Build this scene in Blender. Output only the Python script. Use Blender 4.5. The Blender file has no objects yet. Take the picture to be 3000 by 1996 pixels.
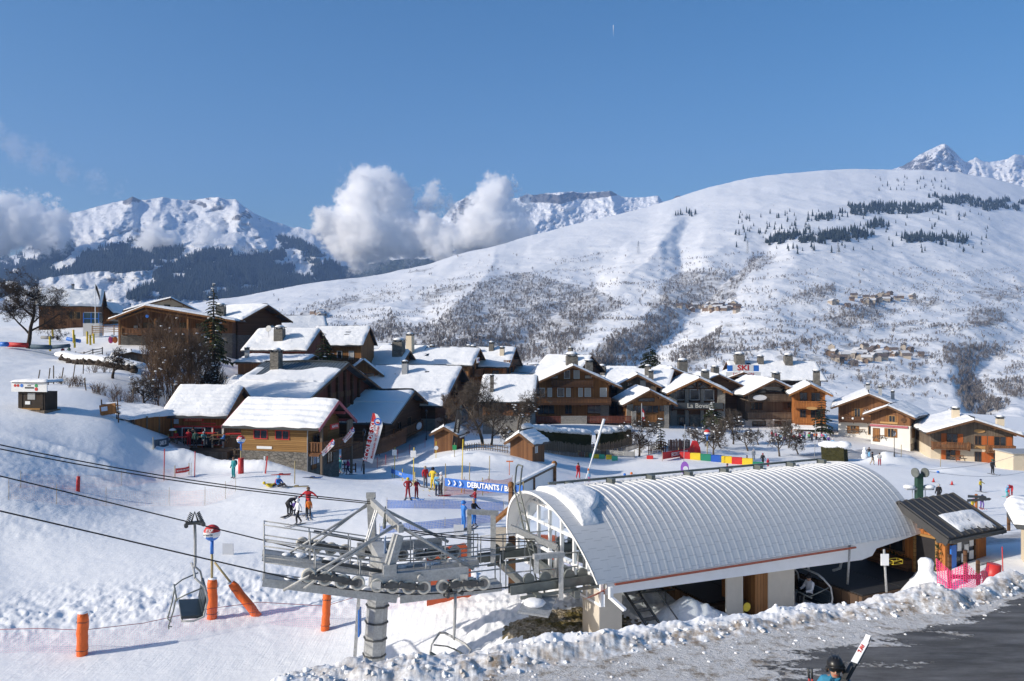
import bpy,bmesh,math,random
import numpy as np
from mathutils import Vector,Matrix
R=math.radians
F=2250.0;CX=1500.0;CY=998.0
SC=bpy.context.scene
COL=SC.collection
def P(px,py,D):return Vector(((px-CX)/F*D,D,(CY-py)/F*D))
def _h(ix,iy,s):
 n=(ix*374761393+iy*668265263+s*1442695041)&0xffffffff
 n=((n^(n>>13))*1274126177)&0xffffffff
 return((n^(n>>16))&0xffff)/65535.0
def vnoise(x,y,s=0):
 x=np.asarray(x,float);y=np.asarray(y,float)
 ix=np.floor(x).astype(np.int64);iy=np.floor(y).astype(np.int64)
 fx=x-ix;fy=y-iy
 fx=fx*fx*fx*(fx*(fx*6-15)+10);fy=fy*fy*fy*(fy*(fy*6-15)+10)
 a=_h(ix,iy,s);b=_h(ix+1,iy,s);c=_h(ix,iy+1,s);d=_h(ix+1,iy+1,s)
 return(a+(b-a)*fx)*(1-fy)+(c+(d-c)*fx)*fy
def fbm(x,y,o=4,s=0,g=.5):
 x=np.asarray(x,float);y=np.asarray(y,float)
 t=0;a=1;w=0
 for i in range(o):
  c,sn=math.cos(i*.6+.3),math.sin(i*.6+.3)
  t=t+a*(vnoise((x*c-y*sn)*2**i,(x*sn+y*c)*2**i,s+i*17)-.5)*2;w+=a;a*=g
 return t/w
def ridged(x,y,o=4,s=0):
 x=np.asarray(x,float);y=np.asarray(y,float)
 t=0;a=1;w=0
 for i in range(o):
  c,sn=math.cos(i*.6+.3),math.sin(i*.6+.3)
  n=vnoise((x*c-y*sn)*2**i,(x*sn+y*c)*2**i,s+i*17)
  t=t+a*(1-abs(n-.5)*2);w+=a;a*=.5
 return t/w
def sstep(a,b,x):
 t=np.clip((np.asarray(x,float)-a)/(b-a),0,1);return t*t*(3-2*t)
def inpoly(x,y,poly):
 x=np.asarray(x,float);y=np.asarray(y,float);r=np.zeros(x.shape,bool)
 n=len(poly)
 for i in range(n):
  x1,y1=poly[i];x2,y2=poly[(i+1)%n]
  if y1==y2:continue
  c=((y1>y)!=(y2>y))&(x<(x2-x1)*(y-y1)/(y2-y1)+x1)
  r^=c
 return r
def dseg(x,y,pl):
 d=np.full(np.shape(x),1e9)
 for(x1,y1),(x2,y2)in zip(pl[:-1],pl[1:]):
  l=(x2-x1)**2+(y2-y1)**2
  t=np.clip(((x-x1)*(x2-x1)+(y-y1)*(y2-y1))/l,0,1)
  d=np.minimum(d,np.hypot(x-x1-t*(x2-x1),y-y1-t*(y2-y1)))
 return d
M={}
class NT:
 def __init__(s,name):
  s.m=bpy.data.materials.new(name);s.m.use_nodes=True;s.t=s.m.node_tree;s.t.nodes.clear()
  s.out=s.n('ShaderNodeOutputMaterial');M[name]=s.m
 def n(s,typ,**kw):
  nd=s.t.nodes.new(typ)
  for k,v in kw.items():setattr(nd,k,v)
  return nd
 def set(s,sock,v):
  if hasattr(v,'is_output'):s.t.links.new(v,sock)
  else:
   if isinstance(v,(tuple,list))and len(v)==3 and sock.type=='RGBA':v=(*v,1)
   sock.default_value=v
 def call(s,typ,ins,out=0,**kw):
  nd=s.n(typ,**kw)
  for k,v in ins.items():s.set(nd.inputs[k],v)
  return nd.outputs[out]
 def math(s,op,a,b=0.,c=0.,clamp=False):
  nd=s.n('ShaderNodeMath',operation=op);nd.use_clamp=clamp
  s.set(nd.inputs[0],a);s.set(nd.inputs[1],b);s.set(nd.inputs[2],c);return nd.outputs[0]
 def coord(s,which='Object'):
  return s.n('ShaderNodeTexCoord').outputs[which]
 def geo(s):return s.n('ShaderNodeNewGeometry').outputs['Position']
 def map(s,v,scale=(1,1,1),loc=(0,0,0),rot=(0,0,0)):
  return s.call('ShaderNodeMapping',{'Vector':v,'Scale':scale,'Location':loc,'Rotation':rot})
 def noise(s,v,scale,detail=4.,rough=.55,out=0):
  return s.call('ShaderNodeTexNoise',{'Vector':v,'Scale':scale,'Detail':detail,'Roughness':rough},out)
 def voro(s,v,scale,feature='F1',out=0):
  return s.call('ShaderNodeTexVoronoi',{'Vector':v,'Scale':scale},out,feature=feature)
 def ramp(s,f,stops,interp='LINEAR'):
  nd=s.n('ShaderNodeValToRGB');nd.color_ramp.interpolation=interp;e=nd.color_ramp.elements
  while len(e)<len(stops):e.new(.5)
  for i,(p,c)in enumerate(stops):
   e[i].position=p
   e[i].color=(c,c,c,1)if not isinstance(c,(tuple,list))else(*c,1)[:4]
  s.set(nd.inputs[0],f);return nd.outputs[0]
 def mix(s,f,a,b,blend='MIX'):
  nd=s.n('ShaderNodeMix',data_type='RGBA',blend_type=blend)
  s.set(nd.inputs[0],f);s.set(nd.inputs[6],a);s.set(nd.inputs[7],b);return nd.outputs[2]
 def attr(s,name,out='Fac'):
  nd=s.n('ShaderNodeAttribute');nd.attribute_name=name;return nd.outputs[out]
 def bump(s,h,dist=.05,strength=1.,normal=None):
  d={'Height':h,'Distance':dist,'Strength':strength}
  if normal is not None:d['Normal']=normal
  return s.call('ShaderNodeBump',d)
 def bsdf(s,color,rough=.7,metal=0.,normal=None,spec=.4,alpha=None,**kw):
  d={'Base Color':color,'Roughness':rough,'Metallic':metal,'Specular IOR Level':spec}
  if normal is not None:d['Normal']=normal
  if alpha is not None:d['Alpha']=alpha
  d.update(kw)
  o=s.call('ShaderNodeBsdfPrincipled',d)
  s.t.links.new(o,s.out.inputs['Surface']);return s.m
def simple(name,col,rough=.6,metal=0.,var=.12,scale=6.,bump=0.,spec=.4):
 t=NT(name);v=t.coord()
 n=t.noise(v,scale,5.)
 c=t.mix(n,tuple(x*(1-var*1.6)for x in col),tuple(min(1,x*(1+var*1.6))for x in col))
 return t.bsdf(c,rough,metal,t.bump(n,bump)if bump else None,spec)
def wood(name,dark,light,horiz=True,w=.16,rough=.75,weather=.25):
 t=NT(name);v=t.coord();sp=t.n('ShaderNodeSeparateXYZ');t.set(sp.inputs[0],v)
 if horiz:k=t.math('DIVIDE',sp.outputs[2],w)
 else:k=t.math('DIVIDE',t.math('ADD',sp.outputs[0],t.math('MULTIPLY',sp.outputs[1],1.013)),w)
 fl=t.math('FLOOR',k);fr=t.math('FRACT',k)
 wn=t.call('ShaderNodeTexWhiteNoise',{'W':fl},0,noise_dimensions='1D')
 gr=t.noise(t.map(v,(1,1,12)if horiz else(10,10,1)),3.,5.,.6)
 f=t.math('ADD',t.math('MULTIPLY',wn,.55),t.math('MULTIPLY',gr,.6))
 c=t.mix(t.math('MULTIPLY',f,1.,clamp=True),dark,light)
 big=t.noise(v,.5,4.)
 c=t.mix(t.math('MULTIPLY',t.ramp(big,[(.4,0.),(.75,1.)]),weather),c,tuple(x*.35+.03 for x in dark))
 edge=t.ramp(fr,[(0.,0.),(.07,1.),(.93,1.),(1.,0.)])
 c=t.mix(edge,tuple(x*.3 for x in dark),c)
 return t.bsdf(c,rough,0.,t.bump(t.math('ADD',edge,t.math('MULTIPLY',gr,.3)),.02),.25)
def stone(name,cols,scale=3.,mortar=(.3,.29,.27)):
 t=NT(name);v=t.map(t.coord(),(1,1,1.9))
 e=t.voro(v,scale,'DISTANCE_TO_EDGE');cc=t.voro(v,scale,'F1',1)
 sep=t.n('ShaderNodeSeparateColor');t.set(sep.inputs[0],cc)
 c=t.ramp(sep.outputs[0],[(i/(len(cols)-1),x)for i,x in enumerate(cols)])
 c=t.mix(t.noise(v,9.,5.),c,tuple(x*.55 for x in cols[1]))
 m=t.ramp(e,[(.0,0.),(.06,1.)])
 return t.bsdf(t.mix(m,mortar,c),.85,0.,t.bump(m,.05),.2)
class MB:
 def __init__(s):s.v=[];s.f=[];s.mi=[];s.sm=[];s.T=Matrix();s.mat=0;s.smooth=False
 def add(s,vs,fs,smooth=None):
  b=len(s.v);T=s.T
  s.v.extend((T@Vector(p))[:]for p in vs)
  s.f.extend([tuple(b+i for i in f)for f in fs])
  s.mi.extend([s.mat]*len(fs));s.sm.extend([s.smooth if smooth is None else smooth]*len(fs));return s
 def box(s,x0,y0,z0,x1,y1,z1):
  x0,x1=min(x0,x1),max(x0,x1);y0,y1=min(y0,y1),max(y0,y1);z0,z1=min(z0,z1),max(z0,z1)
  return s.add([(x0,y0,z0),(x1,y0,z0),(x1,y1,z0),(x0,y1,z0),(x0,y0,z1),(x1,y0,z1),(x1,y1,z1),(x0,y1,z1)],[(0,3,2,1),(4,5,6,7),(0,1,5,4),(1,2,6,5),(2,3,7,6),(3,0,4,7)],False)
 def bar(s,a,b,w,h=None,up=(0,0,1)):
  a=Vector(a);b=Vector(b);d=b-a
  if d.length<1e-6:return s
  d.normalize();u=Vector(up)
  if abs(d.dot(u))>.98:u=Vector((0,1,0))
  sx=d.cross(u).normalized();sz=sx.cross(d).normalized();h=h or w
  sx*=w/2;sz*=h/2
  vs=[p+i*sx+j*sz for p in(a,b)for i,j in((-1,-1),(1,-1),(1,1),(-1,1))]
  return s.add(vs,[(3,2,1,0),(4,5,6,7),(0,1,5,4),(1,2,6,5),(2,3,7,6),(3,0,4,7)],False)
 def tube(s,pts,r,n=8,cap=True,smooth=True):
  pts=[Vector(p)for p in pts];rs=r if isinstance(r,(list,tuple))else[r]*len(pts)
  vs=[];fs=[];pu=None
  for i,p in enumerate(pts):
   d=(pts[min(i+1,len(pts)-1)]-pts[max(i-1,0)])
   if d.length<1e-9:d=Vector((0,0,1))
   d.normalize()
   if pu is None:
    u=Vector((0,0,1))if abs(d.z)<.9 else Vector((1,0,0))
   else:u=pu
   sx=d.cross(u)
   if sx.length<1e-4:sx=d.orthogonal()
   sx.normalize();sz=sx.cross(d).normalized();pu=sz
   for k in range(n):
    a=2*math.pi*k/n
    vs.append(p+(sx*math.cos(a)+sz*math.sin(a))*rs[i])
   if i:
    b=(i-1)*n
    fs+=[(b+k,b+(k+1)%n,b+n+(k+1)%n,b+n+k)for k in range(n)]
  s.add(vs,fs,smooth)
  if cap and n>2:
   L=(len(pts)-1)*n;b=len(s.v)-len(vs)
   s.f+=[tuple(b+k for k in range(n-1,-1,-1)),tuple(b+L+k for k in range(n))];s.mi+=[s.mat]*2;s.sm+=[False]*2
  return s
 def disc(s,c,axis,r,t,n=20,rim=0.):
  c=Vector(c);a=Vector(axis).normalized()*t/2
  return s.tube([c-a,c+a],r,n)
 def prism(s,pts,ext):
  e=Vector(ext);n=len(pts);vs=[Vector(p)for p in pts];vs+=[v+e for v in vs]
  return s.add(vs,[tuple(range(n-1,-1,-1)),tuple(range(n,2*n))]+[(i,(i+1)%n,n+(i+1)%n,n+i)for i in range(n)],False)
 def ball(s,c,r,seg=12,rings=8,sc=(1,1,1)):
  vs=[(c[0],c[1],c[2]+r*sc[2])];fs=[]
  for i in range(1,rings):
   a=math.pi*i/rings
   for k in range(seg):
    b=2*math.pi*k/seg
    vs.append((c[0]+r*sc[0]*math.sin(a)*math.cos(b),c[1]+r*sc[1]*math.sin(a)*math.sin(b),c[2]+r*sc[2]*math.cos(a)))
  vs.append((c[0],c[1],c[2]-r*sc[2]));L=len(vs)-1
  for k in range(seg):
   fs.append((0,1+k,1+(k+1)%seg));o=1+(rings-2)*seg;fs.append((L,o+(k+1)%seg,o+k))
   for i in range(rings-2):
    o=1+i*seg;fs.append((o+k,o+seg+k,o+seg+(k+1)%seg,o+(k+1)%seg))
  return s.add(vs,fs,True)
 def quad(s,a,b,c,d):return s.add([a,b,c,d],[(0,1,2,3)])
 def mesh(s,name,mats):
  me=bpy.data.meshes.new(name);me.from_pydata(s.v,[],s.f)
  for m in(mats if isinstance(mats,(list,tuple))else[mats]):me.materials.append(M[m]if isinstance(m,str)else m)
  me.polygons.foreach_set('material_index',s.mi);me.polygons.foreach_set('use_smooth',s.sm)
  me.update();return me
 def build(s,name,mats,parent=None):
  o=bpy.data.objects.new(name,s.mesh(name,mats));COL.objects.link(o);o.parent=parent;return o
def tag(o,label=None,cat=None,group=None,kind=None):
 if label:o['label']=label
 if cat:o['category']=cat
 if group:o['group']=group
 if kind:o['kind']=kind
 return o
def empty(name,loc=(0,0,0),rz=0.,label=None,cat=None,group=None):
 o=bpy.data.objects.new(name,None);COL.objects.link(o);o.location=loc;o.rotation_euler=(0,0,rz)
 o.empty_display_size=.2
 return tag(o,label,cat,group)
KIDS={}
def copy_tree(o,parent=None):
 c=o.copy();COL.objects.link(c);c.parent=parent
 for ch in list(o.children):copy_tree(ch,c)
 return c
def npmesh(name,V,Q,mat,smooth=True,attrs=None):
 me=bpy.data.meshes.new(name);V=np.asarray(V,np.float32);Q=np.asarray(Q,np.int32);k=Q.shape[1]
 me.vertices.add(len(V));me.vertices.foreach_set('co',V.ravel())
 me.loops.add(Q.size);me.loops.foreach_set('vertex_index',Q.ravel())
 me.polygons.add(len(Q));me.polygons.foreach_set('loop_start',np.arange(len(Q),dtype=np.int32)*k)
 me.polygons.foreach_set('use_smooth',np.full(len(Q),smooth))
 me.materials.append(M[mat]);me.update(calc_edges=True)
 for n,a in(attrs or{}).items():
  at=me.attributes.new(n,'FLOAT','POINT');at.data.foreach_set('value',np.asarray(a,np.float32))
 return me
def npobj(name,V,Q,mat,smooth=True,attrs=None,parent=None):
 o=bpy.data.objects.new(name,npmesh(name,V,Q,mat,smooth,attrs));COL.objects.link(o);o.parent=parent;return o
def sub(V,Q,mask,attrs):
 q=Q[mask];u,inv=np.unique(q,return_inverse=True)
 return V[u],inv.reshape(q.shape),{k:a[u]for k,a in attrs.items()}
cam=bpy.data.cameras.new('camera');co=bpy.data.objects.new('camera',cam);COL.objects.link(co)
co.location=(0,0,0);co.rotation_euler=(R(90),0,0);cam.lens=27.0;cam.sensor_width=36.0;cam.clip_start=.1;cam.clip_end=60000
SC.camera=co
SUN=Vector((-.94,-.34,0)).normalized();SEL=R(26)
sd=bpy.data.lights.new('sun','SUN');sd.energy=3.9;sd.angle=R(.55);sd.color=(1.,.925,.82)
so=bpy.data.objects.new('sun',sd);COL.objects.link(so)
tosun=Vector((SUN.x*math.cos(SEL),SUN.y*math.cos(SEL),math.sin(SEL)))
so.rotation_euler=tosun.to_track_quat('Z','Y').to_euler();so.location=(-50,20,60)
w=bpy.data.worlds.new('World');SC.world=w;w.use_nodes=True;wt=w.node_tree;wt.nodes.clear()
sky=wt.nodes.new('ShaderNodeTexSky');sky.sky_type='NISHITA';sky.sun_disc=False;sky.sun_elevation=SEL
sky.sun_rotation=math.atan2(SUN.x,SUN.y);sky.altitude=400;sky.air_density=1.15;sky.dust_density=2.6;sky.ozone_density=3.0
bg=wt.nodes.new('ShaderNodeBackground');bg.inputs[1].default_value=.1
wo=wt.nodes.new('ShaderNodeOutputWorld')
hs=wt.nodes.new('ShaderNodeHueSaturation');hs.inputs['Hue'].default_value=.499;hs.inputs['Saturation'].default_value=1.42;hs.inputs['Value'].default_value=1.0
wt.links.new(sky.outputs[0],hs.inputs['Color']);wt.links.new(hs.outputs[0],bg.inputs[0]);wt.links.new(bg.outputs[0],wo.inputs[0])
SC.view_settings.view_transform='Standard';SC.view_settings.look='None';SC.view_settings.gamma=1;SC.view_settings.exposure=.24
SC.cycles.use_denoising=True;SC.cycles.max_bounces=76;SC.cycles.diffuse_bounces=4;SC.cycles.volume_bounces=72
SC.cycles.transparent_max_bounces=16;SC.cycles.use_adaptive_sampling=True;SC.cycles.adaptive_threshold=.01
SC.cycles.sample_clamp_indirect=6
def snow_mat(name,warm=0.,rough_bump=1.):
 t=NT(name);p=t.geo()
 n1=t.noise(p,9.,6.,.6);n2=t.noise(p,1.6,6.,.6);n3=t.noise(t.map(p,(.5,1.6,1)),3.2,6.,.65)
 k1=t.noise(t.map(p,(.25,5.,1),rot=(0,0,.25)),2.2,4.,.6);k2=t.noise(t.map(p,(5.,.3,1),rot=(0,0,.5)),2.,4.,.6);pt=t.ramp(t.noise(p,.12,3.),[(.4,0.),(.6,1.)])
 h=t.math('ADD',t.math('MULTIPLY',n1,.16),t.math('ADD',t.math('MULTIPLY',n2,.45),t.math('MULTIPLY',n3,.35)))
 h=t.math('ADD',h,t.math('MULTIPLY',t.mix(pt,k1,k2),.28))
 nr=t.bump(h,.085*rough_bump,.75)
 c=t.mix(n2,(.80,.815,.84),(.88,.885,.89))
 d=t.attr('dirt')
 dn=t.noise(p,3.5,8.,.7)
 f=t.math('MULTIPLY',d,t.ramp(dn,[(.38,0.),(.62,1.)]),clamp=True)
 dc=t.mix(t.noise(p,14.,4.),(.17,.12,.08),(.36,.29,.22))
 c=t.mix(f,c,dc)
 g=t.attr('grey');c=t.mix(t.math('MULTIPLY',g,t.math('ADD',.55,t.math('MULTIPLY',dn,.5)),clamp=True),c,(.27,.28,.30))
 t.bsdf(c,.65,0.,nr,.25)
snow_mat('snow')
def road_mat():
 t=NT('road_asphalt');p=t.geo();s=t.attr('slush')
 a=t.noise(p,60.,3.,.7);b=t.noise(t.map(p,(.35,1.1,1),rot=(0,0,.12)),1.3,8.,.66);b2=t.noise(p,.35,3.)
 c=t.mix(t.ramp(a,[(.3,0.),(.7,1.)]),(.035,.035,.037),(.115,.113,.112))
 c=t.mix(t.ramp(b2,[(.4,0.),(.7,.7)]),c,(.12,.115,.11))
 salt=t.noise(t.map(p,(.5,2.,1),rot=(0,0,.15)),1.1,8.,.7);c=t.mix(t.ramp(salt,[(.40,0.),(.72,.65)]),c,t.mix(a,(.16,.16,.165),(.40,.40,.41)))
 b3=t.noise(p,6.,6.,.7);m=t.math('ADD',s,t.math('ADD',t.math('MULTIPLY',t.math('SUBTRACT',b,.5),1.6),t.math('MULTIPLY',t.math('SUBTRACT',b3,.5),.7)))
 f=t.ramp(m,[(.47,0.),(.54,1.)])
 dn=t.noise(p,2.6,8.,.7)
 sc=t.mix(t.ramp(dn,[(.50,0.),(.66,1.)]),(.78,.78,.79),(.32,.265,.21))
 sc=t.mix(t.ramp(t.noise(p,7.,6.,.7),[(.5,0.),(.7,.8)]),sc,(.70,.69,.68))
 c=t.mix(f,c,sc)
 t.bsdf(c,t.math('ADD',.72,t.math('MULTIPLY',f,.15)),0.,t.bump(t.math('ADD',t.math('MULTIPLY',a,.3),t.math('MULTIPLY',f,t.math('ADD',.9,t.math('MULTIPLY',t.noise(p,9.,7.,.7),1.6)))),.11),.3)
road_mat()
def gravel_mat():
 t=NT('gravel');p=t.geo();cc=t.voro(p,9.,'F1',1);e=t.voro(p,9.,'F1',0)
 sep=t.n('ShaderNodeSeparateColor');t.set(sep.inputs[0],cc)
 c=t.ramp(sep.outputs[0],[(0,(.16,.12,.07)),(.5,(.30,.25,.18)),(1,(.42,.37,.30))])
 c=t.mix(t.ramp(t.noise(p,1.2,4.),[(.45,0.),(.6,1.)]),c,(.12,.095,.03))
 t.bsdf(c,.9,0.,t.bump(e,.06),.2)
gravel_mat()
CTRL=[(-500,1000,120),(-500,1300,55),(-500,1700,36),(-500,2000,27),(0,1020,118),(81,1017,125),(195,1046,122),(60,950,200),(230,952,185),(600,962,190),(450,1000,145),(700,1040,150),(330,1075,105),(90,1120,88),(90,1205,70),(350,1150,88),(330,1235,72),(480,1262,80),(570,1312,80),(0,1290,60),(200,1330,62),(0,1420,50),(230,1440,54),(450,1400,64),(684,1404,63),(0,1600,43),(400,1600,44),(0,1800,34.3),(0,1996,28.3),(400,1996,28.4),(600,1830,33.5),(950,1840,33),(903,1510,50),(1000,1650,42),(1360,1553,47),(1195,1475,53),(1100,2062,26),(1250,1940,28),(1300,1760,33),(1500,1800,30),(1650,1830,28),(1765,1885,26.3),(1700,1740,33.5),(950,1395,75),(880,1378,72),(1105,1336,103),(1280,1262,128),(1245,1430,62),(1340,1312,98),(1530,1325,95),(1694,1404,85),(1500,1400,75),(1500,1480,56),(1750,1500,55),(2000,1450,62),(2300,1600,40),(2250,1790,30),(2450,1790,30),(2650,1700,32),(2500,1712,33),(2600,1675,34),(2850,1650,32),(2950,1560,40),(2900,1480,68),(2690,1480,66),(2550,1420,78),(1750,1345,108),(2100,1345,108),(2555,1364,98),(2908,1391,89),(3400,1420,85),(3400,1560,40),(3400,1700,30),(1880,1320,112),(2200,1322,122),(2450,1325,122),(2700,1335,125),(2850,1355,118),(2990,1375,110),(1700,1260,128),(2100,1270,140),(2350,1274,140),(2600,1305,132),(1300,1230,150),(1000,1180,140),(750,1110,125),(1500,1180,260),(2500,1200,260),(3300,1250,260),(300,930,300),(900,1050,260),(-400,900,300)]
_u=np.array([[(p[0]-CX)/F,.55*math.log(p[2])]for p in CTRL]);_z=np.array([(CY-p[1])/F*p[2]for p in CTRL])
def _tps(r2):return np.where(r2>1e-12,r2*np.log(r2+1e-12),0)
_n=len(CTRL);_A=np.zeros((_n+3,_n+3));_A[:_n,:_n]=_tps(((_u[:,None]-_u[None])**2).sum(-1))+np.eye(_n)*1.5e-5
_A[:_n,_n]=1;_A[:_n,_n+1:]=_u;_A[_n,:_n]=1;_A[_n+1:,:_n]=_u.T
_w=np.linalg.solve(_A,np.concatenate([_z,np.zeros(3)]))
def low(x,y):
 x=np.asarray(x,float);y=np.asarray(y,float);sh=x.shape
 u=np.stack([(x/y).ravel(),.55*np.log(y.ravel())],-1);out=np.empty(len(u))
 for i in range(0,len(u),60000):
  q=u[i:i+60000];out[i:i+60000]=_tps(((q[:,None]-_u[None])**2).sum(-1))@_w[:_n]+_w[_n]+q@_w[_n+1:]
 return out.reshape(sh)
def zroad(x,y):return-7.25-.05*(np.asarray(y,float)-13)
FOOT=[(-900,3600),(0,3000),(500,2450),(700,2260),(800,2110),(850,2060),(1000,2042),(1200,2030),(1400,1998),(1565,1962),(1771,1930),(1977,1893),(2100,1880),(2244,1856),(2355,1838),(2500,1822),(2692,1800),(2790,1800),(2843,1786),(2910,1762),(3000,1738),(3200,1700),(3600,1640)]
_fx=np.array([f[0]for f in FOOT],float)
_fd=np.array([(7.25-.65)/((f[1]-CY)/F-.05)for f in FOOT])
def footd(ax):return np.interp(ax,_fx,_fd)
def bankh(ax,y):
 h=np.interp(ax,[0,700,830,1000,1300,1500,1620,1680,1800,2100,2300,2400,2470,2560,2690,2760,2850,2910,3000,3300],[.05,.08,.18,.14,.16,.14,.18,.14,.16,.14,.14,.06,.0,.18,.3,.24,.05,.2,.15,.15])
 return h
def shelf(ax):return np.interp(ax,[0,1500,2100,2400,2600,2850,3000],[.3,.35,.5,1.4,2.1,1.2,.5])
def zone(px,py,D):return None
def ground_np(x,y,detail=True):
 x=np.asarray(x,float);y=np.asarray(y,float);ax=CX+F*x/y
 lo=low(x,y);rd=zroad(x,y);s=y-footd(ax)
 lo=lo-np.clip(y-275,0,1e3)*.35*sstep(500,1000,ax)-np.clip(y-330,0,1e3)*.25
 hb=bankh(ax,y)
 n=fbm(x*1.1,y*1.1,4,3)if detail else 0
 n2=fbm(x*3.2,y*2.4,4,9)if detail else 0;n3=fbm(x*.55,y*.55,3,13)if detail else 0;bl=(abs(fbm(x*1.0,y*1.25,2,81))*1.0+.5*abs(fbm(x*2.6,y*3.0,3,82))+.22*abs(fbm(x*7,y*7.5,2,83)))if detail else 0
 prof=sstep(0,.75,s)*(1-sstep(1.3,2.6,s))
 t=sstep(1.2,5.0,s);base=rd*(1-t)+lo*t
 lum=sstep(-.1,.5,s)*(1-sstep(2.5,6,s))
 z=np.where(s<0,rd+.015*n,base+prof*(hb*(1+.5*n)+.10*np.maximum(0,n3)*1.4)+lum*(.05*n+.21*bl-.03))
 if detail:
  near=1-sstep(60,120,y)
  far_l=sstep(5,9,s)
  tr=np.exp(-(((np.interp(ax,[-200,400,900,1300],[1840,1770,1720,1700])-(CY-F*z/y))/70)**2))*(ax<1400)
  tr=tr+.45*sstep(1600,1560,CY-F*z/y)*sstep(1250,1330,CY-F*z/y)*sstep(700,100,ax)*.7
  pit=sstep(1180,1450,ax)*sstep(2560,2200,ax)*sstep(36,31,y)
  z=z+far_l*(tr*(.13*fbm(x*1.7,y*1.7,3,21)+.07*fbm(x*5,y*5,2,22))+pit*(.12*fbm(x*2.2,y*2.2,3,31)+.06*fbm(x*6,y*6,2,32)))
  z=z+far_l*(.05*fbm(x*.35,y*.35,3,41)+near*.012*fbm(x*2.5,y*4,3,43))
  hill=sstep(1300,1100,ax)*sstep(75,100,y)
  z=z+hill*.3*fbm(x*.12,y*.12,4,51)
 return z
MOUNDS=[(560,1345,71,4.2,1.6,1.15),(700,1340,70,3.2,1.3,.8),(770,1370,69,3.0,1.2,.75),(1360,1335,88,5.5,2.2,.7),(1520,1350,86,7,2,.5),(2600,1338,103,3.6,2.0,1.5),(2660,1340,104,2.2,1.6,.9),(2790,1352,92,4,2,.55),(2480,1305,118,3,2,1.0),(1930,1300,114,5,3,.9),(2680,1715,25.2,.9,.75,.55),(1800,1720,33,3.5,2,1.1),(2020,1765,28.5,1.6,1.1,.9),(2350,1740,24.0,1.2,.9,.35),(620,1230,82,3,2,.2),(1180,1345,85,4,1.5,.5),(250,1345,62,6,1.2,.5),(330,1380,58,3,1,.35)]
def mounds(x,y):
 z=0
 for px,py,D,rx,ry,h in MOUNDS:
  cx,cy=(px-CX)/F*D,D
  q=((x-cx)/rx)**2+((y-cy)/ry)**2
  z=z+h*np.exp(-q*1.6)*(1+.18*fbm(x*1.1+3,y*1.1,3,77))
 return z
def ground(x,y,detail=True):
 xx=np.array([x],float);yy=np.array([y],float);return float((ground_np(xx,yy,detail)+mounds(xx,yy))[0])
_ds=np.exp(np.linspace(math.log(9),math.log(330),900))
def at(px,py,lo=None,hi=None):
 d=_ds if lo is None else np.linspace(lo,hi,400)
 x=(px-CX)/F*d;zr=(CY-py)/F*d;g=ground_np(x,d)+mounds(x,d);k=np.nonzero(g>=zr)[0]
 if len(k)==0:i=int(np.argmin(abs(g-zr)))
 else:i=int(k[0])
 return Vector((x[i],d[i],g[i]))
def onground(px,D,dz=0.):
 x=(px-CX)/F*D;return Vector((x,D,ground(x,D)+dz))
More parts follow.
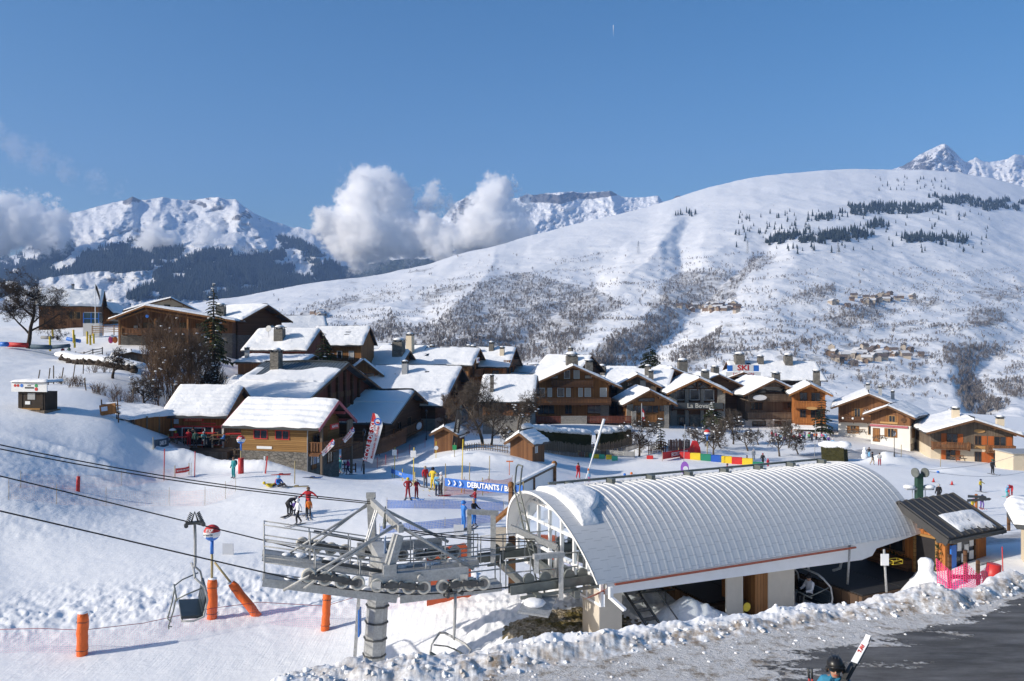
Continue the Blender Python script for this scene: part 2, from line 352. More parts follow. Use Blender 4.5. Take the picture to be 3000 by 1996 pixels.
def build_terrain():
 nc,nr=980,760
 a=np.tan(np.linspace(R(-42),R(42),nc));D=np.exp(np.linspace(math.log(8.5),math.log(420),nr))
 A,DD=np.meshgrid(a,D);X=A*DD;Y=DD;Z=ground_np(X,Y)+mounds(X,Y)
 ax=CX+F*A;s=Y-footd(ax);py=CY-F*Z/Y
 dirt=np.exp(-((s-.25)/.55)**2)*.85*sstep(1300,1500,ax)+.75*np.exp(-((s-.9)/1.0)**2)*sstep(800,900,ax)*sstep(1650,1350,ax)
 dirt+=.95*np.exp(-((ax-2030)/150)**2-((s-.35)/.45)**2)+.5*np.exp(-((s-.8)/1.2)**2)*sstep(2300,2600,ax)
 dirt=np.clip(dirt,0,1)*(s>-1)
 nz=fbm(X*.5,Y*.5,4,61)
 grey=np.zeros_like(X)
 lane=dseg(X,Y,[tuple(P(*q)[:2])for q in((1000,1400,82),(1090,1345,100),(1180,1310,112),(1270,1270,126),(1330,1240,140))])
 grey=np.maximum(grey,.95*sstep(3.2,1.9,lane+nz*.8)*sstep(86,92,Y))
 plaza=dseg(X,Y,[tuple(P(*q)[:2])for q in((2420,1330,116),(2500,1325,117),(2600,1310,122))])
 grey=np.maximum(grey,.9*sstep(4.5,3.4,plaza+nz*1.2));dirt=np.maximum(dirt,.6*sstep(5,3,plaza+nz))
 pth=dseg(X,Y,[tuple(P(*q)[:2])for q in((2860,1590,37),(2960,1580,38),(3200,1570,39))])
 grey=np.maximum(grey,.85*sstep(1.9,.6,pth+nz));dirt=np.maximum(dirt,.8*sstep(2.2,.5,pth+nz))
 hillg=sstep(120,140,Y)*sstep(2380,2420,ax)*sstep(2560,2480,ax);dirt=np.maximum(dirt,hillg*.5)
 V=np.stack([X,Y,Z],-1).reshape(-1,3)
 i=np.arange(nr*nc).reshape(nr,nc);Q=np.stack([i[:-1,:-1],i[:-1,1:],i[1:,1:],i[1:,:-1]],-1).reshape(-1,4)
 sl=np.clip(np.interp(ax,[-500,1900,2150,2290,2500,2800,3000,3500],[1.,.93,.75,.42,.22,.15,.1,.1])+1.1*np.exp(-np.clip(-s,0,99)/shelf(ax)*1.1)-.05*np.clip(-s-4,0,9),0,1.2)
 sl=sl*np.interp(ax+400*(Y-16)/6,[0,2500,3000],[1,1,.85])
 at_={'dirt':dirt.ravel(),'grey':grey.ravel(),'slush':sl.ravel()}
 fs=s.ravel()[Q].mean(1);fx=X.ravel()[Q].mean(1);fy=Y.ravel()[Q].mean(1)
 cx,cy=P(1690,1835,28.3)[:2];gq=((fx-cx)/2.7)**2+((fy-cy)/2.0)**2+.5*fbm(fx*.9,fy*.9,4,71)+.25*fbm(fx*4,fy*4,2,72)
 isg=(gq<.95)&(fs>4)
 isr=fs<0;isb=(fs>=0)&(fs<2.4)
 for nm,mk,mt,lb in(('snow_ground',~isr&~isb&~isg,'snow','snow covered slope and village ground'),('road',isr,'road_asphalt','wet grey road with slush and snow patches'),('snow_bank',isb,'snow','ploughed dirty snow bank along the road'),('gravel',isg,'gravel','bare gravel under the lift station')):
  v,q,at2=sub(V,Q,mk,at_);tag(npobj(nm,v,q,mt,True,at2),lb,None,None,'structure')
build_terrain()
def land_mat(name,forest=(.045,.062,.060),rock=(.13,.125,.125),scale=.004,bumpd=30.,wood=(.10,.085,.075)):
 t=NT(name);p=t.geo()
 n=t.noise(p,scale,8.,.62);n2=t.noise(p,scale*7,8.,.65);n3=t.noise(p,scale*30,4.,.6)
 c=t.mix(n2,(.80,.81,.83),(.87,.875,.88))
 rk=t.attr('rock');f=t.ramp(t.math('ADD',t.math('MULTIPLY',rk,1.0),t.math('MULTIPLY',t.math('SUBTRACT',n2,.5),1.5)),[(.48,0.),(.58,1.)])
 c=t.mix(f,c,t.mix(n3,tuple(x*.6 for x in rock),tuple(x*1.5 for x in rock)))
 wd=t.attr('wood');f=t.ramp(t.math('ADD',wd,t.math('MULTIPLY',t.math('SUBTRACT',n2,.5),1.3)),[(.42,0.),(.75,1.)])
 c=t.mix(t.math('MULTIPLY',f,t.math('ADD',.35,t.math('MULTIPLY',n3,.6)),clamp=True),c,wood)
 fo=t.attr('forest');f=t.ramp(t.math('ADD',fo,t.math('MULTIPLY',t.math('SUBTRACT',n2,.5),1.1)),[(.44,0.),(.56,1.)])
 c=t.mix(t.math('MULTIPLY',f,t.ramp(n3,[(.2,.8),(.5,1.)])),c,t.mix(n3,tuple(x*.6 for x in forest),tuple(x*1.7 for x in forest)))
 t.bsdf(c,.8,0.,t.bump(t.math('ADD',n2,t.math('MULTIPLY',n3,.25)),bumpd,.7),.1)
land_mat('hill_snow',scale=.006,bumpd=3.,wood=(.16,.145,.135))
land_mat('mountain_snow',scale=.0022,bumpd=55.)
PXY=[]
def rng(name,sky,bottom,Dtop,Dbot,nc,nr,amp,nscale,seed,mat,masks=None,ridges=(),jag=0.,label=None,prof=1.,zamp=0.):
 x0,x1=sky[0][0],sky[-1][0]
 px=np.linspace(x0,x1,nc);v=np.linspace(0,1,nr)
 ys=np.interp(px,[p[0]for p in sky],[p[1]for p in sky]);jg=jag*fbm(px*.06,px*0+seed,5,seed,.6)
 yb=np.interp(px,[p[0]for p in bottom],[p[1]for p in bottom])
 dt=np.interp(px,[p[0]for p in Dtop],[p[1]for p in Dtop]);db=np.interp(px,[p[0]for p in Dbot],[p[1]for p in Dbot])
 PX,Vv=np.meshgrid(px,v);PY=yb+(ys-yb)*Vv+jg[None]*Vv**14;D=db*(dt/db)**(Vv**prof)
 e=np.minimum(1,Vv*6)
 off=amp*e*(ridged(PX*nscale,PY*nscale*1.3,5,seed)-.55)+amp*.35*e*fbm(PX*nscale*4,PY*nscale*4,4,seed+5)
 for pl,wd,a in ridges:
  d=dseg(PX+12*fbm(PX*.02,PY*.02,3,seed+8),PY+12*fbm(PX*.02,PY*.02,3,seed+9),pl);off=off-a*np.clip(1-d/wd,0,1)**1.2
 D=D+off
 X=(PX-CX)/F*D;Z=(CY-PY)/F*D
 if zamp:
  Z=Z+zamp*np.minimum(1,Vv*4)*(1-.75*Vv**3)*(fbm(X/260,D/260,5,seed+1)+.8*ridged(X/110,D/150,4,seed+2)-.45);PY=np.minimum.accumulate(CY-F*Z/D+np.arange(nr)[:,None]*1e-6,0)
 V=np.stack([X,D,Z],-1).reshape(-1,3);i=np.arange(nr*nc).reshape(nr,nc)
 bk=np.stack([X[-1]*1.12,D[-1]*1.12,Z[-1]-.25*abs(Z[-1])-.06*D[-1]],-1);V=np.concatenate([V,bk]);j=nr*nc+np.arange(nc)
 Q=np.stack([i[:-1,:-1],i[:-1,1:],i[1:,1:],i[1:,:-1]],-1).reshape(-1,4)
 Q=np.concatenate([Q,np.stack([i[-1,:-1],i[-1,1:],j[1:],j[:-1]],-1)])
 at_={}
 for k in('forest','rock','wood'):
  m=masks(k,PX,PY)if masks else None
  m=np.zeros_like(PX)if m is None else m
  at_[k]=np.concatenate([m.ravel(),m[-1]])
 PXY.append((PX,PY,D,at_))
 return tag(npobj(name,V,Q,mat,True,at_),label,None,None,'structure')
def pm(PX,PY,polys,wob=14,ws=.02,seed=5,soft=0):
 a=PX+wob*fbm(PX*ws,PY*ws,4,seed);b=PY+wob*.6*fbm(PX*ws,PY*ws,4,seed+3);r=np.zeros(PX.shape)
 for pl in polys:r=np.maximum(r,inpoly(a,b,pl)*1.)
 return r
HSKY=[(430,905),(560,893),(620,880),(700,868),(850,838),(950,822),(1050,812),(1130,800),(1250,775),(1340,748),(1450,722),(1560,690),(1700,655),(1800,630),(1900,606),(2000,575),(2100,543),(2200,522),(2300,508),(2420,499),(2560,496),(2700,497),(2800,504),(2900,522),(3000,548),(3300,620),(3700,700)]
WOODS=[[(1330,890),(1400,835),(1480,800),(1560,800),(1650,830),(1760,850),(1830,900),(1760,930),(1700,990),(1640,1050),(1500,1075),(1350,1060),(1230,1010),(1090,1010),(1000,990),(1130,960),(1290,950)],[(1930,850),(1990,800),(2060,790),(2150,800),(2190,770),(2210,740),(2250,745),(2180,830),(2150,880),(2080,890),(2000,930),(1960,990),(1900,1030),(1800,1080),(1700,1080),(1760,1000),(1880,950),(1930,900)],[(2760,1010),(2830,1015),(2920,1010),(2960,1040),(2880,1060),(2850,1100),(2880,1160),(2960,1190),(2900,1240),(2820,1200),(2800,1130),(2810,1080),(2760,1050)],[(2310,870),(2380,845),(2440,835),(2450,880),(2390,880)],[(2370,930),(2480,900),(2590,890),(2580,940),(2480,960),(2380,945)],[(2835,920),(2870,900),(2920,905),(2950,940),(2880,965),(2830,955)],[(1060,960),(1150,925),(1180,960),(1120,1000),(1050,1010),(900,1010)],[(2050,1000),(2110,960),(2080,1050),(2000,1085),(1960,1060)],[(2190,780),(2240,742),(2290,740),(2230,800)],[(640,925),(760,905),(820,905),(760,935),(650,940)],[(900,905),(1040,865),(1060,875),(960,915),(860,935)],[(1220,860),(1290,840),(1370,835),(1360,850),(1250,870)],[(1180,800),(1260,785),(1300,770),(1240,800)],[(2850,850),(3000,860),(3000,880),(2880,875)],[(2650,870),(2760,880),(2730,900),(2650,890)],[(2900,1110),(3000,1120),(3000,1170),(2930,1160)],[(1120,1050),(1280,1040),(1500,1080),(1400,1100),(1150,1075)]]
CONIF=[[(2495,605),(2600,600),(2760,600),(2755,620),(2650,628),(2500,630)],[(2720,580),(2800,575),(2900,585),(3000,590),(3000,615),(2900,615),(2790,605)],[(2385,637),(2470,622),(2485,635),(2400,645)],[(2235,715),(2300,690),(2380,675),(2380,690),(2470,680),(2540,680),(2560,690),(2500,710),(2400,712),(2300,708),(2250,722)],[(2530,660),(2560,650),(2610,655),(2610,668),(2540,670)],[(2620,695),(2680,690),(2760,695),(2840,695),(2830,710),(2700,712)],[(1970,630),(2040,622),(2060,622),(2020,635)]]
def hm(k,X,Y):
 if k=='wood':
  m=pm(X,Y,WOODS,24,.016)*.6
  band=sstep(.08,.5,fbm(X*.011,Y*.035,5,15))*.55*sstep(720,860,Y)
  return np.maximum(m,band)
 if k=='forest':return pm(X,Y,CONIF,8,.03)*.35
 if k=='rock':return .55*sstep(60,10,dseg(X,Y,[(1960,700),(2000,730)]))*0+.35*sstep(.35,.6,fbm(X*.02,Y*.03,4,19))*sstep(640,760,Y)
GUL=[([(2010,670),(1990,720),(2000,790)],60,-120),([(2240,745),(2150,820),(2000,960),(1850,1090)],90,-140),([(2990,1000),(2880,1060),(2830,1120),(2880,1230)],110,-90),([(1750,830),(1600,950),(1500,1060)],150,-120),([(1980,660),(1900,760),(1820,830)],80,120),([(1340,750),(1250,830),(1150,900)],120,100),([(2700,500),(2500,640),(2300,800)],300,120),([(1450,725),(1420,820),(1330,900)],90,120),([(2780,1080),(2790,1150),(2830,1230)],70,60)]
rng('hill',HSKY,[(430,1050),(900,1120),(1500,1180),(2400,1260),(3000,1330),(3700,1380)],[(430,2300),(1000,2500),(1500,2900),(2000,3500),(2600,4300),(3700,4300)],[(430,700),(1000,480),(1500,420),(2400,400),(3700,400)],560,320,2.,.009,101,'hill_snow',hm,GUL,.5,'wide snowy hillside across the valley',.8,20.)
def lm(k,X,Y):
 if k=='forest':
  m=pm(X,Y,[[(-600,760),(0,745),(40,735),(150,715),(200,700),(215,722),(195,750),(130,790),(200,785),(260,735),(350,700),(430,705),(500,725),(545,725),(520,760),(440,795),(360,800),(250,800),(140,815),(0,830),(-600,850)],[(450,810),(520,760),(600,735),(650,730),(700,735),(790,745),(830,730),(900,760),(980,770),(1060,800),(1060,900),(880,890),(700,890),(560,880),(470,850)],[(0,830),(120,810),(100,840),(0,870)],[(800,690),(860,700),(940,740),(980,770),(850,760)]],16,.02)
  m=np.maximum(m,pm(X,Y,[[(370,860),(450,840),(620,860),(700,880),(560,885),(400,880)]],25,.02,9)*.7)
  tracks=np.minimum(dseg(X,Y,[(860,730),(890,780),(920,820)]),dseg(X,Y,[(835,735),(850,770),(900,800)]))
  return m*sstep(3,7,tracks+3*fbm(X*.05,Y*.05,3,4))*(fbm(X*.022,Y*.05,4,14)<.30)
 if k=='rock':
  m=.45*sstep(.1,.5,fbm(X*.03,Y*.05,4,7))*sstep(720,640,Y)
  m=np.maximum(m,sstep(22,5,dseg(X,Y,[(370,590),(390,578),(405,582)]))*.8);m=np.maximum(m,sstep(14,4,dseg(X,Y,[(560,590),(600,602)]))*.7)
  return np.maximum(m,sstep(16,4,dseg(X,Y,[(690,640),(720,625),(730,635)]))*.7)*.9
 if k=='wood':return .6*sstep(.1,.5,fbm(X*.015,Y*.04,4,27))*sstep(800,830,Y)
LSKY=[(-900,560),(-300,640),(0,760),(60,740),(120,680),(170,645),(205,625),(250,615),(300,600),(340,592),(365,588),(388,576),(410,586),(440,584),(480,577),(520,585),(550,588),(600,580),(640,577),(660,584),(690,585),(715,605),(745,625),(790,645),(830,658),(850,668),(880,665),(905,674),(922,668),(960,690),(1020,740),(1100,800),(1200,860)]
LR=[([(388,576),(360,620),(330,680),(260,720)],60,330),([(690,585),(720,640),(760,690),(800,740)],70,420),([(480,577),(450,640),(520,690),(560,720)],60,200),([(640,577),(620,640)],40,160),([(745,625),(830,690),(900,760)],60,240),([(905,674),(880,700),(950,760)],50,200),([(450,790),(560,740),(640,730)],90,160),([(700,740),(760,800),(800,870)],90,260),([(200,700),(120,760),(40,800)],60,200),([(580,640),(670,660)],50,-260)]
rng('mountain',LSKY,[(-900,960),(300,935),(1200,960)],[(-900,7600),(1200,7200)],[(-900,2400),(500,2500),(1200,3300)],420,240,420.,.011,202,'mountain_snow',lm,LR,3.5,'left snowy mountain with dark forest on its lower slopes',.8)
rng('mountain',[(860,900),(960,838),(1040,790),(1080,770),(1150,745),(1220,735),(1300,735),(1400,745),(1500,735),(1600,700),(1750,690)],[(860,960),(1750,880)],[(860,5600),(1750,6200)],[(860,4200),(1750,4500)],160,90,200.,.012,303,'mountain_snow',lambda k,X,Y:pm(X,Y,[[(800,960),(960,830),(1040,780),(1200,755),(1440,760),(1500,735),(1560,720),(1800,720),(1800,960)]],12,.02)*1. if k=='forest' else None,(),3,'dark forested shoulder below the central cloud')
def cm(k,X,Y):
 if k=='rock':
  m=sstep(20,8,dseg(X,Y,[(1535,582),(1580,580),(1640,585),(1680,575)]))*.85;m=np.maximum(m,sstep(14,5,dseg(X,Y,[(1680,575),(1740,575),(1800,565)]))*.8)
  m=np.maximum(m,sstep(26,10,dseg(X,Y,[(1990,580),(1988,600)]))*1.2);m=np.maximum(m,sstep(45,15,dseg(X,Y,[(1370,600),(1345,640)]))*.62)
  return np.maximum(m,.45*sstep(.1,.5,fbm(X*.03,Y*.05,4,8)))
rng('mountain',[(1250,700),(1320,610),(1340,590),(1380,572),(1420,590),(1520,580),(1545,570),(1575,572),(1600,566),(1640,564),(1680,562),(1700,566),(1740,562),(1790,560),(1800,566),(1820,577),(1860,580),(1930,574),(1940,590),(1955,592),(1972,592),(1976,578),(1990,574),(2005,578),(2015,592),(2100,600)],[(1250,760),(2100,680)],[(1250,9000),(2100,9000)],[(1250,6800),(2100,6800)],300,130,300.,.02,404,'mountain_snow',cm,[([(1640,564),(1620,620),(1560,680)],50,260),([(1790,560),(1800,620)],40,260),([(1930,574),(1900,640)],40,240),([(1720,590),(1700,660)],60,-200)],3.,'far white ridge with cliffs behind the clouds')
def rm(k,X,Y):
 if k=='rock':
  m=.42+.18*fbm(X*.05,Y*.05,3,3);m=m*sstep(2850,2830,X)+.3*(X>2840)
  return m+.25*sstep(30,8,dseg(X,Y,[(2720,480),(2690,490),(2660,485)]))
rng('mountain',[(2560,530),(2620,495),(2650,485),(2690,455),(2720,440),(2735,432),(2752,424),(2768,420),(2780,428),(2800,448),(2830,475),(2850,468),(2858,460),(2880,472),(2900,474),(2930,470),(2950,466),(2975,452),(3000,456),(3060,440),(3150,470),(3300,430),(3700,520)],[(2560,600),(3000,600),(3700,660)],[(2560,9500),(3700,9500)],[(2560,7500),(3700,7500)],320,130,260.,.03,505,'mountain_snow',rm,[([(2768,420),(2740,460),(2700,510)],45,380),([(2768,420),(2800,470),(2820,510)],30,260),([(2735,432),(2690,480)],30,200),([(2858,460),(2880,520)],30,240),([(2975,452),(2960,500)],40,240),([(2800,450),(2830,490)],20,-120)],4.,'sharp snowy peak and ridge beyond the hill')
def haze():
 t=NT('haze_air')
 o=t.call('ShaderNodeVolumePrincipled',{'Color':(.36,.58,1.),'Density':HAZE,'Anisotropy':.0})
 t.t.links.new(o,t.out.inputs['Volume'])
 m=MB();m.box(-16000,-200,-900,22000,13500,3200);o=m.build('haze','haze_air');tag(o,'thin blue haze over the whole valley',None,None,'stuff')
HAZE=5.4e-5
haze()
def cloud(label,blobs,D,dens,seed,group=None,nsc=1.):
 cs=[(P(b[0],b[1],D+(b[3]if len(b)>3 else 0)),b[2]/F*D)for b in blobs]
 bm=MB();lo=Vector((min(c.x-r for c,r in cs),min(c.y-r for c,r in cs),min(c.z-r for c,r in cs)))*1;hi=Vector((max(c.x+r for c,r in cs),max(c.y+r for c,r in cs),max(c.z+r for c,r in cs)))
 ctr=(lo+hi)/2
 bm2=bmesh.new()
 for c,r in cs:bmesh.ops.create_icosphere(bm2,subdivisions=2,radius=r*1.42,matrix=Matrix.Translation(c-ctr))
 me0=bpy.data.meshes.new('tmp');bm2.to_mesh(me0);bm2.free()
 t=NT('vapour_%d'%seed);p=t.coord();f=None
 wv=t.n('ShaderNodeVectorMath',operation='MULTIPLY_ADD');S=1/(D*.03*nsc)
 nz=t.call('ShaderNodeTexNoise',{'Vector':p,'Scale':S*1.1,'Detail':5.,'Roughness':.6},1)
 sb=t.n('ShaderNodeVectorMath',operation='SUBTRACT');t.set(sb.inputs[0],nz);sb.inputs[1].default_value=(.5,.5,.5)
 t.set(wv.inputs[0],sb.outputs[0]);wv.inputs[1].default_value=(D*.06*nsc,)*3;t.set(wv.inputs[2],p);q=wv.outputs[0]
 nz2=t.call('ShaderNodeTexNoise',{'Vector':p,'Scale':S*4.5,'Detail':7.,'Roughness':.7},1);sb2=t.n('ShaderNodeVectorMath',operation='SUBTRACT');t.set(sb2.inputs[0],nz2);sb2.inputs[1].default_value=(.5,.5,.5)
 wv2=t.n('ShaderNodeVectorMath',operation='MULTIPLY_ADD');t.set(wv2.inputs[0],sb2.outputs[0]);wv2.inputs[1].default_value=(D*.05*nsc,)*3;t.set(wv2.inputs[2],q);q=wv2.outputs[0]
 for c,r in cs:
  d=t.n('ShaderNodeVectorMath',operation='DISTANCE');t.set(d.inputs[0],q);d.inputs[1].default_value=(c-ctr)[:]
  g=t.math('MULTIPLY_ADD',d.outputs['Value'],-1/r,1.)
  f=g if f is None else t.math('SMOOTH_MAX',f,g,.12)
 n2=t.noise(p,S*7,7.,.68)
 f=t.math('ADD',f,t.math('MULTIPLY',t.math('SUBTRACT',n2,.55),.38))
 den=t.math('MULTIPLY',t.ramp(f,[(.08,0.),(.22,.15),(.5,1.)]),dens)
 o=t.call('ShaderNodeVolumePrincipled',{'Color':(.9995,.9995,.9995),'Density':den,'Anisotropy':.0});t.t.links.new(o,t.out.inputs['Volume'])
 ob=bpy.data.objects.new('cloud',me0);COL.objects.link(ob);ob.location=ctr
 rm_=ob.modifiers.new('r','REMESH');rm_.mode='VOXEL';rm_.voxel_size=min(r for c,r in cs)*.3
 dg=bpy.context.evaluated_depsgraph_get();me=bpy.data.meshes.new_from_object(ob.evaluated_get(dg));ob.modifiers.clear();ob.data=me
 me.materials.clear();me.materials.append(M['vapour_%d'%seed])
 return tag(ob,label,'cloud',group)
SC.cycles.volume_step_rate=.5;SC.cycles.volume_max_steps=128
G='cumulus clouds resting on the mountains'
cloud('largest white cumulus cloud, tall rounded head above the valley',[(1100,580,105),(1050,590,70),(1150,610,80),(1090,670,120),(1020,660,75),(960,660,50),(1190,690,85),(1060,730,75),(1010,710,60),(1130,510,30)],4700,.13,1,G)
cloud('white cumulus cloud hiding the middle of the far cliff ridge',[(1440,600,75),(1450,560,52),(1470,540,35),(1420,670,90),(1490,680,75),(1370,700,60),(1530,610,35),(1320,690,60),(1290,720,55),(1260,680,55),(1520,680,50)],4600,.11,2,G)
cloud('thin torn wisp of cloud between the two tall clouds',[(1265,560,32),(1270,590,36),(1240,600,30),(1320,600,28),(1300,575,20),(1250,630,40)],4900,.03,3,G)
cloud('broad grey white cloud bank at the left edge over the mountain shoulder',[(0,640,85),(-90,650,120),(80,650,78),(140,650,62),(40,610,50),(170,690,48),(110,700,55),(-10,700,70),(190,650,35),(130,610,28)],5000,.07,4,G)
cloud('small puff of cloud drifting across the middle of the left mountain',[(460,700,52),(500,705,40),(425,705,32),(470,720,35)],5000,.05,5,G)
cloud('small bright puff of cloud right of another puff on the left mountain',[(615,685,34),(630,668,22),(600,700,30)],5000,.06,6,G)
cloud('faint low scrap of cloud above the dark mountain forest',[(680,730,38),(720,740,28),(645,745,26)],5000,.02,7,G)
cloud('faint streak of high cirrus slanting across the upper left sky',[(-40,400,60),(40,430,55),(120,465,50),(200,500,42),(280,530,34),(350,552,26)],11500,.0016,8)
def galv():
 t=NT('galvanised');v=t.coord();n=t.voro(v,14.,'F1',0);m=t.noise(v,2.2,6.,.65)
 c=t.mix(n,(.30,.31,.315),(.46,.47,.475));c=t.mix(t.ramp(m,[(.4,0.),(.8,.7)]),c,(.24,.245,.24))
 r=t.ramp(t.noise(t.map(v,(2,2,.5)),3.,6.,.7),[(.62,0.),(.75,.5)]);c=t.mix(r,c,(.15,.10,.07))
 t.bsdf(c,.5,.15,t.bump(m,.01),.4)
galv()
simple('sign_white_blue',(.45,.55,.72),.5,0,.2,9.)
wood('honey_planks',(.16,.065,.02),(.36,.17,.06),False,.14,.7,.15)
wood('deck_wood',(.05,.03,.02),(.14,.085,.05),False,.2)
simple('orange_board',(.42,.085,.035),.7,0,.12,3.)
simple('dark_steel',(.085,.088,.09),.5,.5,.3,5.)
simple('grey_green_steel',(.16,.175,.165),.5,.4,.25,5.)
simple('black_rubber',(.02,.02,.022),.75,0,.3,9.,.01)
simple('black_rope',(.022,.022,.024),.5,.2,.2,9.)
simple('tyre_rim',(.60,.57,.50),.7,0,.2,8.)
simple('wheel_disc',(.24,.225,.21),.6,.2,.25,8.)
simple('white_paint',(.74,.75,.76),.4,0,.05,3.)
simple('cream_render',(.50,.455,.385),.85,0,.07,2.5,.004)
simple('red_paint',(.50,.035,.03),.45,0,.15,5.)
simple('rust_red',(.33,.085,.05),.6,0,.25,5.)
simple('orange_pad',(.72,.13,.02),.45,0,.14,4.,.06)
simple('blue_paint',(.03,.16,.55),.45,0,.1,5.)
simple('yellow_paint',(.72,.52,.04),.5,0,.1,5.)
simple('green_paint',(.03,.30,.10),.5,0,.1,5.)
simple('teal_floor',(.015,.10,.10),.6,0,.3,4.)
simple('grey_paint',(.33,.34,.35),.5,.1,.12,4.)
simple('dark_paint',(.045,.05,.055),.5,0,.2,5.)
simple('leather_dark',(.018,.03,.04),.45,0,.2,5.)
simple('snow_piece',(.84,.85,.87),.7,0,.03,2.,.05)
def roofsnow():
 t=NT('roof_snow');v=t.coord();n=t.noise(v,1.3,6.,.6);n2=t.noise(v,7.,5.,.6)
 c=t.mix(n,(.81,.82,.84),(.88,.885,.89));t.bsdf(c,.65,0.,t.bump(t.math('ADD',n,t.math('MULTIPLY',n2,.2)),.12),.25)
roofsnow()
def glass(name,col,rough=.06,spec=.6):
 t=NT(name);v=t.coord();n=t.noise(v,.9,3.);t.bsdf(t.mix(n,tuple(x*.5 for x in col),tuple(x*1.5 for x in col)),rough,0.,None,spec)
glass('dark_glass',(.022,.025,.03));glass('blue_glass',(.03,.07,.10))
def clear_glass():
 t=NT('clear_glass');g=t.call('ShaderNodeBsdfGlossy',{'Color':(.9,.95,1),'Roughness':.05});tr=t.n('ShaderNodeBsdfTransparent');tr.inputs[0].default_value=(.42,.46,.48,1)
 fr=t.n('ShaderNodeFresnel');fr.inputs[0].default_value=1.5
 mx=t.n('ShaderNodeMixShader');t.t.links.new(fr.outputs[0],mx.inputs[0]);t.t.links.new(tr.outputs[0],mx.inputs[1]);t.t.links.new(g,mx.inputs[2]);t.t.links.new(mx.outputs[0],t.out.inputs[0])
clear_glass()
def station_roof_mat():
 t=NT('station_roof');v=t.coord();sp=t.n('ShaderNodeSeparateXYZ');t.set(sp.inputs[0],v)
 ang=t.math('ARCTAN2',t.math('ADD',sp.outputs[2],1.414),t.math('SUBTRACT',sp.outputs[1],3.65))
 k=t.math('MULTIPLY',ang,3.914/.36);row=t.math('FLOOR',k)
 odd=t.math('MULTIPLY',t.math('FRACT',t.math('MULTIPLY',t.math('FLOOR',t.math('DIVIDE',sp.outputs[0],.33)),.5)),.5)
 fr=t.math('FRACT',t.math('ADD',k,odd));line=t.ramp(fr,[(0.,.0),(.05,1.),(.95,1.),(1.,0.)])
 n=t.noise(v,1.2,5.,.6)
 c=t.mix(n,(.56,.565,.57),(.66,.665,.67));c=t.mix(t.ramp(t.noise(t.map(v,(6,1,1)),1.5,5.,.7),[(.55,0.),(.75,.3)]),c,(.45,.46,.47))
 c=t.mix(line,(.40,.41,.42),c)
 t.bsdf(c,.38,0.1,None,.5)
station_roof_mat()
E0=P(1775,1710,26.0);YAW=math.atan2(.425,.905)
st=empty('chairlift_station',E0,YAW,'white barrel-roofed chairlift station on beige piers beside the road','lift station')
def SL(a,b,z):
 c,s_=math.cos(YAW),math.sin(YAW);return Vector((E0.x+c*a-s_*b,E0.y+s_*a+c*b,E0.z+z))
RR=3.914;ZC=-1.414;HA=math.asin(3.65/RR);LEN=15.8
def arc(th,r=RR):return 3.65-r*math.sin(th),ZC+r*math.cos(th)
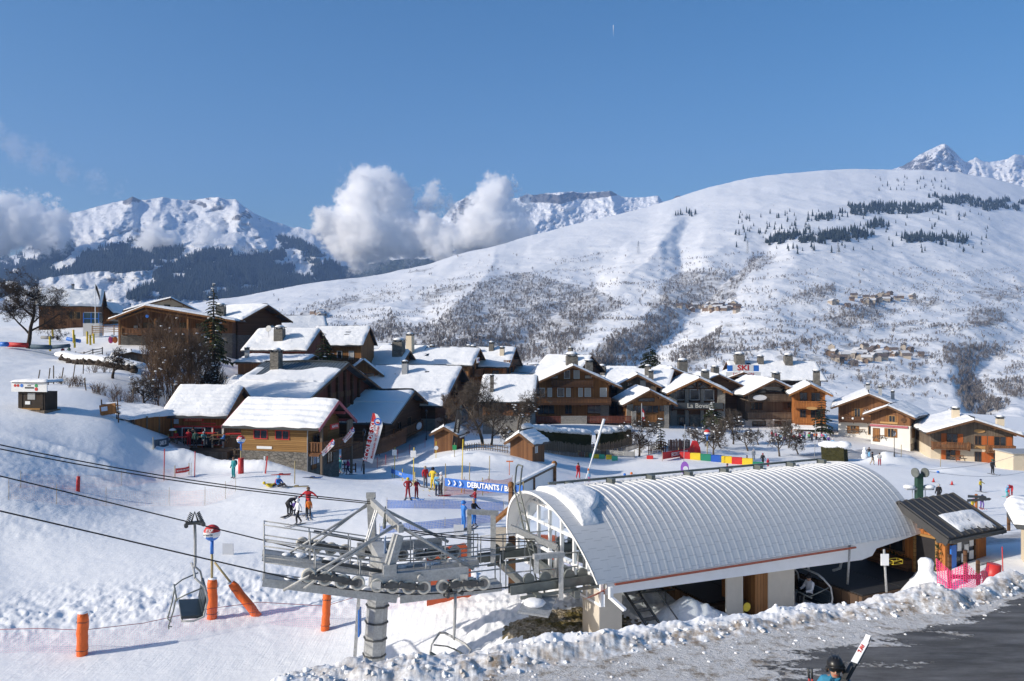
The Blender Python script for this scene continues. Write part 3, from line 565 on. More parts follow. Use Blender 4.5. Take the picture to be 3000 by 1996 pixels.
def station():
 th=np.linspace(-HA,HA,49)
 xs=[0.0,.62];lift=[0,0]
 x=.95
 while x<LEN-.15:
  xs+=[x-.06,x-.035,x+.035,x+.06];lift+=[0,.036,.036,0];x+=.33
 xs.append(LEN);lift.append(0)
 V=[];
 for i,xx in enumerate(xs):
  for a in th:
   y,z=arc(a,RR+lift[i]*(.14+1.3*float(sstep(HA*.8,-HA*.2,-a if a<-9 else a))));q=xx  # ribs flatten towards the near eave: dimmer light there put into the shape
   if i==0:q=-.25-.65*(max(0,(z+.2))/2.5)
   V.append((q,y,z))
 n=len(th);Q=[(i*n+j+1,i*n+j,(i+1)*n+j,(i+1)*n+j+1)for i in range(len(xs)-1)for j in range(n-1)]
 o=npobj('roof',V,Q,'station_roof',False,None,st)
 m=MB()
 for a0,a1 in zip(th[:-1],th[1:]):
  pts=[]
  for a in(a0,a1):
   y,z=arc(a,RR-.09);q=-.25-.65*(max(0,(z+.2))/2.5);pts.append((q,y,z))
  y0,z0=arc(a0,RR-.09);y1,z1=arc(a1,RR-.09)
  m.quad(pts[0],pts[1],(LEN,y1,z1),(LEN,y0,z0))
  ya,za=arc(a0);yb,zb=arc(a1)
  m.quad((LEN,y0,z0),(LEN,y1,z1),(LEN,yb,zb),(LEN,ya,za))
  e0=-.25-.65*(max(0,za+.2)/2.5);e1=-.25-.65*(max(0,zb+.2)/2.5)
  m.quad((e0-.03,ya,za+.02),(e1-.03,yb,zb+.02),(pts[1][0]-.03,pts[1][1],pts[1][2]),(pts[0][0]-.03,pts[0][1],pts[0][2]))
 m.build('roof_lining','white_paint',o)
 def patch(a0,a1,f0,f1,name='roof_snow',h=.14,seed=0,mat='roof_snow'):
  V=[];na,nx=26,16
  for i in range(na):
   u=i/(na-1);th_=a0+(a1-a0)*u;x0,x1=f0(u),f1(u)
   for j in range(nx):
    v_=j/(nx-1);xx=x0+(x1-x0)*v_;e=min(1,6*min(u,1-u,v_,1-v_)+.0);e=math.sqrt(e)
    hh=(.02 if e>0 else-.03)+h*e*(.75+.5*float(fbm(th_*6+seed,xx*1.4,3,5)))
    y,z=arc(th_,RR+hh);V.append((xx,y,z))
  npobj(name,V,[(i*nx+j+1,i*nx+j,(i+1)*nx+j,(i+1)*nx+j+1)for i in range(na-1)for j in range(nx-1)],mat,True,None,o)
 patch(-.18,.66,lambda u:-.55+.35*u,lambda u:.55+1.25*math.sin(min(1,u*1.25)*math.pi)**.8*.75,h=.2)
 patch(-.62,-.20,lambda u:-.75,lambda u:14.2,h=.13,seed=7)
 m=MB()
 for k in range(8):
  a=-.15;y,z=arc(a,RR+.02);xx=.9+k*1.93
  m.box(xx-.09,y-.32,z,xx+.09,y+.12,z+.2)
 y,z=arc(-.17,RR+.22);m.box(.1,y-.05,z-.05,14.6,y+.06,z+.03)
 m.build('ridge_rail','grey_green_steel',o)
 m=MB();m.prism([(.1,.10,-.03),(.1,.10,-.42),(12.3,.10,-.72),(12.9,.10,-.62),(13.15,.10,-.35),(15.5,.10,-.06),(15.5,.1,-.02)],(0,.22,0));m.box(.1,7.0,-.5,13,7.2,-.03);m.build('fascia','white_paint',st)
 m=MB();m.bar((.35,-.03,-.07),(11.8,-.03,-.12),.07,.06);m.build('gutter','rust_red',st)
 m=MB();m.prism([(.0,.0,-.18),(-.75,.25,-.52),(-.1,.5,-.55)],(.12,-.02,.05));m.build('end_flashing','rust_red',st)
 m=MB();m.bar((.12,-.12,-.1),(.12,-.12,-.5),.13,.13);m.bar((.12,-.12,-.45),(.3,-.7,-.72),.13,.1);m.build('downpipe','white_paint',st)
 for(x0,x1,y0,y1,zb)in((0,.92,.42,1.55,-3.3),(7.6,8.95,.42,1.7,-3.1),(2.0,2.9,5.4,6.4,-3.2),(9.6,10.5,5.2,6.2,-3.2)):
  m=MB();m.box(x0,y0,zb,x1,y1,-.40);m.build('pier','cream_render',st)
 m=MB();m.box(.3,1.0,-.45,12.2,6.9,-.25);m.build('machine_floor','grey_paint',st)
 m=MB();m.box(6.35,1.5,-3.0,7.6,1.62,-.45);m.box(6.98,.45,-3.0,7.6,1.5,-.45);m.box(6.35,.5,-2.75,6.42,1.5,-.45);m.box(6.35,.45,-3.0,7.0,1.5,-2.45);m.build('cabinet','honey_planks',st)
 m=MB();m.T=Matrix.Translation((6.38,.45,0))@Matrix.Rotation(R(10),4,'Z');m.box(-.95,0,-2.35,0,.06,-.5);d=m.build('door','cream_render',st)
 m=MB();m.bar((6.5,.9,-2.4),(6.62,1.3,-.9),.05);m.bar((6.75,.8,-2.4),(6.7,1.4,-.7),.05);m.bar((6.62,.7,-2.4),(6.55,1.3,-1.4),.09,.03);m.build('broom','yellow_paint',st)
 m=MB();m.disc((6.55,.44,-1.9),(0,1,0),.17,.03);m.build('round_sign','yellow_paint',st)
 m=MB();g=MB()
 ys=[.35,1.25,2.2,3.15,4.1,5.05,6.0,6.95]
 def top(y):return ZC+math.sqrt(max(0,(RR-.12)**2-(y-3.65)**2))
 for y in ys:m.box(-.02,y-.05,-.9,.1,y+.05,top(y))
 for z in(-.85,.05,1.05,1.75):
  w_=math.sqrt(max(0,(RR-.12)**2-(z-ZC)**2));m.box(-.025,max(.35,3.65-w_),z-.045,.105,min(6.95,3.65+w_),z+.045)
 for a0,a1 in zip(th[:-1],th[1:]):
  y0,z0=arc(a0,RR-.14);y1,z1=arc(a1,RR-.14);m.bar((.03,y0,z0),(.03,y1,z1),.09,.12)
  g.quad((.04,y0,-.85),(.04,y0,z0),(.04,y1,z1),(.04,y1,-.85))
 f=m.build('end_window','white_paint',st);g.build('pane','clear_glass',f);m=MB();m.prism([(6.,arc(a,RR-.12)[0],arc(a,RR-.12)[1])for a in th[1:-1:3]],(.1,0,0));m.build('added_back_wall','grey_paint',st)  # wall added across the shell so the interior looks darker through the glass
 m=MB();m.box(1.2,1.2,-.2,3.2,2.4,.9);m.box(1.0,3.6,-.2,2.6,5.6,.5);m.disc((2.6,3.6,-.1),(0,0,1),2.1,.18,30);m.box(.6,3.0,.7,4.5,3.3,1.0);m.build('drive_machine','dark_steel',st)
 m=MB();m.box(.5,2.2,-.2,.62,2.9,.55);m.box(.5,4.7,.2,.6,5.2,.9);m.build('machine_panel','red_paint',st)
 m=MB()
 for dy in(-.24,.24):
  m.tube([(-1.1,2.6+dy,-.9),(-1.0,4.9+dy,2.4),(-.8,5.1+dy,3.2)],.035,6);
 m.tube([(-.8,4.86,3.2),(-.75,4.9,3.3),(-.75,5.3,3.3),(-.8,5.34,3.2)],.035,6)
 for k in range(11):u=k/10.5;m.bar((-1.1+.1*u,2.36+2.3*u,-.8+3.2*u),(-1.1+.1*u,2.84+2.3*u,-.8+3.2*u),.03)
 m.build('ladder','grey_green_steel',st)
 m=MB()
 for dx in(0,.55):m.tube([(1.55+dx,1.9,-.5),(2.6+dx,-.1,-3.05)],.05,6)
 for k in range(10):u=k/9.5;m.bar((1.55+1.05*u,1.9-2*u,-.5-2.55*u),(2.1+1.05*u,1.9-2*u,-.5-2.55*u),.05,.12)
 for dx in(.55,):m.tube([(1.75+dx,1.9,.3),(2.8+dx,.1,-2.1),(2.8+dx,.1,-3)],.025,6)
 m.build('stair_ladder','dark_steel',st)
 m=MB();m.tube([(12.3,1.4,-.3),(12.5,1.3,-1.1),(12.3,1.2,-1.35),(11.9,1.2,-1.4)],.06,8);m.build('guide_bar','galvanised',st)
station()
S0=SL(0,1.2,0);DR=Vector((-.95,-.31,0)).normalized();PR=Vector((-.31,.95,0)).normalized();G4=4.0
ZT=[(-1.5,-8.36),(0,-8.38),(3.78,-8.41),(5.0,-8.39),(6.1,-8.33),(7.2,-8.16),(8.4,-7.92),(9.5,-7.62),(17.9,-4.78),(26,-2.1)]
def rz(t):return float(np.interp(t,[q[0]for q in ZT],[q[1]for q in ZT]))
def RP(t,b,z):return Vector((S0.x+DR.x*t+PR.x*b,S0.y+DR.y*t+PR.y*b,z))
for b,lb in((0.,'black haul rope of the chairlift, side nearest the road'),(G4,'black haul rope of the chairlift, side facing the village')):
 m=MB();m.tube([RP(t,b,rz(t))for t in(-6,0,3.78,5,6.1,7.2,8.4,9.5,13,17.9,26)],.022,6);tag(m.build('haul_rope','black_rope'),lb,'rope','chairlift haul ropes')
ptop=RP(7.1,3.6,-5.95)
for k,lb in((0,'upper of two thin signal cables sloping down to the pylon peak'),(1,'lower of two thin signal cables sloping down to the pylon peak')):
 far=P(0,1279+11*k,23.2+.2*k);far=far+(far-ptop)*.35
 a=ptop+Vector((.1*k,0,-.07*k));en=RP(1.2,1.6,-7.3-.1*k)
 pts=[far.lerp(a,u)+Vector((0,0,-.35*math.sin(math.pi*u)))for u in np.linspace(0,1,14)]+[RP(6.7,.4,-6.2-.05*k)]+[RP(6.7,.4,-6.2-.05*k).lerp(en,u)+Vector((0,0,-.12*math.sin(math.pi*u)))for u in np.linspace(.15,1,6)]
 m=MB();m.tube(pts,.02,6);tag(m.build('signal_cable','black_rope'),lb,'cable','chairlift signal cables')
py_=empty('lift_pylon',RP(7.1,2.0,-12.6),0,'grey galvanised chairlift pylon with wheel trains, catwalks and bracing tubes','lift pylon')
def pm_(build):
 m=MB();m.T=Matrix.Translation(-py_.location);return m
def pylon():
 N=lambda:pm_(0)
 m=N();a=RP(7.35,2.,-13.2);b=RP(6.98,2.,-7.55);m.tube([a,b],[.40,.36],8,True,False);o=m.build('mast','galvanised',py_)
 m=N()
 for k in range(6):c=a.lerp(b,.30+k*.1);m.tube([c,c+(b-a).normalized()*.05],.42,8,True,False)
 m.build('mast_strap','dark_steel',o)
 m=N()
 for dy in(-.2,.2):m.bar(RP(8.05,1.75+dy,-13.1),RP(7.68,1.75+dy,-7.6),.05)
 for k in range(19):u=k/18;m.bar(RP(8.05-.37*u,1.55,-13.+5.4*u),RP(8.05-.37*u,1.95,-13.+5.4*u),.03)
 m.build('ladder','grey_paint',py_)
 m=N();m.bar(RP(6.98,-.1,-7.45),RP(6.98,4.1,-7.45),.42,.34);m.bar(RP(6.98,.55,-7.9),RP(6.98,3.45,-7.9),.1,.9);m.build('cross_arm','galvanised',py_)
 for bb,s_ in((0.55,1),(3.45,-1)):
  m=N();
  for t0,t1,z0,z1 in((10.9,6.7,-7.45,-8.42),(6.6,3.1,-8.44,-8.38)):
   m.bar(RP(t0,bb,z0),RP(t1,bb,z1),.62,.05)
   for e in(-.31,.31):m.bar(RP(t0,bb+e,z0-.08),RP(t1,bb+e,z1-.08),.05,.26)
   for q in range(9):tt=t0+(t1-t0)*(q+.5)/9;m.bar(RP(tt,bb-.3,z0+(z1-z0)*(q+.5)/9-.1),RP(tt,bb+.3,z0+(z1-z0)*(q+.5)/9-.1),.05,.1)
  cw=m.build('catwalk','galvanised',py_)
  m=N();ts=[10.85,9.3,7.9,6.7,5.6,4.4,3.15];zz=lambda t:float(np.interp(t,[3.1,6.6,6.7,10.9],[-8.38,-8.44,-8.42,-7.45]))
  e=.31
  for ee in((bb+.31,bb-.31)if s_==1 else(bb+.31,bb-.31)):
   if ee==bb+.31*-s_ and False:continue
   for t in ts:m.tube([RP(t,ee,zz(t)),RP(t,ee,zz(t)+1.05)],.025,6)
   for h in(.55,1.05):m.tube([RP(t,ee,zz(t)+h)for t in ts],.024,6)
  m.tube([RP(10.85,bb-.31,zz(10.85)+1.05),RP(10.85,bb+.31,zz(10.85)+1.05)],.025,6)
  m.build('railing','galvanised',cw)
  m=N()
  for k in range(14):
   t=10.1-k*.5+.2*math.sin(k*3.1);m.ball(RP(t,bb+.12*math.sin(k*2.3),zz(t)+.05),.16+.08*abs(math.sin(k*1.7)),8,5,(1,1,.4))
  m.build('snow_lump','snow_piece',cw)
 cts=[9.52,9.02,8.5,8.0,7.38,6.88,6.36,5.86,5.22,4.75,4.28,3.82]
 for b in(0.,G4):
  off=-.02
  tbs=[]
  for i in range(0,12,4):
   tr=N();ta=(cts[i]+cts[i+1])/2;tb=(cts[i+2]+cts[i+3])/2
   for q in(i,i+2):
    for e in(-.09,.09):tr.bar(RP(cts[q],b+e,rz(cts[q])+.24),RP(cts[q+1],b+e,rz(cts[q+1])+.24),.03,.15)
   for e in(-.14,.14):tr.bar(RP(ta,b+e,rz(ta)+.3),RP(tb,b+e,rz(tb)+.3),.035,.17)
   tr.disc(RP((ta+tb)/2,b,rz((ta+tb)/2)+.34),PR,.09,.42,14);tr.disc(RP(ta,b,rz(ta)+.28),PR,.05,.4,10);tr.disc(RP(tb,b,rz(tb)+.28),PR,.05,.4,10);tbs.append(tr.build('wheel_train','dark_steel',py_))
  m=N();m.bar(RP(7.55,b+.05,-7.72),RP(4.35,b+.05,-7.78),.2,.34);m.bar(RP(7.4,b,-7.75),RP(7.4,b,-8.0),.3,.2);m.bar(RP(4.5,b,-7.8),RP(4.5,b,-8.15),.26,.18)
  m.disc(RP(6.0,b-.12,-7.75),PR,.1,.2,14);m.build('main_beam','galvanised',py_)
  m=N();m.bar(RP(9.1,b+.3,-7.05),RP(7.2,b+.3,-7.55),.1,.1);m.build('train_arm','dark_steel',py_)
  for i,t in enumerate(cts):
   c=RP(t,b,rz(t)+.235);m=N();m.disc(c,PR,.15,.07,20)
   for q in range(8):a_=q*math.pi/4;m.disc(c+(DR*math.cos(a_)+Vector((0,0,1))*math.sin(a_))*.10,PR,.018,.085,8)
   m.build('wheel','wheel_disc',tbs[i//4])
   m=N();n=24
   for k in range(n):
    p0=[c+(DR*math.cos(2*math.pi*q/n)+Vector((0,0,1))*math.sin(2*math.pi*q/n))*r+PR*e for q in(k,k+1)for r,e in((.15,-.055),(.232,-.05),(.232,.05),(.15,.055))]
    m.add(p0,[(0,1,5,4),(1,2,6,5),(2,3,7,6),(3,0,4,7)],True)
   m.build('tyre','tyre_rim',tbs[i//4])
 zt=-6.05
 m=N();m.bar(RP(6.95,4.0,-8.3),RP(7.08,3.75,zt+.25),.26,.3);m.bar(RP(7.08,3.75,zt+.2),RP(7.08,3.75,zt+.42),.34,.1);m.build('frame_post','galvanised',py_)
 m=N();m.bar(RP(7.0,.15,-7.5),RP(6.65,.3,zt-.35),.3,.26);m.build('frame_post','galvanised',py_)
 m=N();m.bar(RP(7.08,3.9,zt+.1),RP(6.6,.0,zt-.1),.17,.24);m.build('top_beam','galvanised',py_)
 for bb,tt in((3.95,7.05),(.25,6.7)):
  for e in(-.15,.16):m=N();m.tube([RP(tt+e,bb,zt+.05-.1*(e>0)),RP(10.0-e*2,bb-.35,-7.75)],.045,7);m.build('brace','galvanised',py_)
  m=N();m.tube([RP(tt,bb,zt),RP(4.1,bb,-7.75)],.06,7);m.build('brace','galvanised',py_)
 m=N();m.bar(RP(7.3,3.2,-7.4),RP(7.0,2.6,zt),.07,.05);m.bar(RP(7.3,3.55,-7.4),RP(7.0,2.95,zt),.07,.05)
 for k in range(5):u=k/5;m.bar(RP(7.3-.3*u,3.2-.6*u,-7.4+1.3*u),RP(7.3-.3*u,3.55-.6*u,-7.4+1.3*u),.03)
 m.build('frame_ladder','white_paint',py_)
 m=N()
 for k in range(7):q=RP(6.75+.05*k,2.4-.28*k,zt-.12-.05*(k%2));m.disc(q,DR,.1,.08,10);m.bar(q,q+Vector((0,0,.28)),.04)
 m.build('cable_clamp','grey_green_steel',py_)
 m=N();m.bar(RP(6.9,1.5,-6.75),RP(6.9,1.53,-7.35),.34,.02,(1,0,0));m.build('notice_plate','sign_white_blue',py_)
 m=N();m.box(*(RP(7.75,1.6,-9.6)-Vector((.02,.2,.45))),*(RP(7.75,1.6,-9.6)+Vector((.02,.2,.45))));m.build('number_plate','blue_paint',py_)
pylon()
m=MB();m.T=Matrix.Rotation(-YAW,4,'Z')@Matrix.Translation(-E0)
for b in(0.,G4):
 for e in(-.12,.12):m.bar(RP(2.9,b+e,-8.5),RP(-1.5,b+e,-8.35),.05,.3)
 for t in(2.2,1.6,.7,.2):m.disc(RP(t,b,-8.2),PR,.2,.1,18)
 m.bar(RP(2.6,b-.3,-8.72),RP(-.3,b-.3,-8.6),.08,.1);m.bar(RP(2.6,b+.4,-8.72),RP(-.3,b+.4,-8.6),.5,.05)
m.bar(RP(2.0,-.5,-8.75),RP(2.0,4.6,-8.75),.2,.25);m.bar(RP(.6,-.5,-8.75),RP(.6,4.6,-8.75),.2,.25)
m.bar(RP(2.0,.0,-8.9),RP(1.4,.0,-9.4),.1,.14)
m.build('entry_guide','grey_green_steel',st)
m=MB();m.T=Matrix.Rotation(-YAW,4,'Z')@Matrix.Translation(-E0)
for b in(.4,G4-.4):
 for t in(2.9,2.0,1.1,.2):m.tube([RP(t,b,-8.6),RP(t,b,-7.55)],.025,6)
 for h in(-8.05,-7.55):m.tube([RP(2.9,b,h),RP(.2,b,h)],.024,6)
m.build('railing','galvanised',st)
m=MB();m.T=Matrix.Rotation(-YAW,4,'Z')@Matrix.Translation(-E0)
for(t,b)in((1.15,-.35),):
 m.bar(RP(t,b,-8.9),RP(t,b,-7.35),.16);m.bar(RP(t+.9,b,-8.9+1.0),RP(t+.9,b,-7.35),.16);m.bar(RP(t-.1,b,-7.35),RP(t+1.0,b,-7.35),.2,.16)
m.bar(RP(2.4,G4-.4,-8.6),RP(2.4,G4-.4,-6.75),.2);m.bar(RP(3.3,G4-.2,-8.4),RP(3.3,G4-.2,-6.65),.16);m.bar(RP(2.2,G4-.4,-6.7),RP(3.4,G4-.2,-6.6),.18)
m.build('gantry','galvanised',st)
m=MB();m.T=Matrix.Rotation(-YAW,4,'Z')@Matrix.Translation(-E0);m.bar(RP(2.2,2.1,-6.9),RP(.7,1.2,-7.55),.16,.2);m.tube([RP(.7,1.2,-7.5),RP(.7,1.2,-8.7)],.07,8);m.build('davit','galvanised',st)
m=MB();m.T=Matrix.Rotation(-YAW,4,'Z')@Matrix.Translation(-E0);m.prism([RP(2.9,-.9,-9.0),RP(1.9,-1.1,-9.2),RP(1.2,-.2,-8.85),RP(2.2,.0,-8.7)],(0,0,.07));w_=m.build('tip_tray','galvanised',st)
m=MB();m.T=Matrix.Rotation(-YAW,4,'Z')@Matrix.Translation(-E0);m.ball(RP(2.2,-.5,-8.85),.42,10,6,(1,.9,.35));m.build('snow_lump','snow_piece',w_)
m=MB();b0=RP(3.35,7.3,0);z0=-11.6
m.T=Matrix.Translation((b0.x,b0.y,z0))@Matrix.Rotation(R(8),4,'Z');m.prism([(-.85,0,.2),(.95,0,.2),(.95,0,2.6),(.75,0,2.85),(-.5,0,2.6),(-.85,0,2.2)],(0,.15,0));m.bar((-.8,.07,0),(-.8,.07,2.3),.15);m.bar((.95,.07,0),(.95,.07,2.7),.15)
tag(m.build('shield_board','orange_board'),'tall orange red board standing behind the pylon catwalk','board')
def make_chair(name,label,group):
 t=empty(name,(0,0,0),0,label,'lift chair',group)
 m=MB();m.box(-.3,-.09,.0,.3,.09,.09);m.tube([(-.12,0,.05),(0,0,.42),(.12,0,.05)],.04,6)
 for e in(-.25,.25):
  for k in range(6):m.disc((e*(.45+.09*k),0,.38-.055*k),(e,0,-.3),.07,.028,10)
 for e in(-.28,.28):m.disc((e,.0,-.03),(0,1,0),.07,.2,12)
 m.build('grip','dark_steel',t)
 m=MB();m.tube([(0,.1,.0),(.02,.12,-.4),(.02,.06,-1.35),(.0,0,-1.5),(-.05,0,-1.55)],[.05,.05,.05,.045,.045],8);m.build('hanger','galvanised',t)
 m=MB();m.tube([(-.05,-.95,-1.62),(-.05,-.6,-1.52),(-.05,.6,-1.52),(-.05,.95,-1.62)],.04,8)
 for e in(-.98,.98):
  m.tube([(-.05,e*.96,-1.62),(.25,e,-1.95),(.34,e,-2.4),(.22,e,-2.95),(-.1,e,-3.05),(-.45,e,-3.0)],.036,8)
 m.tube([(-.45,-.98,-3.0),(-.45,.98,-3.0)],.03,8);m.tube([(.24,-.98,-2.9),(.24,.98,-2.9)],.03,8)
 m.build('frame','galvanised',t)
 m=MB();m.T=Matrix.Translation((-.12,0,-2.93))@Matrix.Rotation(R(6),4,'Y');m.box(-.36,-.93,-.05,.34,.93,.05);m.build('seat','leather_dark',t)
 m=MB();m.T=Matrix.Translation((.26,0,-2.52))@Matrix.Rotation(R(10),4,'Y')
 for k in range(4):m.box(-.035,-.93,-.34+.175*k,.035,.93,-.18+.175*k)
 m.build('backrest','leather_dark',t)
 m=MB()
 for e in(-.5,.5):
  m.tube([(.18,e*1.9,-1.98),(-.35,e*1.85,-2.15),(-.62,e*1.6,-2.3),(-.62,e*1.05,-2.3),(-.7,e,-2.75),(-.85,e*.8,-3.3),(-.75,e*.5,-3.38)],.024,7);m.tube([(-.85,e*.8,-3.3),(-.85,e*1.3,-3.3)],.024,7)
 m.tube([(-.62,-.95,-2.3),(-.62,.95,-2.3)],.03,7)
 m.build('safety_bar','grey_green_steel',t)
 return t
CHG='chairs hanging on the chairlift'
ch=make_chair('lift_chair','empty lift chair hanging beside an orange padded post',CHG)
def place_chair(o,p,head,tilt=0.):o.location=p;o.rotation_euler=(0,tilt,head)
hd=math.atan2(-DR.y,-DR.x)
place_chair(ch,RP(13.15,G4,rz(13.15)-.02),hd+R(8),0)
c2=copy_tree(ch);c2['label']='empty lift chair under the pylon wheels, half hidden by the dirty snow bank';place_chair(c2,RP(4.85,0,rz(4.85)-.02),hd+R(200))
c3=copy_tree(ch);c3['label']='lift chair carrying a seated skier beside the beige pier';place_chair(c3,SL(10.2,.9,.45),R(18))
c4=copy_tree(ch);c4['label']='empty lift chair under the station roof left of the white door';place_chair(c4,SL(4.4,3.9,.45),YAW+R(80))
m=MB();m.T=Matrix.Translation(E0)@Matrix.Rotation(YAW,4,'Z');m.box(5.3,.9,-3.2,8.6,6.5,-1.85);m.box(9.0,2.3,-3.4,11.,6.6,-1.72);m.box(11.0,-1.,-3.4,15.6,6.6,-1.72);dk=tag(m.build('loading_deck','deck_wood'),'timber loading deck under the station covered with black matting','deck')
m=MB();m.T=Matrix.Translation(E0)@Matrix.Rotation(YAW,4,'Z')
for x0,x1,y0,y1 in((5.4,7.1,1.2,6.4),(7.15,8.5,1.7,6.4),(11.1,13.3,-.95,6.4),(13.35,15.55,-.95,6.4)):zt_=-1.72 if x0>9 else-1.85;m.box(x0,y0,zt_,x1,y1,zt_+.05)
m.build('mat','black_rubber',dk)
m=MB();m.T=Matrix.Translation(E0)@Matrix.Rotation(YAW,4,'Z');m.box(9.2,2.6,-1.71,11.2,5.8,-1.66);m.build('belt','grey_paint',dk)
m=MB();m.T=Matrix.Translation(E0)@Matrix.Rotation(YAW,4,'Z');m.box(8.7,-1.0,-2.75,10.95,2.25,-2.5);tag(m.build('pit_floor','teal_floor'),'teal painted floor under the loading chair',None,None,'structure')
wood('wood_dark',(0.052,0.025,0.014),(0.149,0.074,0.038),True,.18)
wood('wood_brown',(0.099,0.043,0.020),(0.270,0.126,0.054),False,.18)
wood('wood_warm',(0.162,0.068,0.022),(0.365,0.169,0.057),False,.18)
wood('wood_honey',(0.196,0.098,0.030),(0.368,0.207,0.075),True,.18,.75,.1)
wood('wood_orange',(.26,.085,.022),(.46,.18,.05),False,.16,.7,.08)
wood('wood_red',(0.102,0.027,0.017),(0.221,0.071,0.044),False,.2)
wood('wood_grey',(0.091,0.068,0.049),(0.221,0.169,0.124),False,.18)
wood('wood_beam',(0.088,0.045,0.022),(0.192,0.099,0.048),True,.5)
wood('shutter_orange',(.36,.085,.02),(.52,.15,.04),False,.1,.6,.05)
simple('pink_board',(.36,.10,.12),.6,0,.12,3.)
stone('stone',[(.16,.15,.135),(.23,.215,.19),(.31,.29,.26),(.20,.17,.14)],2.6,(.12,.115,.105))
stone('stone_light',[(.30,.28,.25),(.38,.36,.33),(.24,.22,.2),(.42,.39,.34)],3.,(.32,.30,.27))
simple('white_render',(.66,.64,.60),.9,0,.05,1.2,.01)
simple('cream_wall',(.60,.51,.38),.9,0,.06,1.2,.01)
simple('slate',(.07,.075,.08),.7,0,.3,2.)
simple('roof_metal',(.13,.155,.17),.45,.3,.2,1.5)
simple('roof_dark',(.05,.05,.052),.6,0,.2,2.)
simple('curtain',(.50,.49,.47),.9,0,.1,3.)
simple('tan_frame',(.42,.24,.09),.6,0,.12,5.)
def snow_slab(p00,p10,p01,p11,h,seed,nu,nv,dim=.05,name='snow_cover',parent=None,eat=None,mat='roof_snow',rows=.62):
 p00,p10,p01,p11=map(Vector,(p00,p10,p01,p11));U=(p10-p00);Vv=(p01-p00);nrm=U.cross(Vv).normalized()
 if nrm.z<0:nrm=-nrm
 lu,lv=U.length,Vv.length;us=np.linspace(0,1,nu);vs=np.linspace(0,1,nv)
 a,b=np.meshgrid(us,vs)
 e=np.minimum(np.minimum(a,1-a)*lu,b*lv);tk=np.sqrt(np.clip(e/.28,0,1))
 top=1.
 hh=h*(.85+.55*fbm(a*lu*.3+seed,b*lv*.3,3,seed))*tk
 hh=hh-dim*tk*(np.cos(b*lv*2*math.pi/rows)*.5+.5)*(.6+.8*vnoise(a*lu*1.6+seed*3,b*lv*1.6,seed+2))*np.clip(1.2-b*.5,0,1)
 hh=hh+.03*tk*fbm(a*lu*1.4,b*lv*1.4+seed,3,seed+4)
 jit=np.exp(-b*lv/.25)*(.26*fbm(a*lu*.8+seed,a*0,4,seed+7))+np.exp(-np.minimum(a,1-a)*lu/.3)*.0
 keep=np.ones(a.shape,bool)
 if eat is not None:hh=np.where(eat(a,b),-.05,hh)
 X=np.array(p00)[None,None]+a[...,None]*np.array(U)+b[...,None]*np.array(Vv)*(1)+np.array(nrm)*(hh[...,None])+(np.array(Vv)/lv)*jit[...,None]
 if(p11-p01-(p10-p00)).length>.01:X=X+(a*b)[...,None]*np.array(p11-p01-U)
 V=X.reshape(-1,3);i=np.arange(nu*nv).reshape(nv,nu);Q=np.stack([i[:-1,:-1],i[:-1,1:],i[1:,1:],i[1:,:-1]],-1).reshape(-1,4)
 if U.cross(Vv).z<0:Q=Q[:,::-1]
 return V,Q
def chimney(parent,x,y,z,w,h,style='stone',snow=True):
 m=MB();m.box(x-w/2,y-w/2,z,x+w/2,y+w/2,z+h);c=m.build('chimney',{'stone':'stone','white':'cream_wall','metal':'grey_paint'}.get(style,'stone'),parent)
 m=MB()
 for sx in(-1,1):
  for sy in(-1,1):m.box(x+sx*w*.42-.06,y+sy*w*.42-.06,z+h,x+sx*w*.42+.06,y+sy*w*.42+.06,z+h+.28)
 m.box(x-w*.35,y-w*.35,z+h+.002,x+w*.35,y+w*.35,z+h+.24)
 m.box(x-w*.62,y-w*.62,z+h+.28,x+w*.62,y+w*.62,z+h+.36);m.build('chimney_cap','slate',c)
 if snow:m=MB();m.ball((x,y,z+h+.36),w*.55,8,5,(1,1,.45));m.build('snow_cap','snow_piece',c)
 return c
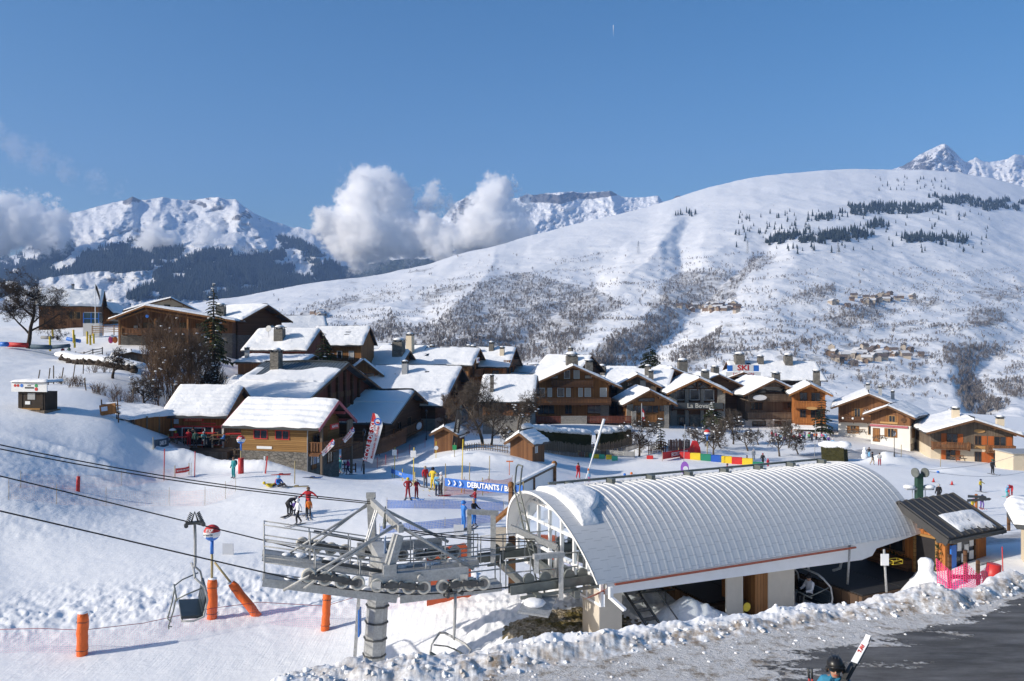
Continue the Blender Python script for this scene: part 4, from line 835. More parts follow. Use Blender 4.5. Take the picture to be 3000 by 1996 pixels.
def chalet(label,px,D,yaw,W,L,He,rise,anchor=0,zb=None,wall='wood_brown',low=None,lowh=0.,roofm='roof_dark',snow=.30,ox=.9,oy=1.1,xr=0.,eat=None,trim='wood_beam',win=(),balc=(),chim=(),dim=.05,group=None,name='chalet',cat='chalet',ribs=False,posts=True,He2=None,cut=None,rowsp=.62,k_=1.):
 yw=R(yaw);bx,by=(px-CX)/F*D*k_,D*k_
 c,s_=math.cos(yw),math.sin(yw);ax=anchor*W/2*k_
 ox_,oy_=bx-c*ax,by-s_*ax
 if zb is None:zb=min(ground(ox_,oy_,False),ground(ox_-s_*L*.5,oy_+c*L*.5,False))-.1
 o=empty(name,(ox_,oy_,zb*k_),yw,label,cat,group);o.scale=(k_,)*3
 w2=W/2;He2=He if He2 is None else He2;Hr=max(He,He2)+rise
 def zr(x):return He+(Hr-He)*(x+w2)/(xr+w2)if x<=xr else He2+(Hr-He2)*(w2-x)/(w2-xr)
 def shell(z0,z1,mat,nm):
  m=MB();
  if z1 is None:prof=[(-w2,He),(xr,Hr),(w2,He2)]
  else:prof=[(-w2,z1),(w2,z1)]
  pts=[(-w2,0,z0)]+[(x,0,z)for x,z in prof]+[(w2,0,z0)]
  m.prism(pts,(0,L,0));return m.build(nm,mat,o)
 if low and lowh:shell(-4,lowh,low,'base_wall');shell(lowh,None,wall,'wall')
 else:shell(-4,None,wall,'wall')
 sl1=(Hr-He)/(xr+w2);sl2=(Hr-He2)/(w2-xr);t=.2
 e1=(-w2-ox,He-ox*sl1);e2=(w2+ox,He2-ox*sl2)
 m=MB()
 for(ex,ez)in(e1,e2):
  m.prism([(ex,-oy,ez),(xr,-oy,Hr),(xr,-oy,Hr+t*1.05),(ex,-oy,ez+t)]if ex<xr else[(xr,-oy,Hr),(ex,-oy,ez),(ex,-oy,ez+t),(xr,-oy,Hr+t*1.05)],(0,L+2*oy,0))
 rf=m.build('roof',roofm,o)
 if ribs:
  m=MB();n=int((L+2*oy)/.45)
  for i in range(n+1):
   y=-oy+.05+(L+2*oy-.1)*i/n
   for(ex,ez)in(e1,e2):m.bar((ex,y,ez+t+.02),(xr,y,Hr+t*1.05+.02),.07,.06)
  m.build('roof_rib',roofm,rf)
 m=MB()
 for y in(-oy-.04,L+oy+.04):
  for(ex,ez)in(e1,e2):m.bar((ex,y,ez+.02),(xr,y,Hr+.04),.08,.30)
 m.build('verge_board',trim,rf)
 m=MB();m.bar((e1[0]-.06,-oy,e1[1]+.06),(e1[0]-.06,L+oy,e1[1]+.06),.14,.13);m.bar((e2[0]+.06,-oy,e2[1]+.06),(e2[0]+.06,L+oy,e2[1]+.06),.14,.13);m.build('gutter','dark_paint',rf)
 if snow:
  for k,(ex,ez)in enumerate((e1,e2)):
   sg=-1 if ex<xr else 1
   a0=(ex-sg*.0,-oy-.02,ez+t);a1=(ex-sg*.0,L+oy+.02,ez+t);b0=(xr,-oy-.02,Hr+t*1.05);b1=(xr,L+oy+.02,Hr+t*1.05)
   lu=L+2*oy;lv=math.hypot(xr-ex,Hr-ez);seed=int(abs(px)*7+k*13+abs(yaw))%997
   V,Q=snow_slab(a0,a1,b0,b1,snow,seed,max(8,int(lu/.32)),max(8,int(lv/.16 if D<100 else lv/.22)),dim,eat=(eat if(eat and k==(cut or 0))else None),rows=rowsp)
   npobj('snow_cover',V,Q,'roof_snow',True,None,rf)
 if posts:
  m=MB()
  for y0,y1 in((-oy+.1,.2),(L-.2,L+oy-.1)):
   for f in(-.98,-.5,0,.5,.98):
    x=xr+(f*(w2+xr)if f<0 else f*(w2-xr));z=zr(max(-w2,min(w2,x)))-.2;m.box(x-.1,y0,z-.14,x+.1,y1,z+.12)
  m.build('purlin',trim,o)
 def tr(face,u,z,out):return{'F':(u,-out,z),'B':(u,L+out,z),'L':(-w2-out,u,z),'R':(w2+out,u,z)}[face]
 def fbox(m,face,u0,u1,z0,z1,o0,o1):m.box(*tr(face,u0,z0,o0),*tr(face,u1,z1,o1))
 for wn in win:
  face,u,z,w,h=wn[:5];st_=wn[5]if len(wn)>5 else ''
  fm={'r':'red_paint','t':'tan_frame','w':'white_paint','o':'shutter_orange'}.get(st_[:1],'wood_beam')
  m=MB();b=.07
  fbox(m,face,u-w/2-b,u+w/2+b,z+h,z+h+b,.0,.07);fbox(m,face,u-w/2-b,u+w/2+b,z-b,z,.0,.09)
  fbox(m,face,u-w/2-b,u-w/2,z,z+h,.0,.07);fbox(m,face,u+w/2,u+w/2+b,z,z+h,.0,.07)
  nb=2 if w>1.5 else 1
  if 'n' not in st_:
   for q in range(nb):uu=u-w/2+w*(q+1)/(nb+1);fbox(m,face,uu-.03,uu+.03,z,z+h,.0,.055)
  f=m.build('window',fm,o);m=MB();fbox(m,face,u-w/2,u+w/2,z,z+h,-.05,.02);m.build('pane','curtain' if 'c' in st_ else 'dark_glass',f)
  if 's' in st_:
   for sg in(-1,1):m=MB();fbox(m,face,u+sg*(w/2+b+.03),u+sg*(w/2+b+.03+w*.52),z-.05,z+h+.05,.0,.05);m.build('shutter','shutter_orange' if 'o' in st_ else 'wood_warm',f)
  if 'S' in st_:m=MB();fbox(m,face,u+(w/2+b+.03),u+(w/2+b+.03+w*.9),z-.05,z+h+.05,.0,.05);m.build('shutter','shutter_orange',f)
  if 'd' in st_:m=MB();fbox(m,face,u-w/2,u+w/2,z,z+h,.02,.06);m.build('door','wood_warm',f)
 for bl in balc:
  face,u0,u1,z,dep=bl[:5];bm_=bl[5]if len(bl)>5 else 'wood_dark';hh=1.0
  m=MB();fbox(m,face,u0,u1,z-.14,z,.0,dep);
  for q in range(max(2,int((u1-u0)/2.2)+1)):uu=u0+(u1-u0)*q/max(1,int((u1-u0)/2.2));fbox(m,face,uu-.07,uu+.07,z-.34,z-.14,.0,dep*.8)
  b_=m.build('balcony',bm_,o)
  m=MB();fbox(m,face,u0,u1,z+hh-.1,z+hh,dep-.1,dep+.03);fbox(m,face,u0,u1,z+.08,z+.2,dep-.07,dep+.01)
  n=max(3,int((u1-u0)/.24))
  for q in range(n):uu=u0+(u1-u0)*(q+.5)/n;fbox(m,face,uu-.085,uu+.085,z+.2,z+hh-.1,dep-.05,dep-.015)
  for uu in(u0,u1):fbox(m,face,uu-.06,uu+.06,z,z+hh+.02,dep-.1,dep+.02)
  for ue in(u0,u1):
   fbox(m,face,ue-.03,ue+.03,z+hh-.1,z+hh-.001,.0,dep-.1)
   for q in range(int(dep/.3)):fbox(m,face,ue-.02,ue+.02,z+.1,z+hh-.1,q*.3+.02,q*.3+.2)
  m.build('railing',bm_,b_)
 for cm_ in chim:
  x,y,w,h=cm_[:4];stl=cm_[4]if len(cm_)>4 else 'stone';chimney(rf,x,y,zr(x)-.2,w,h+.4,stl)
 o['_t']=0;del o['_t']
 return o,tr,fbox
def text(s,size,mat,parent,loc,rot,name='lettering',ext=.01,sx=1.,align='CENTER',shear=0.,bold=0.):
 cu=bpy.data.curves.new(name,'FONT');cu.body=s;cu.size=size;cu.extrude=ext;cu.align_x=align;cu.align_y='CENTER';cu.shear=shear;cu.offset=bold*size
 cu.resolution_u=2
 ob=bpy.data.objects.new('tmp',cu);COL.objects.link(ob);dg=bpy.context.evaluated_depsgraph_get();me=bpy.data.meshes.new_from_object(ob.evaluated_get(dg));bpy.data.objects.remove(ob)
 me.materials.clear();me.materials.append(M[mat]);o=bpy.data.objects.new(name,me);COL.objects.link(o);o.parent=parent;o.location=loc;o.rotation_euler=rot;o.scale=(sx,1,1);return o
VG='snow covered timber chalets of the village'
simple('gold_letter',(.70,.55,.28),.5,0,.05)
simple('pale_letter',(.45,.44,.40),.6,0,.05)
rF=(R(90),0,0);rL=(R(90),0,R(-90));rR=(R(90),0,R(90))
def skylights(o,W,He,rise,lst,wf=.8,off=.33):
 rf=[c for c in o.children if c.name.startswith('roof')][0]
 for x,y in lst:
  f=1-abs(x)/(W/2);z=He+rise*f+off;sl=math.atan2(rise,W/2)*(-1 if x<0 else 1)
  m=MB();m.T=Matrix.Translation((x,y,z))@Matrix.Rotation(sl,4,'Y');m.box(-wf*.55,-wf*.45,0,wf*.55,wf*.45,.09);m.build('skylight','dark_glass',rf)
o,tr,fb=chalet('restaurant with honey planks, red trim and a red name board under its snowy eave',657,79.2,88,7.2,5.9,3.9,2.25,-1,-11.35,'wood_warm',None,0,ox=.8,oy=.6,group=VG,name='restaurant',cat='restaurant',dim=.09,snow=.34,win=[('L',4.75,.6,1.1,1.75,'rn'),('L',3.2,.6,2.3,1.7,'wn'),('L',1.75,.2,1.0,2.3,'rn'),('L',.6,.6,.9,1.7,'rn')])
m=MB();fb(m,'L',.05,5.85,2.42,2.56,.0,.1);fb(m,'L',.9,2.4,2.72,2.84,.0,.1);m.build('red_rail','red_paint',o)
m=MB();fb(m,'L',.02,.22,0,2.5,0,.08);fb(m,'L',5.4,5.9,.1,2.4,.0,.08);fb(m,'L',1.15,1.3,0,2.4,.0,.08);m.build('white_post','white_render',o)
m=MB();fb(m,'L',2.15,4.2,3.02,3.6,.04,.12);sg=m.build('name_board','red_paint',o)
text('RESTAURANT',.27,'gold_letter',sg,(-3.6-.14,3.17,3.45),rL,sx=1.05);text('LES CAVAGNES',.25,'gold_letter',sg,(-3.6-.14,3.17,3.17),rL,sx=1.05)
m=MB();fb(m,'L',4.75,5.4,2.75,3.25,.04,.1);m.build('picture_board','sign_white_blue',o)
o2,tr2,fb2=chalet('yellow planked ski school house with stone base, red framed windows and pink verge boards',901,71.6,76,6.4,7.0,4.35,1.85,-1,-12.2,'wood_honey','stone',1.75,trim='pink_board',ox=.75,oy=1.55,group=VG,name='ski_school_house',cat='ski school',dim=.12,snow=.36,roofm='roof_dark',rowsp=.9,win=[('L',4.9,2.95,1.35,.75,'r'),('L',2.6,2.95,1.35,.75,'r'),('F',.2,1.85,.9,1.9,'d'),('F',-1.6,1.9,1.2,1.4,''),('F',-2,.1,.8,1.5,'d'),('F',1.2,.2,1.0,1.3,'')],balc=[('F',-3.2,3.2,1.75,1.5,'wood_brown')])
m=MB();fb2(m,'L',3.7,5.3,1.95,2.2,0,.05);m.build('price_list','white_paint',o2)
m=MB()
for x in(-3.1,3.1):m.box(x-.1,-1.5,-1.2,x+.1,-1.3,4.6)
m.box(2.0,-1.52,2.7,3.2,-1.4,4.3);m.build('porch_post','wood_grey',o2)
m=MB();m.box(-1.7,-1.62,3.75,-.1,-1.5,4.25);sb=m.build('name_board','red_paint',o2);text('RENTAL',.33,'white_paint',sb,(-.9,-1.64,4.0),rF)
m=MB();m.disc((2.6,-1.55,2.9),(0,1,0),.42,.04);m.build('round_emblem','sign_white_blue',o2)
for k in range(3):m=MB();m.box(-2.6+.55*k,-.06,.5,-2.15+.55*k,-.02,1.3);m.build('poster',['white_paint','sign_white_blue','white_paint'][k],o2)
m=MB();m.tube([(-3.25,-.1,4.2),(-3.3,-.05,3.6),(-3.3,-.05,-1)],.05,6);m.build('downpipe','grey_paint',o2)
m=MB();q=P(760,1318,76.5)
for k,(dx,z)in enumerate(((0,0),(.15,-.45),(.3,-.9))):m.box(q.x-2.6+dx,q.y-.2-k*.35,q.z+z,q.x+2.3,q.y-k*.35,q.z+z+.1)
for x in(-2.4,-.2,2.1):m.box(q.x+x-.07,q.y-.2,q.z-1.3,q.x+x+.07,q.y-.05,q.z+.2)
m.box(q.x-2.6,q.y-.05,q.z-1.6,q.x+2.4,q.y+1.6,q.z-.05);tag(m.build('terrace_fence','wood_grey'),'weathered stepped wooden terrace front left of the stone base','terrace')
def eat3(a,b):return(b>.8+.05*np.sin(a*9))|((abs(a-.84)<.05)&(b>.62))
o,tr,fb=chalet('huge dark red brown barn with bare metal strip along its snowy ridge',872,86.5,78,22.5,9.5,6.2,4.0,-1,-13.2,'wood_red',None,0,roofm='roof_metal',ox=.9,oy=1.2,snow=.28,dim=.03,k_=1.12,group=VG,name='barn',cat='barn',ribs=True,eat=eat3,cut=0,rowsp=3.,chim=[(-2.3,7.6,1.15,2.1)],win=[('F',-8.4,3.9,.7,.6,'n')])
m=MB()
for x in(-3.4,-1.2,1.0,3.2,5.4):m.box(x-.16,-.35,0,x+.16,.0,6.2+4*(1-abs(x)/11.25)-.3)
m.build('post','wood_dark',o)
m=MB()
for x in(-2.3,-.1,2.1):m.box(x-.9,-.1,2.2,x+.9,-.02,3.2);m.box(x-.9,-.1,4.2,x+.9,-.02,5.0);m.box(x-.9,-.1,6.0,x+.9,-.02,6.7)
m.build('panel','wood_brown',o)
m=MB()
for k in range(12):y=-.8+k*.95;m.bar((-6.6,y,6.2+4*(1-6.6/11.25)+.25),(-6.6,y,6.2+4*(1-6.6/11.25)+.62),.09)
m.bar((-6.6,-1,6.2+4*(1-6.6/11.25)+.55),(-6.6,10.3,6.2+4*(1-6.6/11.25)+.55),.14,.16);m.build('snow_guard','snow_piece',[c for c in o.children if c.name.startswith('roof')][0])
chalet('low snow covered wing roof left of the big barn',742,97,80,13,6,5.0,2.0,-1,-12.0,'wood_dark',ox=.6,oy=.5,snow=.3,k_=1.12,group=VG,name='barn_wing',cat='barn wing')
def eat4(a,b):return(a>.86-.12*b)|(b>.95)
o,tr,fb=chalet('stone and timber shop whose metal roof is half bare, right of the tall red flag',1128,80.5,82,16.5,9.0,4.6,2.55,-1,-13.1,'wood_dark','stone',2.4,roofm='roof_metal',ribs=True,eat=eat4,cut=0,ox=.8,oy=1.0,snow=.26,dim=.02,k_=1.33,group=VG,name='shop',cat='shop',rowsp=2.4,win=[('F',-3.6,.3,1.1,1.8,'d'),('F',-1.2,.4,1.8,1.5,''),('F',3.5,.4,1.8,1.5,''),('F',1.,2.9,1.6,1.2,''),('F',-3.,2.9,1.2,1.1,'')],balc=[('F',-5.5,3.6,2.55,1.0,'wood_brown')])
m=MB();m.T=Matrix.Translation((1.4,-1.1,3.1))@Matrix.Diagonal((1.15,1,.42,1));m.disc((0,0,0),(0,1,0),1.,.06,20);sb=m.build('oval_sign','white_paint',o)
m=MB()
for k in range(12):y=-.6+k*.85;z=4.6+2.55*.5;m.bar((-4.1,y,z+.2),(-4.1,y,z+.55),.09)
m.bar((-4.1,-.8,6.35),(-4.1,9.4,6.35),.1,.12);m.build('snow_guard','snow_piece',[c for c in o.children if c.name.startswith('roof')][0])
o,tr,fb=chalet('long snowy roof with several skylights and a grey chimney above a stone gable',1275,101,80,19,10.5,5.6,4.3,-1,-13.9,'wood_dark','stone_light',3.6,ox=.9,oy=1.3,snow=.3,dim=.03,k_=1.25,group=VG,name='lodge',cat='chalet',chim=[(-2.4,6.4,.8,1.6,'metal')],balc=[('F',-1.5,2.8,5.6,1.1,'wood_brown')],win=[('F',-4,1.2,1,1.4,'s'),('F',-1,3.9,1.2,1.3,'s'),('F',2.5,3.9,1.0,1.3,'s'),('F',1.,6.,1.4,1.6,''),('F',-2.5,1,1.2,1.8,'')])
skylights(o,19,5.6,4.3,[(-2.2,3.2),(-1.0,4.8),(-3.0,8.2),(-5.2,8.0),(-1.2,9.8),(-6.6,5.0)],1.)
m=MB();m.box(3.4,-.12,.2,4.6,.0,6.3);m.build('render_strip','cream_wall',o)
o,tr,fb=chalet('narrow chalet with a row of ridge skylights and red sign on its gable',1372,126,80,10,9.5,6.5,2.3,-1,-10.4,'wood_warm',None,0,ox=.7,oy=.9,snow=.3,k_=1.22,group=VG,balc=[('F',-3.5,2,4.6,1.,'wood_brown')],win=[('F',-1.5,4.7,1.1,1.6,''),('F',1.2,4.7,1.1,1.6,'')])
skylights(o,10,6.5,2.3,[(-2.,2.5),(-2.,5.2),(-2.6,7.8)],.9)
m=MB();m.box(-4.4,-1.35,6.7,-2.6,-1.25,7.6);sb=m.build('sign_board','white_paint',o);text('LOC',.5,'blue_paint',sb,(-3.9,-1.37,7.15),rF,bold=.02);text('SKI',.5,'red_paint',sb,(-3.0,-1.37,7.15),rF,bold=.02)
chalet('snowy main roof behind the small front gable and its big stone chimney',1150,122,78,12,6.5,5.5,3.2,-1,-10.6,'wood_brown',ox=.8,oy=.8,snow=.32,k_=1.2,group=VG,chim=[(-1.6,.6,1.7,2.3)])
o,tr,fb=chalet('small front gable with wide glazed triangle, beside the big stone chimney',1064,113,14,4.3,6,4.5,1.7,0,-9.2,'wood_warm',ox=.75,oy=.9,snow=.28,k_=1.2,group=VG,win=[('F',0,3.1,3.2,1.3,'o'),('F',0,1.2,1.5,1,'')])
chalet('pale rendered house corner with tall round white chimney behind the stone chimney',1200,131,70,9,7,6,2.4,-1,-9.6,'white_render',None,0,snow=.3,k_=1.2,group=VG,chim=[(-2.6,.9,1.1,3.2,'white')])
o,tr,fb=chalet('orange timber chalet with carved balcony above a cream ground floor',1474,140,80,13,10.5,7.6,3.0,-1,-12.2,'wood_orange','cream_wall',3.0,ox=.9,oy=1.3,snow=.3,k_=1.16,group=VG,chim=[(-2.5,6.5,.9,1.2),(-1.4,3.2,.9,1.4),(-3.2,.8,.8,1.3,'white')],win=[('L',1.4,5.2,1.1,1.5,'s'),('L',4.2,5.2,1.4,1.6,'s'),('L',2.8,1.0,.9,1.3,'s'),('L',.8,.9,.9,1.3,'s'),('F',-2,5.2,2,1.8,''),('F',2,5.2,2,1.8,'')],balc=[('L',-.4,6.4,4.6,1.,'wood_orange'),('F',-6,6,7.6,1.2,'wood_brown')])
for k,(px,D,yaw,W,L,He,rise,zb,ch,lab)in enumerate([(1300,158,82,12,9,6,2.6,-10.6,[(-2,2,.9,1.3)],'far snowy roof with one dark chimney, left of centre below the hillside'),(1255,168,84,10,8,6,2.4,-9.8,[(0,4,.8,1.2)],'farthest small snowy roof beside a satellite dish'),(1420,165,80,12,9,6,2.6,-10.4,[(-2,3,1.0,1.1)],'snowy roof with square chimney behind the orange timber chalet'),(1130,150,82,10,9,5.5,2.2,-8.6,[],'flat looking snow roof right of the roof with hipped end'),(1590,150,72,9,7,5,2.0,-12.2,[],'little snowy roof with dark gable left of the large front chalet'),(1555,145,80,10,8,4.5,1.7,-12.6,[],'rounded snowy roof below the dark gable of the orange chalet'),(1720,168,60,14,9,6.5,3.4,-13.4,[(0,4,.9,1.4),(-3,2,1.2,1.6)],'snowy roofs with two chimneys peeping above the large front chalet'),(1960,165,70,14,12,6,2.8,-15.3,[(-3,4,1.2,1.8)],'long snowy roof right of the lone dark conifer'),(2100,160,10,10,9,6,2.2,-15.4,[(1,3,1.3,1.6)],'snowy roof with square stone chimney behind the dark tavern')]):
 chalet(lab,px,D,yaw,W,L,He,rise,0,zb,'wood_dark',snow=.3,group=VG,chim=ch,k_=1.18 if px<1600 else 1.)
o,tr,fb=chalet('ribbed snowy roof with a row of melt dimples, left of the large front chalet',1552,121,84,12,7.5,4.6,3.3,-1,-13.9,'wood_brown','stone_light',2.,ox=.9,oy=.8,snow=.22,dim=.0,roofm='roof_metal',ribs=True,group=VG,chim=[(-4.5,6.2,.55,2.4)])
o,tr,fb=chalet('largest brown chalet with three balconies and snowy low pitched gable above the hedge',1676,127,2,12.2,13,7.6,2.75,0,-14.6,'wood_warm','stone',2.0,ox=1.9,oy=2.0,snow=.35,group=VG,k_=1.14,chim=[(.2,2.2,1.9,1.5),(3.9,8,1.2,2.0)],win=[('F',-.85,8.35,.85,1.25,'wn'),('F',.75,8.35,.85,1.25,'wnc'),('F',-2.9,8.35,1.1,.45,'n'),('F',2.7,8.35,1.1,.45,'nc')]+[('F',x,5.35,w,1.35,'wn'+c)for x,w,c in((-5.1,1.0,''),(-3.7,.6,'c'),(-1.9,1.0,''),(-.6,.6,'c'),(1.4,.6,'c'),(2.6,.9,'c'),(5.2,1.,'c'))]+[('F',-4.3,2.55,2.6,1.6,''),('F',-.6,2.55,1.0,1.5,''),('F',4.2,2.55,3.2,1.6,''),('F',-3.4,.2,1.6,1.0,''),('F',.8,.2,1.4,1.1,''),('L',2,5.2,1.2,1.3,''),('L',6,5.2,1.2,1.3,'')],balc=[('F',-3.3,3.3,7.1,1.3,'wood_dark'),('F',-6.2,6.2,4.2,1.5,'wood_dark'),('F',-5.9,9.6,1.35,2.6,'wood_red')])
m=MB();m.box(-2.1,-2.75,-.5,2.1,-2.58,2.4);m.box(9.4,-2.9,-1,10.1,-2.2,3.2);m.build('stone_pier','stone_light',o)
m=MB();m.box(4.7,-.1,0,6.12,-.02,4.1);m.build('stone_corner','stone_light',o)
o,tr,fb=chalet('dark wooden chalet with snowy asymmetrical roof behind the two small front chalets',1835,150,68,11,9,6.2,2.4,-1,-14.2,'wood_dark',ox=.8,oy=1.2,snow=.3,k_=1.22,group=VG,chim=[(-3.6,5.4,1.4,1.6)]);skylights(o,11,6.2,2.4,[(-2.5,3.4),(-2.5,5.4)])
chalet('small light brown chalet with oval gable window behind the smallest front chalet',1866,129,-4,6.4,8,6.4,1.7,0,-13.9,'wood_grey',ox=.8,oy=1.2,snow=.32,k_=1.22,group=VG,chim=[(2.6,2.5,.8,1.5)],win=[('F',1.,6.2,.7,.9,'wnc'),('F',-1.2,6.,.7,.8,'')])
o,tr,fb=chalet('smallest front chalet with stone corners and carved gable, behind the flagpole',1898,117.5,3,6.5,7,4.9,1.75,0,-14.3,'wood_warm','stone',2.0,ox=.95,oy=1.5,snow=.32,k_=1.22,group=VG,win=[('F',-1.6,3.3,1.0,1.,''),('F',.3,3.3,2.6,1.0,''),('F',2.2,3.5,.8,.8,''),('F',-.2,5.0,2.4,.45,''),('F',-.6,.5,1.4,1.6,'d')],balc=[('F',-2.2,1.2,2.0,.5,'wood_warm')])
m=MB();m.box(-3.26,-.12,-.5,-2.3,.3,4.6);m.box(2.5,-.12,-.5,3.26,.3,4.4);m.build('stone_pier','stone_light',o)
chalet('dark chalet corner wedged between the large front chalet and the smallest one',1800,132,0,5,5,6.2,1.0,0,-14.6,'wood_brown',ox=.4,oy=.5,snow=.25,k_=1.22,group=VG,win=[('F',0,3,1.2,1.4,''),('F',.3,5.6,1.6,.6,'')])
chalet('brown chalet with slatted balcony behind the stone pillared tavern',1965,139,0,9.5,9,8.0,2.0,0,-15.1,'wood_brown',ox=1.1,oy=1.5,snow=.33,k_=1.22,group=VG,chim=[(3.0,4,1.6,2.2)],win=[('F',-1.2,6.6,2,1.2,''),('F',2,6.8,1.4,1.,''),('F',-2,3.6,1.2,1.2,'')],balc=[('F',-3.6,2.2,6.2,1.2,'wood_grey')])
o,tr,fb=chalet('tavern with stone pillars, glazed roof truss and pale lettering on its dark balcony',2042,124.5,-3,8.2,10,6.6,1.95,0,-14.7,'wood_dark','stone',2.7,ox=1.1,oy=2.2,snow=.35,k_=1.22,group=VG,name='tavern',cat='tavern',chim=[(2.2,4.6,1.2,1.6)],win=[('F',-2.6,5.1,1.3,1.6,'wn'),('F',-.4,5.1,1.4,1.6,'wn'),('F',1.9,5.1,1.5,1.6,'wn'),('F',-1.2,7.0,2.2,.85,'n'),('F',1.2,7.0,2.2,.85,'n'),('F',-2,.6,1.6,1.6,''),('F',1.3,.6,1.4,1.8,'')],balc=[('F',-4.1,3.9,3.7,1.6,'wood_dark')],trim='wood_warm')
m=MB()
for x0,x1 in((-4.4,-3.3),(-2.0,-1.4),(.5,1.0),(3.2,4.4)):m.box(x0,-.5,-.6,x1,.2,6.9)
m.build('stone_pier','stone_light',o)
m=MB();m.box(-4.0,-1.72,3.8,3.8,-1.6,4.75);nb=m.build('name_board','dark_paint',o);text('La Bovate',1.05,'pale_letter',nb,(0.2,-1.74,4.25),rF,bold=.02)
m=MB();m.bar((-2.6,-.6,6.7),(0,-.6,8.3),.16);m.bar((2.6,-.6,6.7),(0,-.6,8.3),.16);m.bar((0,-.6,6.6),(0,-.6,8.4),.16);m.bar((-.9,-.6,7.7),(0,-.6,6.9),.12);m.bar((.9,-.6,7.7),(0,-.6,6.9),.12);m.build('truss','wood_beam',o)
o,tr,fb=chalet('dark ski rental chalet carrying a red and blue sign on its ridge',2172,144,-2,9.6,9,7.6,1.75,0,-15.4,'wood_dark',ox=1.1,oy=1.6,snow=.3,k_=1.22,group=VG,name='rental_chalet',win=[('F',0,4,2,1.2,'')],chim=[])
m=MB();m.box(-1.9,-1.3,9.6,1.9,-1.15,10.9);sb=m.build('sign_board','white_paint',o);text('SKI',1.35,'red_paint',sb,(0,-1.34,10.3),rF,bold=.03,sx=1.2)
m=MB();m.box(-2.9,-1.3,9.7,-1.95,-1.1,10.8);m.box(1.95,-1.3,9.7,2.9,-1.1,10.8);m.build('blue_letters','blue_paint',sb)
m=MB();m.box(-3.2,-1.45,8.7,3.2,-1.3,9.55);s2=m.build('sign_panel','white_paint',o);text('LOCATION',.75,'red_paint',s2,(0,-1.5,9.15),rF)
m=MB();m.T=Matrix.Translation((0,-3.5,5.2))@Matrix.Rotation(R(18),4,'X');m.box(-1.5,-1.6,0,5.5,1.6,.3);m.build('porch_snow','roof_snow',o)
for x in(-4.6,-1.9):
 m=MB()
 for k in range(8):a=k*math.pi/4;m.bar((x-.2,-1.6,3.4),(x-.2+.6*math.cos(a),-1.6,3.4+.6*math.sin(a)),.18)
 m.build('snowflake_light','white_paint',o)
o,tr,fb=chalet('long snowy roof with two stone chimneys and small skylights behind the tall orange chalet',2405,160,86,13,17,6.8,3.2,-1,-14.8,'wood_dark',ox=1.0,oy=1.0,snow=.3,dim=.08,k_=1.22,group=VG,chim=[(-1.2,15.5,1.9,2.0),(-1.2,5.2,1.6,1.8),(-1,11,1.2,1.4)]);skylights(o,13,6.8,3.2,[(-3.4,15.8),(-3.4,13.9),(-3.6,9.4),(-1.4,13.6)],1.)
o,tr,fb=chalet('weathered grey brown chalet with two long balconies above a busy terrace',2258,128,3,8.6,10,6.8,2.1,0,-15.5,'wood_grey','white_render',2.4,ox=1.0,oy=1.7,snow=.33,k_=1.22,group=VG,chim=[(2.1,3,1.1,1.6)],win=[('F',0,6.8,4.6,1.0,'n'),('F',-2.4,4.0,2.0,1.2,''),('F',2.6,4.1,1.0,1.,''),('F',-2,.4,2.2,1.6,''),('F',1.6,.4,1.8,1.6,'')],balc=[('F',-4.3,4.3,5.6,1.3,'wood_grey'),('F',-4.3,4.3,2.6,1.3,'wood_grey')])
m=MB();m.T=Matrix.Translation((-2.4,-1.45,6.1))@Matrix.Diagonal((1.3,1,.5,1));m.disc((0,0,0),(0,1,0),.9,.06,20);m.build('oval_sign','white_paint',o)
o,tr,fb=chalet('tall narrow orange chalet with two bright balconies beside a conifer',2372,121.5,-16,4.6,6,6.3,1.2,0,-14.5,'wood_orange',None,0,ox=.9,oy=1.7,snow=.3,k_=1.22,group=VG,chim=[(1.4,4,1.0,2.3)],win=[('F',-.9,4.7,1.0,1.5,''),('F',.9,4.7,1.2,1.5,''),('F',-1,2.2,.8,1.3,''),('F',.9,1.9,1.4,1.7,''),('F',0,-.3,2.6,1.5,'')],balc=[('F',-2.2,2.2,4.0,1.4,'wood_orange'),('F',-2.2,2.2,1.4,1.4,'wood_orange')],trim='wood_warm')
m=MB();m.T=Matrix.Translation((0,-1.6,.95))@Matrix.Rotation(R(14),4,'X');m.box(-2.8,-1.1,0,2.4,.9,.22);m.build('porch_snow','roof_snow',o)
m=MB();m.T=Matrix.Translation((.2,-1.42,3.9))@Matrix.Diagonal((1.2,1,.35,1));m.disc((0,0,0),(0,1,0),.7,.06,16);m.build('oval_sign','tan_frame',o)
W1='white_render'
o,tr,fb=chalet('brown and white house with heart decorations on its dark balcony and two chimneys',2545,140,-24,10.2,13,5.5,2.2,0,-17.5,'wood_brown',W1,2.55,ox=1.2,oy=1.6,snow=.34,group=VG,name='house',cat='house',chim=[(2.0,4,.6,1.6,'metal'),(4.2,6.5,.6,1.6,'metal'),(0,8,.7,1.0,'metal')],win=[('F',-1.9,3.6,.9,1.4,'ts'),('F',1.0,3.4,.9,1.7,'ts'),('F',3.6,3.6,1.,1.3,'t'),('F',-2.6,.5,.9,1.3,'ts'),('F',.6,.4,1.3,1.5,'t')],balc=[('F',-4.9,4.6,2.7,1.3,'wood_dark')])
m=MB()
for k in range(6):x=-4.3+k*1.65;m.ball((x,-1.36,3.3),.2,8,6,(1,.3,1))
m.build('heart','white_paint',o)
for x in(-.4,2.4):
 m=MB()
 for k in range(3):a=k*math.pi/3;m.bar((x-.45*math.cos(a),-.06,4.5-.45*math.sin(a)),(x+.45*math.cos(a),-.06,4.5+.45*math.sin(a)),.09,.05)
 m.build('star_light','white_paint',o)
